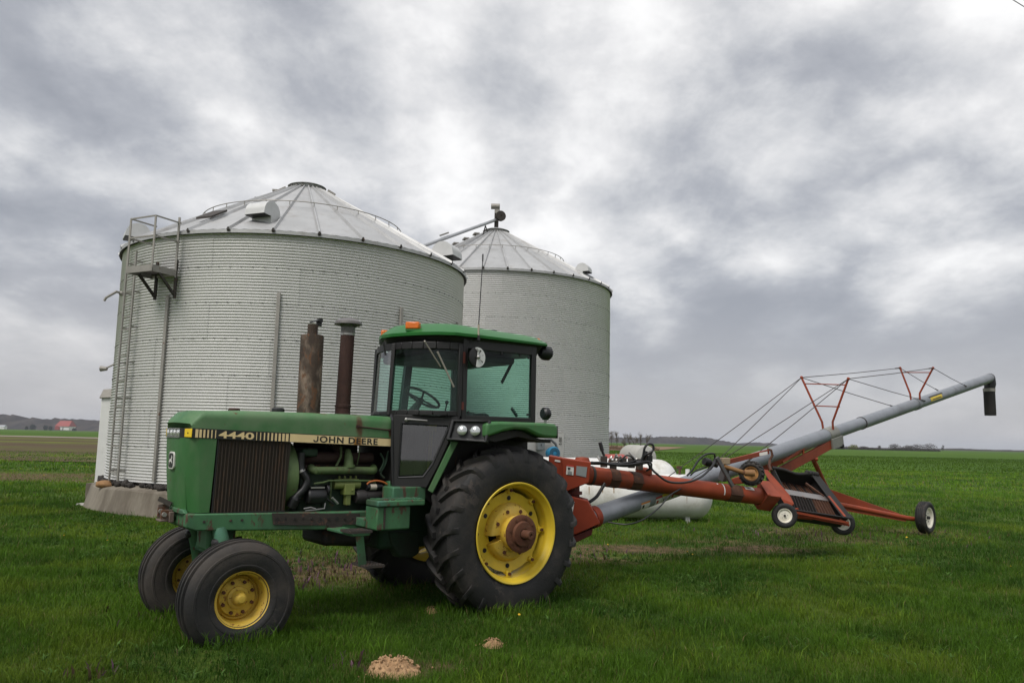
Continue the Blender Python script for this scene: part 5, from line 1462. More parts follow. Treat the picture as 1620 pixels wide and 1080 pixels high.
# --- transmission, rear axle, underside
b = MB(); b.bb(-.35, 1.15, -.26, .26, .62, 1.15); part(b, 'transmission', DARKG, bevel=0.04)
b = MB(); b.prism([(1.06, .12, .80), (.68, .12, .80), (.68, .12, .56), (.76, .12, .52), (.92, .12, .53), (1.02, .12, .68)], (0, .16, 0)); part(b, 'oil_sump', DARKG, bevel=0.02)
b = MB(); b.cyl((0, -.70, .815), (0, .72, .815), 0.14, n=24); b.cyl((0, -.32, .815), (0, .32, .815), 0.26, n=24); part(b, 'rear_axle', DARKG)
b = MB(); b.tube([(1.70, .12, .80), (1.35, .12, .775), (1.25, .12, .79)], [0.11, 0.12, 0.10], 16); b.bb(1.25, 1.78, -.25, .30, .70, .86); part(b, 'oil_pan', GRIME, bevel=0.05, seg=3)
b = MB(); b.bb(-.95, -.30, -.05, .05, .40, .46); b.bb(-.8, -.3, -.30, .30, .60, .72); part(b, 'drawbar', DARKG, bevel=0.01)
for s in (1, -1):
    b = MB(); b.beam((-.25, s * .34, .55), (-1.0, s * .42, .50), 0.03, 0.08); b.beam((-.35, s * .3, 1.15), (-.75, s * .36, 1.05), 0.05, 0.05); b.cyl((-.75, s * .36, 1.05), (-.78, s * .4, .52), 0.025, n=8); part(b, 'lift_link', DARKG)

# --- engine bay
b = MB(); b.bb(1.18, 2.02, -.20, .20, .90, 1.42); part(b, 'engine_block', ENGG, bevel=0.03)
b = MB(); b.bb(1.22, 1.96, -.15, .15, 1.42, 1.56); part(b, 'cylinder_head', mat('dark_red_engine', (0.030, 0.014, 0.011), 0.8, var=0.5, rust=0.4, rs=6.0, bump=0.2), bevel=0.02)
b = MB(); b.tube([(1.95, .12, 1.53), (1.85, .20, 1.55), (1.25, .20, 1.55)], 0.055, 12); b.tube([(1.55, .2, 1.55), (1.62, .15, 1.66), (1.62, 0, 1.72), (1.86, 0, 1.9)], 0.05, 12); part(b, 'exhaust_manifold', mat('dark_manifold', (0.036, 0.016, 0.012), 0.85, var=0.5, bump=0.2))
b = MB(); b.tube(spline([(1.92, .24, 1.455), (1.93, .28, 1.44), (1.90, .325, 1.43), (1.86, .33, 1.43), (1.5, .33, 1.43), (1.32, .33, 1.425), (1.275, .31, 1.43), (1.25, .25, 1.45)], 5), 0.038, 12); part(b, 'intake_manifold', PALEG)
b = MB(); b.tube([(1.555, .31, 1.45), (1.555, .30, 1.55), (1.55, .27, 1.615), (1.55, .20, 1.63)], [0.052, 0.044, 0.03, 0.02], 12); b.cyl((1.555, .32, 1.46), (1.555, .32, 1.485), 0.058, n=14); part(b, 'intake_elbow', PALEG)
b = MB(); b.cyl((1.69, .31, 1.47), (1.63, .28, 1.56), 0.012, n=8); b.cyl((1.63, .28, 1.56), (1.63, .28, 1.66), 0.012, n=8); part(b, 'breather_pipe', PALEG)
b = MB(); b.tube([(1.43, .29, 1.66), (1.44, .29, 1.56), (1.46, .3, 1.48)], 0.005, 6); part(b, 'injector_line', PALEG)
b = MB(); b.bb(1.44, 1.66, .22, .32, 1.255, 1.345); b.bb(1.49, 1.60, .24, .345, 1.19, 1.295); b.cyl((1.42, .29, 1.29), (1.70, .29, 1.29), 0.045, n=12); b.bb(1.525, 1.575, .26, .33, 1.09, 1.20)
for x in (1.46, 1.52, 1.58, 1.64): b.cyl((x, .29, 1.34), (x, .29, 1.375), 0.012, n=8)
b.cyl((1.52, .345, 1.235), (1.52, .355, 1.235), .012, n=8)
part(b, 'injection_pump', mat('pale_yellow_green', (0.19, 0.23, 0.06), 0.6, var=0.4, rust=0.2, rs=6.0, dirt=0.5, dirt_col=(0.06, 0.06, 0.025)), bevel=0.01)
b = MB(); b.lathe([(0, 0), (.22, 0), (.22, .03), (.0, .03)], (1.56, .19, 1.14), (0, 1, 0), 30); part(b, 'timing_cover', ENGG)
b = MB(); b.tube([(1.92, .33, 1.305), (1.83, .335, 1.315), (1.77, .335, 1.332), (1.33, .335, 1.325), (1.25, .31, 1.30)], 0.010, 8); b.cyl((1.735, .31, 1.33), (1.735, .31, 1.10), 0.010, n=6); part(b, 'fuel_line', PALEG)
b = MB(); b.tube(spline([(2.055, .31, 1.60), (2.055, .31, 1.48), (2.045, .32, 1.42), (1.995, .33, 1.34), (2.02, .33, 1.26), (2.09, .32, 1.18), (2.13, .30, 1.09)], 6), [0.036] * 31 + [0.05] * 6, 14); part(b, 'radiator_hose', HOSE)
b = MB(); b.cyl((2.055, .31, 1.435), (2.045, .315, 1.415), 0.043, n=14); part(b, 'hose_clip', SILVER)
b = MB(); b.lathe([(0, 0), (.06, 0), (.075, .015), (.078, .17), (.065, .19), (0, .19)], (1.985, .31, 1.185), (-1, 0, 0), 20); b.lathe([(.02, 0), (.055, 0.005), (.055, .03), (.02, .035)], (1.79, .31, 1.24), (-1, 0, .0), 16); b.cyl((1.80, .33, 1.17), (1.70, .34, 1.10), 0.012, n=8); part(b, 'alternator', PLAST, bevel=0.004)
b = MB(); b.bb(1.82, 1.96, .30, .36, 1.262, 1.275); part(b, 'belt_shield', SILVER)
b = MB(); b.cyl((1.74, .36, 1.17), (1.67, .35, 1.11), 0.012, n=6); b.tube([(1.80, .34, 1.12), (1.81, .35, 1.07), (1.9, .34, 1.06), (2.0, .34, 1.055)], 0.008, 6); b.tube([(2.02, .35, 1.075), (1.95, .35, 1.085), (1.9, .35, 1.07)], 0.007, 6); part(b, 'wiring', SILVER)
b = MB(); b.lathe([(0, 0), (.055, 0), (.07, .03), (.07, .10), (.062, .11), (.062, .30), (.05, .32), (0, .32)], (1.47, .31, 1.165), (-1, 0, 0), 20); part(b, 'starter_motor', mat('starter_dark', (0.032, 0.028, 0.027), 0.6, var=0.4, metal=0.2))
b = MB(); b.cyl((1.36, .33, 1.262), (1.19, .33, 1.262), 0.030, n=14); so_ = part(b, 'solenoid', PLAST)
b = MB(); b.cyl((1.325, .33, 1.262), (1.255, .33, 1.262), 0.032, n=14); part(b, 'solenoid_band', mat('pale_label', (0.5, 0.44, 0.36), 0.5), so_)
b = MB(); b.tube(spline([(1.36, .34, 1.29), (1.33, .345, 1.315), (1.26, .35, 1.325), (1.18, .35, 1.31), (1.11, .36, 1.27)], 6), 0.009, 8); part(b, 'wire', ORANGE)
b = MB(); b.cyl((1.17, .355, 1.10), (1.17, .355, 1.16), 0.03, n=8); b.tube(spline([(1.13, .33, 1.62), (1.16, .34, 1.5), (1.20, .32, 1.4), (1.16, .33, 1.35)]), 0.012, 8); b.tube(spline([(1.22, .33, 1.60), (1.18, .34, 1.52), (1.22, .33, 1.42)]), 0.010, 8); part(b, 'hoses', ENGG)
b = MB(); b.bb(1.06, 1.14, .30, .40, 1.10, 1.32); part(b, 'cowl_leg', FADED, bevel=0.01)
b = MB(); b.bb(1.15, 2.07, -.36, -.33, 1.05, 1.655); b.bb(1.15, 1.88, -.33, -.32, 1.5, 1.69); b.bb(1.30, 1.72, -.33, -.30, 1.615, 1.67); part(b, 'far_engine_filler', GRIME)  # dark filler plate, added to block bright background showing through the engine bay
b = MB(); b.bb(1.86, 2.02, -.1, .26, 1.56, 1.64); part(b, 'thermostat_housing', ENGG, bevel=0.02)
# battery box and steps
b = MB(); b.bb(1.115, 1.48, .56, .80, .885, 1.105); bx = part(b, 'battery_box', FADED, bevel=0.015)
b = MB(); b.bb(.97, 1.49, .58, .83, 1.108, 1.165); st = part(b, 'step', FADED, bevel=0.012)
b = MB()
for i in range(8): b.bb(.99 + i * .062, 1.02 + i * .062, .60, .81, 1.166, 1.176)
part(b, 'tread_bars', FADED, st)
b = MB(); b.beam((1.40, .8035, 0.90), (1.40, .8035, 1.10), 0.02, 0.006, (0, 1, 0)); part(b, 'box_strap', RUSTG, bx)
for (x0, x1, y0, y1, z) in ((1.61, 1.82, .75, .96, .905), (1.49, 1.68, .74, 1.0, .595)):
    b = MB(); 
    for i in range(6):
        yy = y0 + (y1 - y0) * i / 5; b.beam((x0, yy, z), (x1, yy, z), 0.012, 0.022)
    for i in range(7):
        xx = x0 + (x1 - x0) * i / 6; b.beam((xx, y0, z), (xx, y1, z), 0.012, 0.02)
    part(b, 'step_grid', RUSTG)
b = MB(); b.beam((1.725, .935, .885), (1.66, .90, .60), 0.012, 0.075, (1, 0, 0)); part(b, 'step_bracket', FADED)
b = MB(); b.bb(1.62, 1.80, .40, .95, .866, .893); b.bb(1.05, 1.5, .40, .58, .90, .98); part(b, 'step_arm', FADED, bevel=0.008)
# --- hood fittings
b = MB(); b.lathe([(0.0, .045), (.05, .042), (.062, .03), (.062, 0.0)], (2.19, 0.0, 1.985), (0, 0, 1), 20); part(b, 'filler_cap', PLAST)
b = MB(); b.lathe([(0.0, .03), (.045, .028), (.055, .01), (.055, 0.0)], (2.62, 0.0, 1.98), (0, 0, 1), 18); part(b, 'radiator_cap', PIPER)
b = MB(); b.lathe([(.118, 1.955), (.116, 1.98), (.116, 2.76), (.11, 2.78), (.052, 2.785), (.052, 2.89), (.045, 2.89), (.045, 2.7)], (1.875, 0, 0), (0, 0, 1), 32); mu = part(b, 'muffler', MUFF)
b = MB(); b.lathe([(.0, 0), (.055, 0.0), (.055, .008), (0, .008)], (1.855, 0, 2.925), (0.42, 0.1, 1), 18); b.box((1.81, 0.0, 2.91), (0.05, 0.03, 0.06)); b.box((1.80, 0.0, 2.94), (0.04, 0.05, 0.04)); part(b, 'rain_flap', BLACK, mu)
b = MB(); b.lathe([(.105, 1.968), (.085, 1.985), (.078, 2.0), (.078, 2.06), (.083, 2.06), (.083, 2.085), (.076, 2.09), (.072, 2.82)], (1.50, 0, 0), (0, 0, 1), 28); b.v = [(x - (max(0, z - 2.05)) * 0.02, y, z) for x, y, z in b.v]; ip = part(b, 'intake_stack', PIPER)
b = MB(); b.lathe([(.075, 2.815), (.075, 2.835)], (1.484, 0, 0), (0, 0, 1), 24); part(b, 'stack_clamp', SILVER, ip)
b = MB(); b.lathe([(.072, 2.82), (.075, 2.90), (.10, 2.925), (.128, 2.925), (.146, 2.93), (.142, 2.955), (.10, 2.985), (.05, 2.998), (0, 3.0)], (1.482, 0, 0), (0, 0, 1), 32); part(b, 'stack_cap', mat('cap_grey', (0.16, 0.15, 0.145), 0.55, metal=0.3, var=0.2), ip)
b = MB(); b.cyl((1.52, .405, 1.862), (1.16, .405, 1.835), 0.007, n=8); b.box((1.52, .402, 1.863), (.035, .012, .028)); b.box((1.16, .402, 1.833), (.03, .012, .03)); part(b, 'hood_latch_rod', PIPER)
RSTAIN = mat('rust_run', (0.10, 0.055, 0.022), 0.8, var=0.5, vs=9.0)
b = MB(); b.lathe([(.155, 1.9915), (.12, 1.9925), (.10, 1.9925)], (1.50, 0, 0), (0, 0, 1), 28); part(b, 'stack_base_rust', RSTAIN, fix=True)

# --- cab
ZS, ZT = 2.02, 2.715
near = [(1.06, .25), (1.035, .38), (.985, .50), (.915, .605), (.82, .70), (.70, .765), (.575, .795)]
far_ = [(1.075, .10), (1.045, -.08), (.985, -.24), (.91, -.40), (.79, -.55), (.62, -.69), (.34, -.785)]
REAR_L, REAR_R = (-.40, .795), (-.40, -.79)
def wall(plan, z0, z1, m_, name, parent=T, dx=0.0, inset=0.0, zoff=None):
    b_ = MB(); th = 0.006
    c0 = [Vector((x + dx, y, z0)) for x, y in plan]; c1 = [Vector((x, y, z1)) for x, y in plan]
    b_.loft([c0, c1], closed=False, cap=False)
    return b_.build(name, m_, parent, fix=False, ang=60)
lean = 0.035
cab = T
# door: upper glass on the curve, lower glass in the flat panel
door = empty('door', (.57, .80, 2.0), 0, T)
def dl(p): return Vector((p[0] - .57, p[1] - .80, p[2] - 2.0))
def barpath(pts, w=0.05, d=0.035, m_=BLACK, name='door_frame', parent=None):
    b_ = MB()
    for i in range(len(pts) - 1):
        b_.beam(pts[i], pts[i + 1], w, d, (0, 0, 1))
        if i: b_.sphere(pts[i], min(w, d) * 0.5, 6, 4)
    return b_
up_b = [(x + lean * (x > .6) * ((x - .575) / .5), y, ZS) for x, y in near]
up_t = [(x, y, ZT) for x, y in near]
b = MB(); b.loft([[dl(p) for p in up_b], [dl(p) for p in up_t]], closed=False, cap=False); b.build('door_glass', GTINT, door, fix=False, ang=60)
b = MB()
for row, h in ((up_b, 0.05), (up_t, 0.075)):
    for i in range(len(row) - 1): b.beam(dl(row[i]), dl(row[i + 1]), 0.035, h)
b.beam(dl((up_b[0][0], up_b[0][1], ZS - .03)), dl((up_t[0][0], up_t[0][1], ZT + .03)), 0.075, 0.04, (1, -1, 0))
b.beam(dl((.59, .797, ZS - .03)), dl((.59, .797, ZT + .03)), 0.05, 0.045, (0, 1, 0))
b.build('upper_frame', BLACK, door, bevel=0.006)
# lower door: a panel from the hood seal to the rear post
LA, LB = Vector((1.12, .43)), Vector((.57, .80))
def lp(s, z, o=0.0):
    t = (LB - LA); n = Vector((-t.y, t.x)).normalized(); n = n if n.y > 0 else -n
    p = LA + t * s + n * (o + (1.99 - z) * 0.012)
    return Vector((p.x, p.y, z))
outer = [(-.02, 1.995), (1.0, 1.995), (0.97, 1.94), (.68, 1.48), (.52, 1.265), (.03, 1.27)]
innr = [(.105, 1.915), (.83, 1.90), (.83, 1.87), (.60, 1.50), (.465, 1.375), (.085, 1.362)]
b = MB()
for d0, d1 in ((0.0, 0.03),):
    o0 = [dl(lp(s, z, d1)) for s, z in outer]; i0 = [dl(lp(s, z, d1)) for s, z in innr]
    o1 = [dl(lp(s, z, d0)) for s, z in outer]; i1 = [dl(lp(s, z, d0)) for s, z in innr]
    n = 6
    vs = o0 + i0 + o1 + i1
    fs = []
    for k in range(n):
        k2 = (k + 1) % n
        fs += [(k, k2, n + k2, n + k), (2 * n + k, 3 * n + k, 3 * n + k2, 2 * n + k2), (k, 2 * n + k, 2 * n + k2, k2), (n + k, n + k2, 3 * n + k2, 3 * n + k)]
    b.add(vs, fs)
b.build('lower_frame', BLACK, door, bevel=0.006)
b = MB()
ring_ = [(.125, 1.895), (.81, 1.882), (.80, 1.86), (.585, 1.51), (.45, 1.395), (.105, 1.382)]
b.add([dl(lp(s, z, .012)) for s, z in ring_], [tuple(range(6))]); b.build('door_glass', GDOOR, door, fix=False)
b = MB(); gasket = [dl(lp(s, z, .026)) for s, z in innr]; b.tube(gasket + [gasket[0]], 0.012, 6, cap=False); b.build('gasket', PLAST, door)
b = MB(); hA, hB = dl(lp(.18, 1.945, .055)), dl(lp(.50, 1.94, .06)); b.tube([hA, hA + (Vector(hB) - Vector(hA)) * .12 + Vector((0, 0, .005)), hB], [0.016, 0.011, 0.008], 8); b.sphere(hA, 0.022, 8, 6); b.build('handle', SILVER, door)
b = MB(); b.tube([dl((1.075, .27, 2.0)), dl((1.12, .36, 1.975)), dl(lp(-.03, 1.93, .01)), dl(lp(-.02, 1.6, .01)), dl(lp(.02, 1.27, .01))], 0.018, 8); b.build('seal', PLAST, door)
# sill ledge between the curved glass and the cowl
b = MB(); pl_ = [(x + lean, y) for x, y in near]; ol = [(1.13, .10), (1.135, .42), (1.02, .52), (.92, .60), (.82, .675), (.70, .76), (.575, .81)]
b.loft([[(x, y, 1.985) for x, y in pl_], [(x, y, 1.975) for x, y in ol], [(x, y, 1.955) for x, y in ol]], closed=False, cap=False); part(b, 'sill', BLACK)
b = MB(); b.prism([(1.10, .40, 1.97), (1.10, -.40, 1.97), (.70, -.78, 1.97), (.55, -.79, 1.97), (.55, .79, 1.97), (.80, .66, 1.97)], (0, 0, .02)); part(b, 'cowl_top', INTER)
b = MB(); b.bb(1.04, 1.095, -.40, .40, 1.12, 1.965); part(b, 'firewall', GRIME)
b = MB(); b.beam((1.118, .405, 1.975), (1.118, .405, 1.30), 0.02, 0.02, (1, 0, 0)); part(b, 'hood_seal', PLAST)
# green strip along the rear lower edge of the door, black skirt behind it
b = MB(); b.prism([lp(1.03, 1.96, -.01), lp(1.12, 1.92, -.02), lp(.62, 1.21, -.01), lp(.54, 1.24, -.01)], (0.02, 0.03, 0)); part(b, 'door_post', GREEN, bevel=0.008)
b = MB(); b.bb(.84, 1.22, .40, .625, 1.135, 1.275); part(b, 'cab_base', FADED, bevel=0.012)
b = MB(); b.bb(-.45, 1.0, -.62, .56, 1.18, 1.24); part(b, 'cab_floor', GRIME)
for s in (1, -1):
    b = MB(); b.prism([(.88, s * .56, 1.20), (.60, s * .56, 1.95), (-.50, s * .56, 1.95), (-.50, s * .56, .95), (.55, s * .56, .95)], (0, s * .03, 0)); part(b, 'inner_fender', GRIME)
# windshield, side glass, rear glass, far glass
wpl = [near[0]] + far_[:4]
b = MB(); b.loft([[(x + lean, y, ZS) for x, y in wpl], [(x, y, ZT) for x, y in wpl]], closed=False, cap=False); part(b, 'windshield', GFRONT, fix=False, ang=60)
b = MB()
for row, h in (([(x + lean, y, ZS - .005) for x, y in wpl], .03), ([(x, y, ZT) for x, y in wpl], .07)):
    for i in range(len(row) - 1): b.beam(row[i], row[i + 1], 0.03, h)
part(b, 'windshield_frame', BLACK)
fpl = far_[3:]
b = MB(); b.loft([[(x + lean * .6, y, ZS) for x, y in fpl], [(x, y, ZT) for x, y in fpl]], closed=False, cap=False); part(b, 'corner_glass', GFRONT, fix=False, ang=60)
b = MB(); b.beam((.93, -.40, ZS), (.91, -.40, ZT + .03), 0.05, 0.05); b.beam((.36, -.77, 1.95), (.285, -.77, ZT + .03), 0.09, 0.06, (0, 1, 0))
for i in range(len(fpl) - 1): b.beam((*fpl[i], ZT), (*fpl[i + 1], ZT), .03, .07); b.beam((fpl[i][0] + .02, fpl[i][1], ZS), (fpl[i + 1][0] + .02, fpl[i + 1][1], ZS), .03, .04)
part(b, 'far_door_frame', BLACK)
for s, yy in ((1, .795), (-1, -.79)):
    xf = .515 if s > 0 else .27
    b = MB(); b.add([(xf, yy, 2.0), (-.36, yy, 1.995), (-.36, yy, ZT), (xf, yy, ZT)], [(0, 1, 2, 3)]); part(b, 'side_window', GTINT if s > 0 else GFRONT, fix=False)
    b = MB()
    if s > 0: b.bb(.50, .56, yy - .025, yy + .02, 1.96, 2.80)
    b.bb(-.425, -.36, yy - .03, yy + .02, 1.96, 2.80); b.bb(-.42, .56, yy - .02, yy + .018, 1.955, 2.005); b.bb(-.42, .56, yy - .02, yy + .018, 2.70, 2.80)
    part(b, 'side_frame', BLACK, bevel=0.006)
    b = MB()
    for (x_, z_) in ((.47, 2.04), (.47, 2.67), (-.32, 2.04), (-.32, 2.67), (.05, 2.69), (-.2, 2.69)): b.cyl((x_, yy, z_), (x_, yy + s * .012, z_), 0.013, n=8)
    part(b, 'window_bolts', PLAST)
b = MB(); b.beam((.552, .812, 2.54), (.552, .812, 2.66), 0.03, 0.015, (0, 1, 0)); part(b, 'hinge', mat('hinge_rust', (0.10, 0.022, 0.014), 0.7)); b = MB(); b.beam((.552, .812, 2.06), (.552, .812, 2.14), 0.03, 0.015, (0, 1, 0)); part(b, 'hinge', MATS['hinge_rust'])
b = MB(); b.add([(-.40, -.74, 2.0), (-.40, .74, 2.0), (-.40, .74, ZT), (-.40, -.74, ZT)], [(0, 1, 2, 3)]); part(b, 'rear_window', GFRONT, fix=False)
b = MB(); b.bb(-.425, -.375, -.76, .76, 1.96, 2.0); b.bb(-.425, -.375, -.76, .76, 2.70, 2.80); part(b, 'rear_frame', BLACK)
# roof
def roof_ring(k, z, dz_front=0.0):
    o = [(1.12, .06), (1.10, .26), (1.04, .44), (.95, .62), (.84, .77), (.70, .865), (.45, .885), (0.0, .88), (-.40, .87), (-.56, .84), (-.62, .74), (-.63, 0.0), (-.62, -.74), (-.56, -.84), (-.40, -.87), (0, -.88), (.45, -.88), (.58, -.83), (.74, -.66), (.86, -.48), (.99, -.24), (1.07, -.08)]
    c = Vector((.22, 0))
    out = []
    for x, y in o:
        d = Vector((x, y)) - c
        L = d.length
        q = c + d * ((L - k) / L)
        out.append(Vector((q.x, q.y, z + dz_front * (q.x + .63) / 1.7)))
    return out
b = MB(); rr = [roof_ring(.10, 2.815), roof_ring(.004, 2.818), roof_ring(0.0, 2.838, .012), roof_ring(.025, 2.856, .015), roof_ring(.13, 2.905, .04), roof_ring(.17, 2.918, .05), roof_ring(.30, 2.926, .055), roof_ring(.62, 2.932, .055)]
b.loft(rr, cap=True); roof = part(b, 'roof', ROOFG, ang=26)
b = MB(); rr = [roof_ring(.13, 2.70), roof_ring(.055, 2.816)]; b.loft(rr, cap=True); part(b, 'headliner', BLACK, roof)
for (px, py, nm) in ((608, 521, 0), (673, 511, 1)):
    pass
for (x, y, rz) in ((.975, .475, 40), (.855, -.36, -32)):
    b = MB(); b.box((0, 0, 0), (.075, .15, .075), Matrix.Rotation(R(rz), 3, 'Z')); b.v = [(vx + x, vy + y, vz + 2.925) for vx, vy, vz in b.v]
    part(b, 'amber_light', AMBER, roof, bevel=0.012)
    b = MB(); b.box((0, 0, 0), (.09, .17, .02), Matrix.Rotation(R(rz), 3, 'Z')); b.v = [(vx + x - .02, vy + y, vz + 2.878) for vx, vy, vz in b.v]; part(b, 'light_base', ROOFG, roof)
b = MB(); b.sphere((-.60, .62, 2.90), 0.03, 8, 6); part(b, 'amber_light', AMBER, roof)
b = MB(); b.sphere((.02, .60, 2.955), 0.028, 8, 6, (1.4, 1, .6)); part(b, 'roof_stud', PLAST, roof)
# cab outside fittings
b = MB(); p = tr(843, 557, .72); q = tr(866, 558, .74); b.lathe([(0, 0), (.05, 0.0), (.075, .03), (.085, .07), (.08, .12), (.05, .15), (0, .155)], q + Vector((.10, -.01, 0)), (-1, 0.1, -.05), 20); wl = part(b, 'work_light', PLAST)
b = MB(); b.beam(q + Vector((.12, -.02, 0)), q + Vector((.22, -.03, .05)), .02, .03); part(b, 'lamp_bracket', BLACK, wl)
b = MB(); p = tr(863, 657, 1.05); b.lathe([(0, 0), (.05, 0), (.068, .02), (.07, .06), (.05, .085), (0, .09)], p + Vector((.045, 0, .02)), (-1, .1, 0), 18); fl_ = part(b, 'fender_lamp', PLAST); b = MB(); b.cyl(p + Vector((0, 0, -.10)), p + Vector((0, 0, -.03)), 0.015, n=8); part(b, 'lamp_bracket', SILVER, fl_)
ab = tr(757, 526, .88)
b = MB(); b.cyl(ab + Vector((0, 0, -.085)), ab + Vector((0, 0, -.03)), 0.016, n=8); b.beam(ab + Vector((0, -.05, -.07)), ab + Vector((0, 0.01, -.07)), .03, .02); an = part(b, 'antenna_mount', BLACK)
b = MB(); b.cyl(ab + Vector((0, 0, -.03)), ab + Vector((0, 0, .085)), 0.010, n=8); part(b, 'antenna_base', mat('antenna_tan', (0.45, 0.38, 0.30), 0.5), an)
at_ = tr(764, 402, .82)
b = MB(); b.tube([ab + Vector((0, 0, .08)), at_ - Vector((0, 0, .06))], [0.006, 0.0045], 6); b.cyl(at_ - Vector((0, 0, .08)), at_, 0.008, n=6); part(b, 'antenna', BLACK, an)
# round fan under the roof edge
fc = tr(755, 565, .88); fa = Vector((-.12, 1, .02)).normalized()
fu = Vector((0, 0, 1)) - fa * fa.z; fu.normalize(); fv = fa.cross(fu)
b = MB(); b.lathe([(0, -.05), (.06, -.05), (.104, -.02), (.108, 0.0), (.100, .004), (0, 0)], fc, fa, 28); cf = part(b, 'round_fan', BLACK)
b = MB(); b.lathe([(.088, .005), (.104, .005), (.104, .011), (.088, .011)], fc, fa, 32, a0=R(-190), a1=R(20)); part(b, 'fan_ring', WHITEP, cf)
for a_, w_ in ((-10, .016), (-52, .030), (-95, .05), (-140, .020), (-168, .05)):
    d = fu * math.cos(R(a_)) + fv * math.sin(R(a_)); e = fa.cross(d)
    b = MB(); b.prism([fc + fa * .005 + d * .012 - e * .008, fc + fa * .005 + d * .092 - e * w_ * .8, fc + fa * .005 + d * .092 + e * w_ * .8, fc + fa * .005 + d * .012 + e * .008], fa * .005); part(b, 'fan_blade', WHITEP, cf)
b = MB(); b.tube([fc + fu * .07 + fv * -.02 + fa * .02, fc + fu * .075 + fv * .03 + fa * .02], 0.006, 6); b.sphere(fc + fa * .02, 0.022, 8, 6); b.tube([fc - fa * .03, fc - fa * .06 + Vector((.0, -.02, .08))], 0.012, 6); part(b, 'fan_bracket', SILVER, cf)
# wipers
b = MB(); b.cyl(tr(672, 540, .775), tr(697, 580, .765), 0.007, n=6); b.cyl(tr(692, 556, .79), tr(718, 612, .80), 0.010, n=6); b.sphere(tr(672, 540, .775), .012, 6, 4); part(b, 'wiper', mat('wiper_metal', (0.42, 0.38, 0.33), 0.5, metal=0.3))
b = MB(); b.cyl(tr(607, 540, .42), tr(610, 562, .42), 0.010, n=6); part(b, 'front_wiper', BLACK)
# fender and its light pod
b = MB()
prof = [(.46, 1.93), (.30, 1.948), (-.30, 1.95), (-.44, 1.945), (-.485, 1.92), (-.49, 1.81), (-.455, 1.79), (-.30, 1.795), (-.20, 1.815), (-.05, 1.868), (.10, 1.872), (.25, 1.845), (.47, 1.78)]
for s in (1, -1):
    b = MB(); b.prism([(x, s * .57, z) for x, z in prof], (0, s * .56, 0)); part(b, 'fender', GREEN, bevel=0.03, seg=3)
    b = MB(); b.prism([(-.493, s * .60, 1.925), (-.496, s * .60, 1.79), (-.496, s * 1.10, 1.79), (-.493, s * 1.10, 1.925)], (-.015, 0, 0)); part(b, 'fender_end', PLAST, bevel=0.006)
    b = MB(); b.prism([(.44, s * .60, 1.77), (.24, s * .60, 1.83), (.1, s * .60, 1.86), (-.05, s * .60, 1.855), (-.2, s * .60, 1.80), (-.3, s * .60, 1.78), (-.45, s * .60, 1.775), (-.45, s * .60, 1.74), (-.25, s * .6, 1.76), (0, s * .60, 1.80), (.3, s * .60, 1.74)], (0, s * .45, 0)); part(b, 'fender_liner', GRIME)
    b = MB(); c4 = [Vector((.70, .84, 1.955)), Vector((.42, 1.13, 1.955)), Vector((.46, 1.13, 1.735)), Vector((.76, .84, 1.755))]
    c4 = [Vector((p.x, s * p.y, p.z)) for p in c4]; bk = Vector((-.10, -s * .03, 0))
    n_p = (c4[1] - c4[0]).cross(c4[3] - c4[0]).normalized(); n_p = n_p if n_p.x > 0 else -n_p
    cen = sum(c4, Vector()) / 4
    inn = [p.lerp(cen, .14) for p in c4]; deep = [p.lerp(cen, .2) - n_p * .035 for p in c4]
    bkp = [p - n_p * .10 for p in c4]
    b.loft([bkp, c4, inn, deep], cap=True); pod = part(b, 'light_pod', PLAST, bevel=0.006)
    for f in (.33, .66):
        lc = (c4[0].lerp(c4[1], f) + c4[3].lerp(c4[2], f)) / 2 - n_p * .02
        b = MB(); b.lathe([(.05, 0), (.052, .015), (.045, .022), (.02, .03), (0, .032)], lc, n_p, 20); l_ = part(b, 'fender_light', CHROME, pod)
    b = MB(); b.prism([(.62, s * .58, 1.93), (.44, s * .58, 1.93), (.44, s * 1.12, 1.95), (.62, s * .90, 1.95)], (0, 0, .015)); part(b, 'pod_top', BLACK)
# interior
b = MB(); b.bb(-.15, .34, -.24, .24, 1.56, 1.70); b.bb(-.24, -.10, -.24, .24, 1.66, 2.06); sb = part(b, 'seat', SEATM, bevel=0.05, seg=3)
for y_ in (-.30, .30): b = MB(); b.bb(-.10, .22, y_ - .04, y_ + .04, 1.86, 1.93); part(b, 'armrest', SEATM, sb, bevel=0.02)
b = MB(); b.sphere((-.05, -.05, 1.98), .22, 14, 8, (1.5, .8, .45)); part(b, 'seat_cover', SEATM, sb)
b = MB()
swc = Vector((.54, 0, 2.21)); swn = Vector((-.5, 0, .86)).normalized(); su = swn.orthogonal().normalized(); sv = swn.cross(su)
ring = [swc + (su * math.cos(a) + sv * math.sin(a)) * .205 for a in np.linspace(0, 2 * math.pi, 33)]
b.tube(ring, 0.014, 8, cap=False)
for a in (0.3, 2.4, 4.5): b.cyl(swc - swn * .03, swc + (su * math.cos(a) + sv * math.sin(a)) * .2, 0.012, n=6)
sw_ = part(b, 'steering_wheel', INTER)
b = MB(); b.tube([swc - swn * .02, Vector((.72, 0, 1.98)), Vector((.85, 0, 1.5))], [.03, .06, .08], 12); part(b, 'steering_column', INTER)
b = MB(); b.bb(.66, 1.02, -.34, .20, 1.88, 2.03); part(b, 'dashboard', INTER, bevel=0.04, seg=3)
b = MB(); b.cyl((.40, .20, 1.9), (.36, .22, 2.15), .008, n=6); b.sphere((.36, .22, 2.16), .022, 8, 6); b.cyl((.25, .30, 1.85), (.22, .32, 2.02), .010, n=6); part(b, 'lever', INTER)
b = MB(); b.bb(-.30, .30, -.55, -.33, 1.25, 1.95); part(b, 'side_console', INTER, bevel=0.03)
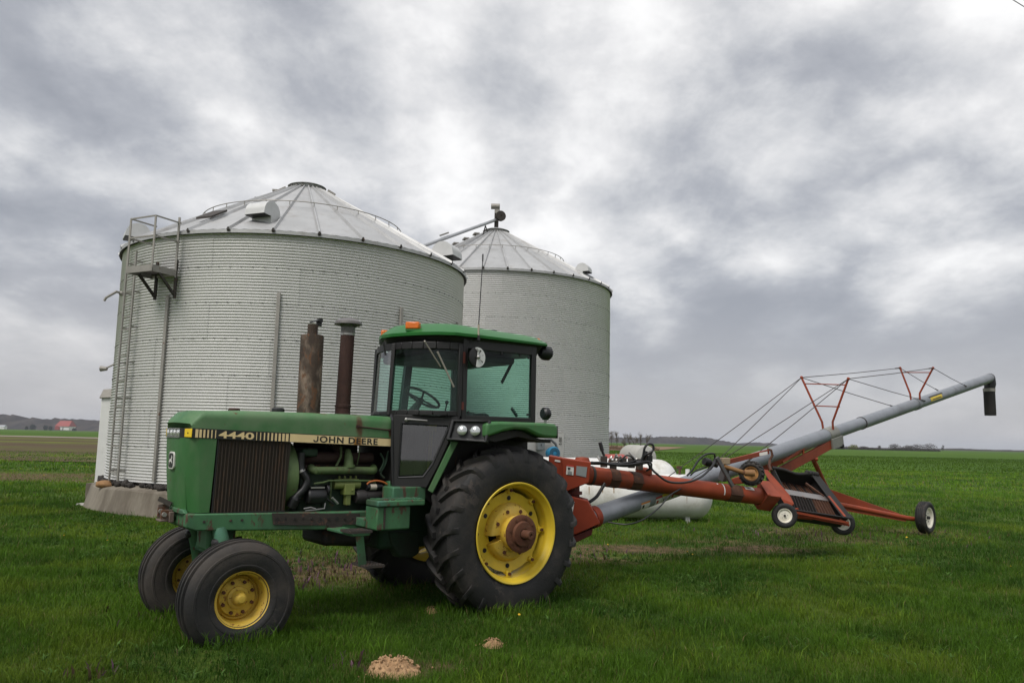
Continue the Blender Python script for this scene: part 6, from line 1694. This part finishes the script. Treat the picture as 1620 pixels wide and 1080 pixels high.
b = MB(); b.cyl((.62, .30, 1.26), (.60, .30, 1.86), 0.02, n=8); b.bb(.56, .66, .24, .34, 1.84, 1.9); part(b, 'pedal_post', YELLOW)
b = MB(); b.beam((-.37, .45, 2.66), (-.37, .25, 2.42), .02, .03); b.beam((-.37, .55, 2.03), (-.37, .45, 2.12), .02, .03); part(b, 'rear_latch', BLACK)
b = MB(); b.bb(-.30, .75, -.6, .6, 2.60, 2.69); part(b, 'cab_lining', INTER, bevel=0.04)

# ---------------------------------------------------------------- far buildings and trees
BARNR = mat('barn_red', (0.25, 0.045, 0.035), 0.8, var=0.2); BARNF = mat('barn_roof_red', (0.30, 0.06, 0.05), 0.7, var=0.25); DARKW = mat('dark_opening', (0.02, 0.02, 0.02), 0.9)
q = at(102, 678, 1330)
BZ = q.z - 2.0
bn = empty('barn', (q.x, 1330, BZ), R(-12)); tag(bn, 'red roofed barn with white walls standing far across the fields', 'barn')
W_, D_ = 13.0, 10.0
b = MB(); b.bb(-W_, W_, -D_ / 2, D_, 0, 7.0); part(b, 'wall', WHITEP, bn)
b = MB(); b.hexa([Vector(p) for p in ((-W_ - 1, -D_ / 2 - 1.5, 6), (W_ + 1, -D_ / 2 - 1.5, 6), (W_ + 1, D_ + 1, 6), (-W_ - 1, D_ + 1, 6), (-W_ + 2, 1.5, 15.5), (W_ - 1, 1.5, 15.5), (W_ - 1, 3.5, 15.5), (-W_ + 2, 3.5, 15.5))]); part(b, 'roof', BARNF, bn)
b = MB(); b.prism([(-W_ - .5, -D_ / 2 - 1.6, 0), (-3.5, -D_ / 2 - 1.6, 0), (-3.5, -D_ / 2 - 1.6, 4.6), (-W_ + 3, -D_ / 2 - 1.6, 7.0), (-W_ - .5, -D_ / 2 - 1.6, 4.8)], (0, .6, 0)); part(b, 'gable_wall', BARNR, bn)
b = MB(); b.bb(-3.0, 0.5, -D_ / 2 - .6, -D_ / 2, 0, 4.8); part(b, 'door', WHITEP, bn)
b = MB(); b.bb(1.0, 2.0, -D_ / 2 - .3, -D_ / 2, 0, 4.5); part(b, 'door', DARKW, bn)
q = at(4, 676, 1300)
hs = empty('house', (q.x, 1300, q.z - 2.5)); tag(hs, 'tiny pale house among the woods at the far edge of the pasture', 'house')
b = MB(); b.bb(-5, 5, -4, 4, 0, 4); part(b, 'wall', WHITEP, hs); b = MB(); b.prism([(-5.5, -4.5, 4), (-5.5, 4.5, 4), (-5.5, 0, 6.5)], (11, 0, 0)); part(b, 'roof', mat('pale_roof', (0.4, 0.42, 0.44), 0.7), hs)

BARK = mat('bark', (0.075, 0.060, 0.052), 0.95, var=0.4)
def leafmat(name, c):
    m = bpy.data.materials.new(name); m.use_nodes = True; g = NT(m.node_tree)
    a = g.n('ShaderNodeAttribute', attribute_name='tint')
    b_ = g.n('ShaderNodeBsdfPrincipled'); g.put(b_.inputs['Base Color'], g.mix(1.0, a.outputs['Color'], c, 'MULTIPLY')); b_.inputs['Roughness'].default_value = 0.8
    b_.inputs['Specular IOR Level'].default_value = 0.15
    out = g.n('ShaderNodeOutputMaterial'); g.link(b_.outputs[0], out.inputs[0]); return m
TWIG = leafmat('budding_twigs', (0.135, 0.118, 0.088)); YGREEN = leafmat('spring_foliage', (0.15, 0.16, 0.045)); EVERG = leafmat('evergreen_foliage', (0.020, 0.032, 0.022)); GREYTW = leafmat('grey_twigs', (0.075, 0.066, 0.064))
def tint_attr(me, vals):
    a = me.attributes.new('tint', 'FLOAT_COLOR', 'POINT'); v = np.asarray(vals, np.float32)
    if v.ndim == 1: v = np.repeat(v[:, None], 3, 1)
    a.data.foreach_set('color', np.concatenate([v, np.ones((len(v), 1), np.float32)], 1).ravel())
def tree(name, loc, h, w, crown_mat, label, cat='tree', group=None, seed=0, style='bare', nleaf=500, leaf=0.09, trunk_r=0.05, low=0.25):
    rnd = random.Random(seed)
    t = empty(name, loc, rnd.uniform(0, 6)); tag(t, label, cat, group)
    b = MB(); tips = []
    def limb(p, d, L, r, depth):
        n = 3; pts = [p]; dd = d.copy()
        for i in range(n):
            dd = (dd + Vector((rnd.uniform(-.16, .16), rnd.uniform(-.16, .16), rnd.uniform(-.02, .12)))).normalized(); pts.append(pts[-1] + dd * L / n)
        b.tube(pts, [r, r * .85, r * .68, r * .5], 5)
        if depth == 0: tips.extend(pts[1:]); return
        tips.append(pts[-1])
        for k in range(rnd.randint(3, 4)):
            a = rnd.uniform(0, 6.28); tl = rnd.uniform(.35, .85)
            side_ = Vector((math.cos(a), math.sin(a), 0)) * w / h * 1.5
            limb(pts[rnd.choice((1, 2, 3))], (dd + side_ * tl + Vector((0, 0, .15))).normalized(), L * rnd.uniform(.5, .72), r * .5, depth - 1)
    limb(Vector((0, 0, -.1)), Vector((0, 0, 1)), h * 0.5, trunk_r * h / 4, 3 if style == 'bare' else 2)
    b.build('trunk', BARK, t)
    vs = []; fs = []; tv = []
    for i in range(nleaf):
        if style == 'bare':
            p = rnd.choice(tips) + Vector((rnd.gauss(0, .10), rnd.gauss(0, .10), rnd.gauss(0, .09))) * h / 3
            L = leaf * rnd.uniform(1.5, 4.5); wd = leaf * .30
        elif style == 'cone':
            z = rnd.random() ** 1.3; a = rnd.uniform(0, 6.28); rr = w / 2 * (1 - z * .93) * (rnd.random() ** .4) * (0.75 + .25 * math.sin(a * 3 + seed))
            p = Vector((rr * math.cos(a), rr * math.sin(a), h * (.04 + .96 * z))); L = leaf * rnd.uniform(1, 2); wd = leaf
        else:
            u = Vector((rnd.gauss(0, 1), rnd.gauss(0, 1), rnd.gauss(0, 1))).normalized() * (rnd.random() ** .4)
            k = 1 + .35 * mnoise.noise(u * 2.2 + Vector((seed, 0, 0)))
            p = Vector((u.x * w / 2 * k, u.y * w / 2 * k, h * (low + (1 - low) / 2) + u.z * h * (1 - low) / 2 * k)); L = leaf * rnd.uniform(.8, 1.8); wd = leaf * .8
        d = Vector((rnd.gauss(0, 1), rnd.gauss(0, 1), rnd.gauss(.5, .7))).normalized(); n = d.orthogonal().normalized()
        n.rotate(Matrix.Rotation(rnd.uniform(0, 6.28), 3, d))
        k0 = len(vs); vs += [p - n * wd / 2, p + n * wd / 2, p + d * L + n * wd * .3, p + d * L - n * wd * .3]; fs.append((k0, k0 + 1, k0 + 2, k0 + 3))
        tv += [rnd.uniform(.55, 1.3)] * 4
    me = bpy.data.meshes.new('crown'); me.from_pydata(vs, [], fs); me.materials.append(crown_mat); tint_attr(me, tv); me.update()
    link('crown', me, t)
    return t
ord_ = ['first', 'second', 'third', 'fourth', 'fifth', 'sixth', 'seventh', 'eighth']
for i, (px, py, w_, yy) in enumerate(((958, 684, 1.5, 170), (968, 682, 1.8, 172), (978, 683.5, 1.6, 175), (988, 685, 1.8, 173), (997, 685, 1.5, 176), (1006, 684, 1.9, 171), (1014, 682.5, 2.0, 174), (1021, 687, 1.5, 176))):
    top = at(px, py, yy); h = top.z
    tree('bare_tree', (top.x, yy, 0), h, w_, TWIG, ord_[i] + ' bare tree from the far bin in the row behind the grey tank', 'tree', 'bare trees beside the far bin', seed=20 + i, nleaf=1300, leaf=0.06)
# brown brush at their feet
vs = []; fs = []; tv = []
rb = random.Random(8)
for i in range(2600):
    x = rb.uniform(19.5, 31.5); y = rb.uniform(166, 178); h = rb.uniform(.3, 1.35) * (0.5 + .5 * vnoise(np.array(x), np.array(y), .6)); a = rb.uniform(0, 3.14); w_ = .05
    dx, dy = math.cos(a) * w_, math.sin(a) * w_; k0 = len(vs); lx, ly = rb.gauss(0, .2), rb.gauss(0, .2)
    vs += [(x - dx, y - dy, 0), (x + dx, y + dy, 0), (x + lx + dx * .3, y + ly, h), (x + lx - dx * .3, y + ly, h)]; fs.append((k0, k0 + 1, k0 + 2, k0 + 3)); tv += [rb.uniform(.6, 1.4)] * 4
me = bpy.data.meshes.new('brush'); me.from_pydata(vs, [], fs); me.materials.append(leafmat('dry_brush', (0.15, 0.10, 0.065))); tint_attr(me, tv); me.update()
tag(link('brush', me), 'dry brown brush at the foot of the bare trees', 'brush', kind='stuff')

YT = 505
for i, (px, py, wpx, m_, st, lab) in enumerate((
    (1321, 703.5, 12, GREYTW, 'round', 'small grey tree just past the auger clamp on the far field edge'),
    (1331, 704.8, 8, GREYTW, 'round', 'low grey bush between the first far tree and the yellow green one'),
    (1350, 703.8, 15, YGREEN, 'round', 'round yellow green tree on the far edge of the wheat field'),
    (1366, 706.2, 13, GREYTW, 'round', 'low dull tree beside the round yellow green tree'),
    (1380, 708.5, 10, GREYTW, 'round', 'tiny grey bush between the low dull tree and the branching tree'),
    (1392, 704.2, 13, GREYTW, 'bare', 'small branching tree with open crown on the far field edge'),
    (1415, 702.8, 16, GREYTW, 'round', 'round leafless tree standing alone between two gaps on the horizon'),
    (1437, 705.0, 18, GREYTW, 'round', 'low outer tree at the near end of the broad dark grove'),
    (1451, 703.0, 20, GREYTW, 'round', 'middle tree of the broad dark grove on the horizon'),
    (1470, 702.2, 22, GREYTW, 'round', 'tallest and widest tree of the broad dark grove on the horizon'),
    (1491, 704.8, 9, GREYTW, 'bare', 'thin open tree at the far end of the broad dark grove'))):
    top = at(px, py, YT)
    base_z = 0.05
    h = (top.z - base_z) * 1.12; w_ = wpx / F_PX * YT * 1.05
    tree('field_tree' if st != 'bare' else 'bare_tree', (top.x, YT, base_z), h, w_, m_, lab, 'tree', 'trees along the far field edge', seed=60 + i, style=st, nleaf=700, leaf=0.28 if st == 'round' else .14, low=0.06)
vs = []; fs = []; tv = []
for i in range(5200):
    px = rb.uniform(1312, 1500); x = (px - 810) / F_PX * YT * .985; h = rb.uniform(.4, 1.5) * (.5 + vnoise(np.array(px), np.array(1.0), .11)); y = YT + rb.uniform(2, 7); a = rb.uniform(0, 3.14); z = rb.uniform(0, h)
    k0 = len(vs); d = .22; vs += [(x - d * math.cos(a), y - d * math.sin(a), z), (x + d * math.cos(a), y + d * math.sin(a), z + .05), (x + d * .6, y, z + .4), (x - d * .6, y, z + .36)]; fs.append((k0, k0 + 1, k0 + 2, k0 + 3)); tv += [rb.uniform(.6, 1.3)] * 4
me = bpy.data.meshes.new('hedge_scrub'); me.from_pydata(vs, [], fs); me.materials.append(GREYTW); tint_attr(me, tv); me.update()
tag(link('hedge_scrub', me), 'low grey scrub joining the trees along the far field edge', 'scrub', kind='stuff')
for i, (px, py, by, wpx, lab) in enumerate(((52.5, 671, 678.5, 9, 'darkest and widest evergreen in front of the far woods'), (72.5, 672.5, 678.8, 6, 'middle small evergreen between the wide one and the barn'), (80, 674, 679, 5, 'evergreen closest to the red barn'), (42, 674.5, 678, 3, 'tiny evergreen beside the widest one'), (117.5, 677, 682.5, 6, 'dark round bush in front of the red barn'))):
    Y = 1250; top = at(px, py, Y); bs = at(px, by, Y)
    tree('evergreen' if i < 4 else 'bush', (top.x, Y, bs.z - 1.5), top.z - bs.z + 1.5, wpx / F_PX * Y, EVERG, lab, 'tree' if i < 4 else 'bush', 'dark trees near the barn' if i < 4 else None, seed=90 + i, style='round', nleaf=800, leaf=0.8, low=.02)
# overhead wire across the corner of the sky
b = MB(); w0, w1 = at(1560, -26, 15.0), at(1700, 60, 17.5)
d_ = (w1 - w0)
b.tube([w0 - d_ * 3, w0 - d_ * 1.2 - Vector((0, 0, .12)), w0, w1, w1 + d_ * 2], 0.0085, 6)
tag(b.build('overhead_wire', DARKST), 'thin dark overhead wire crossing the top corner of the sky', 'wire')

# ---------------------------------------------------------------- soil mounds
for i, (p, rx, h) in enumerate(MOUNDS):
    n = 70; vs = []; fs = []
    for a in range(n):
        for c in range(n):
            x = (a / (n - 1) - .5) * 2.3; y = (c / (n - 1) - .5) * 2.3; r = math.hypot(x, y)
            nz = mnoise.noise(Vector((x * 2.2 + i * 9, y * 2.2, .3))) * .45 + mnoise.noise(Vector((x * 6, y * 6 + i * 5, 1.3))) * .28 + mnoise.noise(Vector((x * 14, y * 14, 2.3))) * .22 + mnoise.noise(Vector((x * 30, y * 30, 4.3))) * .12
            z = max(0, 1 - r * r) ** .8
            z = z * (0.72 + nz * .8) * h * 1.25 - .03 + (0 if r < 1 else -.03)
            vs.append((x * rx * (1 + .12 * nz), y * rx * 0.85, z))
    fs = [(a * n + c, (a + 1) * n + c, (a + 1) * n + c + 1, a * n + c + 1) for a in range(n - 1) for c in range(n - 1)]
    b = MB(); b.add(vs, fs); o = b.build('soil_mound', SOIL, ang=70); o.location = (p.x, p.y, float(height_at(np.array([p.x]), np.array([p.y]))[0]) + .02)
    tag(o, ('largest crumbly mound of dry tan soil in the grass', 'medium mound of dry tan soil in the grass below the big rear wheel', 'smallest crumb of tan soil in the grass close to the rear tyre')[i], 'soil mound', 'soil mounds in the grass')

    rc_ = random.Random(40 + i); b = MB()
    for k in range(90):
        a = rc_.uniform(0, 6.28); r = rx * (0.35 + abs(rc_.gauss(0, .45))); sz = rx * rc_.uniform(.02, .075)
        zz = max(0.0, 1 - (r / rx) ** 2) * h * .95
        b.box((r * math.cos(a), r * .85 * math.sin(a), zz + .0), (sz * 1.3, sz, sz), Matrix.Rotation(rc_.uniform(0, 3), 3, Vector((rc_.random() + .1, rc_.random(), rc_.random()))))
    tag(b.build('soil_crumbs', SOIL, o, ang=None), kind='stuff')

# ---------------------------------------------------------------- grass
def blade_mat():
    m = bpy.data.materials.new('grass_blades'); m.use_nodes = True; g = NT(m.node_tree)
    a = g.n('ShaderNodeAttribute', attribute_name='tint')
    b_ = g.n('ShaderNodeBsdfPrincipled'); g.link(a.outputs['Color'], b_.inputs['Base Color']); b_.inputs['Roughness'].default_value = 0.6; b_.inputs['Specular IOR Level'].default_value = 0.15
    tl = g.n('ShaderNodeBsdfTranslucent'); g.link(a.outputs['Color'], tl.inputs[0])
    mx = g.n('ShaderNodeMixShader'); mx.inputs[0].default_value = 0.3; g.link(b_.outputs[0], mx.inputs[1]); g.link(tl.outputs[0], mx.inputs[2])
    out = g.n('ShaderNodeOutputMaterial'); g.link(mx.outputs[0], out.inputs[0]); return m
GRASSM = blade_mat()
def in_wedge(n, y0, y1, pad=1.8):
    y = np.sqrt(rng.uniform(y0 * y0, y1 * y1, n)); x = rng.uniform(-1, 1, n) * (0.665 * y + pad) ; return x, y
def blades(name, x, y, h, w, lean, col):
    n = len(x); z = height_at(x, y) * (1 - np.clip((y - 56) / 6, 0, 1)) - 0.01
    a = rng.uniform(0, 2 * np.pi, n); dx, dy = np.cos(a), np.sin(a)
    la = rng.uniform(0, 2 * np.pi, n); lx, ly = np.cos(la) * lean * h, np.sin(la) * lean * h
    V = np.zeros((n, 5, 3))
    V[:, 0] = np.stack([x - dx * w / 2, y - dy * w / 2, z], 1); V[:, 1] = np.stack([x + dx * w / 2, y + dy * w / 2, z], 1)
    mx, my, mz = x + lx * .32, y + ly * .32, z + h * .62
    V[:, 2] = np.stack([mx + dx * w * .38, my + dy * w * .38, mz], 1); V[:, 3] = np.stack([mx - dx * w * .38, my - dy * w * .38, mz], 1)
    V[:, 4] = np.stack([x + lx, y + ly, z + h * np.sqrt(np.clip(1 - (lean * .6) ** 2, .2, 1))], 1)
    base = np.arange(n)[:, None] * 5
    li = np.concatenate([base + np.array([[0, 1, 2, 3]]), base + np.array([[3, 2, 4]])], 1).ravel().astype(np.int32)
    me = bpy.data.meshes.new(name)
    me.vertices.add(n * 5); me.vertices.foreach_set('co', V.astype(np.float32).ravel())
    me.loops.add(n * 7); me.loops.foreach_set('vertex_index', li)
    me.polygons.add(n * 2)
    ls = (np.arange(n)[:, None] * 7 + np.array([[0, 4]])).ravel().astype(np.int32); me.polygons.foreach_set('loop_start', ls)
    me.update(calc_edges=True)
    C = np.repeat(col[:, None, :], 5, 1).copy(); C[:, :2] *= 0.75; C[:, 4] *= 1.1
    at_ = me.attributes.new('tint', 'FLOAT_COLOR', 'POINT'); at_.data.foreach_set('color', np.concatenate([C.reshape(-1, 3), np.ones((n * 5, 1))], 1).astype(np.float32).ravel())
    me.materials.append(GRASSM)
    return link(name, me)
def keep_out(x, y):
    k = (np.hypot(x - C1.x, y - C1.y) > RB + .46) & (np.hypot(x - C2.x, y - C2.y) > RB + .4)
    for (p, rx, h) in MOUNDS: k &= np.hypot(x - p.x, (y - p.y) / .85) > rx * .86
    return k
def grass_cols(x, y, yellow=0.0):
    n = len(x)
    big = fnoise(x, y, .35, 31); med = fnoise(x, y, 1.6, 33)
    g = np.array([0.070, 0.145, 0.010]); d = np.array([0.034, 0.082, 0.008]); yl = np.array([0.130, 0.185, 0.016]); dry = np.array([0.20, 0.16, 0.07])
    t = np.clip((big * .6 + med * .4 - .40) / .20, 0, 1)[:, None]; c = d * (1 - t) + g * t
    pat = fnoise(x, y, .9, 37)
    u = np.clip((pat - .50) / .16 + rng.normal(0, .25, n) + yellow, 0, 1)[:, None]; c = c * (1 - u * .6) + yl * u * .6
    b = bare_at(x, y)
    dr = (rng.random(n) < (0.025 + b * .42))[:, None]; c = np.where(dr, dry * rng.uniform(.5, 1.0, (n, 1)), c)
    far = np.clip((y - 10) / 25, 0, 1)[:, None]  # distant blades coloured lighter to make up for their shaded upright faces
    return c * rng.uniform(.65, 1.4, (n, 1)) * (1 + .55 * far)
LAY = [(5.3, 8.0, 165000, .070, .0045), (8.0, 12.0, 165000, .068, .006), (12.0, 20.0, 160000, .066, .009), (20.0, 34.0, 95000, .08, .016), (34.0, 62.0, 60000, .10, .04)]
for i, (y0, y1, n, h, w) in enumerate(LAY):
    x, y = in_wedge(n, y0, y1)
    b = bare_at(x, y); tuft = fnoise(x, y, 2.6, 51); clump = fnoise(x, y, .8, 53)
    k = keep_out(x, y) & (rng.random(n) > b * .80) & (rng.random(n) < .45 + tuft)
    x, y, b, tuft, clump = x[k], y[k], b[k], tuft[k], clump[k]
    m = len(x)
    hh = h * (.45 + 1.1 * np.clip(tuft - .12, 0, 1) ** 1.2 + .55 * clump) * rng.uniform(.6, 1.35, m) * (1 - .5 * b)
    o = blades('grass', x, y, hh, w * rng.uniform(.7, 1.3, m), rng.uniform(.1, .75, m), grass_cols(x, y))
    tag(o, ('short lawn grass closest to the camera', 'lawn grass around the tractor wheels', 'lawn grass behind the tractor and under the auger', 'lawn grass around the bins and white tanks', 'far lawn grass before the wheat field')[i], 'grass', kind='stuff')
x, y = in_wedge(90000, 61.5, 150.0); k = (x > 10.5) & (rng.random(len(x)) < .35 + fnoise(x, y, .12, 81)); x, y = x[k], y[k]
wc = np.array([[.060, .118, .008]]) * rng.uniform(.6, 1.35, (len(x), 1)) * (.8 + .4 * fnoise(x, y, .05, 83)[:, None])
o = blades('wheat', x, y, rng.uniform(.12, .24, len(x)), rng.uniform(.05, .11, len(x)), rng.uniform(.2, .8, len(x)), wc)
tag(o, 'young green wheat standing in the field beyond the lawn', 'wheat', kind='stuff')
# longer tufts standing above the lawn
xs_, ys_ = in_wedge(1100, 5.4, 26)
for (px, py) in [(300, 1003), (330, 1008), (420, 1005), (280, 1000), (380, 1010), (800, 955), (830, 952), (860, 948), (760, 955), (1330, 965), (1380, 975), (1430, 985), (1060, 985), (1150, 1010), (460, 1000), (590, 1030), (1390, 960), (1100, 1040), (150, 960), (180, 1000), (640, 930), (1450, 842), (1475, 842)]:
    p = gnd(px, py); xs_ = np.append(xs_, p.x); ys_ = np.append(ys_, p.y)
for (lx, ly, rx, ry) in ((2.71, .655, .34, .24), (2.71, -.655, .34, .24), (0, .835, .46, .34), (0, -.835, .46, .34)):
    for k in range(46):
        a = 2 * math.pi * k / 46; q_ = TM @ Vector((lx + rx * math.cos(a), ly + ry * math.sin(a), 0)); xs_ = np.append(xs_, q_.x); ys_ = np.append(ys_, q_.y)
X = []; Y = []
for x0, y0 in zip(xs_, ys_):
    m = rng.integers(8, 22); X.append(x0 + rng.normal(0, .05, m)); Y.append(y0 + rng.normal(0, .05, m))
x = np.concatenate(X); y = np.concatenate(Y); k = keep_out(x, y) & (rng.random(len(x)) > bare_at(x, y)); x, y = x[k], y[k]
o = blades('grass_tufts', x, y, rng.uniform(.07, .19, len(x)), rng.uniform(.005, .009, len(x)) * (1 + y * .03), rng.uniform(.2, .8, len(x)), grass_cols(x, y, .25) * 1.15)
tag(o, 'longer light grass tufts standing above the lawn', 'grass tufts', kind='stuff')
# broad-leaved weeds pressed into the turf
x, y = in_wedge(5200, 5.4, 17)
k = keep_out(x, y) & (fnoise(x, y, .7, 71) > .52); x, y = x[k], y[k]
x = np.repeat(x, 7) + rng.normal(0, .012, len(x) * 7); y = np.repeat(y, 7) + rng.normal(0, .012, len(y) * 7)
cc = np.array([[.075, .150, .028]]) * rng.uniform(.55, 1.35, (len(x), 1))
o = blades('broad_weeds', x, y, rng.uniform(.04, .085, len(x)), rng.uniform(.012, .024, len(x)), rng.uniform(.7, 1.2, len(x)), cc)
tag(o, 'low broad leaved weeds scattered through the lawn', 'weeds', kind='stuff')
# purple dead-nettle
X = []; Y = []
for (px, py, r, n) in [(500, 905, .8, 110), (540, 890, .9, 100), (480, 925, .5, 50), (150, 1072, .16, 20), (570, 1050, .25, 25), (615, 1068, .15, 12), (950, 880, .8, 30), (1320, 852, 1.4, 90), (1230, 850, 1.0, 50), (1420, 846, .9, 40), (240, 985, .5, 20), (700, 910, .7, 60), (1560, 850, 1.5, 60)]:
    p = gnd(px, py); X.append(p.x + rng.normal(0, r * .6, n)); Y.append(p.y + rng.normal(0, r * .5, n))
x = np.concatenate(X); y = np.concatenate(Y); k = keep_out(x, y); x, y = x[k], y[k]
cc = np.array([[.14, .07, .11]]) * rng.uniform(.6, 1.5, (len(x), 1)) ; dk = rng.random(len(x)) < .5; cc[dk] = np.array([.09, .065, .035]) * rng.uniform(.6, 1.3, (dk.sum(), 1))
o = blades('purple_weeds', x, y, rng.uniform(.05, .13, len(x)), rng.uniform(.016, .03, len(x)), rng.uniform(.1, .6, len(x)), cc)
tag(o, 'low purple flowering weeds in worn patches of the lawn', 'weeds', kind='stuff')
# dandelions: one of a kind, then copies
DY = mat('dandelion_yellow', (0.60, 0.37, 0.01), 0.7); STEM = mat('flower_stem', (0.06, 0.12, 0.03), 0.6)
d0 = empty('dandelion', (0, 0, 0)); tag(d0, 'small yellow dandelion flowering in the lawn', 'dandelion', 'dandelions in the lawn')
b = MB(); b.tube([(0, 0, 0), (.006, 0, .06), (.01, 0, .10)], .003, 5); b.build('stem', STEM, d0)
b = MB(); b.lathe([(0, -.008), (.012, -.004), (.022, .006), (.016, .012), (0, .016)], (.01, 0, .108), (.1, -.5, 1), 10); b.build('flower', DY, d0)
spots = [(614, 916), (625, 916), (101, 850), (262, 808), (248, 809), (138, 752), (1600, 900), (1095, 880), (1088, 875), (1254, 834), (961, 864), (905, 843), (170, 858), (69, 753), (1365, 834), (1434, 855), (1040, 862), (820, 985)]
for i, (px, py) in enumerate(spots):
    p = gnd(px, py + 3); o = d0 if i == 0 else copy_tree(d0)
    s = 0.62 if p.y < 14 else 0.9
    o.location = (p.x, p.y, float(height_at(np.array([p.x]), np.array([p.y]))[0])); o.rotation_euler = (0, 0, rng.uniform(0, 6.28)); o.scale = (s, s, s)

# ---------------------------------------------------------------- haze
def haze():
    m = bpy.data.materials.new('haze'); m.use_nodes = True; g = NT(m.node_tree)
    v = g.n('ShaderNodeVolumePrincipled'); v.inputs['Color'].default_value = (.80, .84, .92, 1); v.inputs['Density'].default_value = 0.00012; v.inputs['Anisotropy'].default_value = 0.0
    out = g.n('ShaderNodeOutputMaterial'); g.link(v.outputs[0], out.inputs['Volume'])
    b = MB(); b.bb(-5200, 5200, -600, 7200, -1.4, 60)
    o = b.build('haze', m, ang=None); tag(o, 'pale air that greys the far hills', 'haze', kind='stuff')
haze()
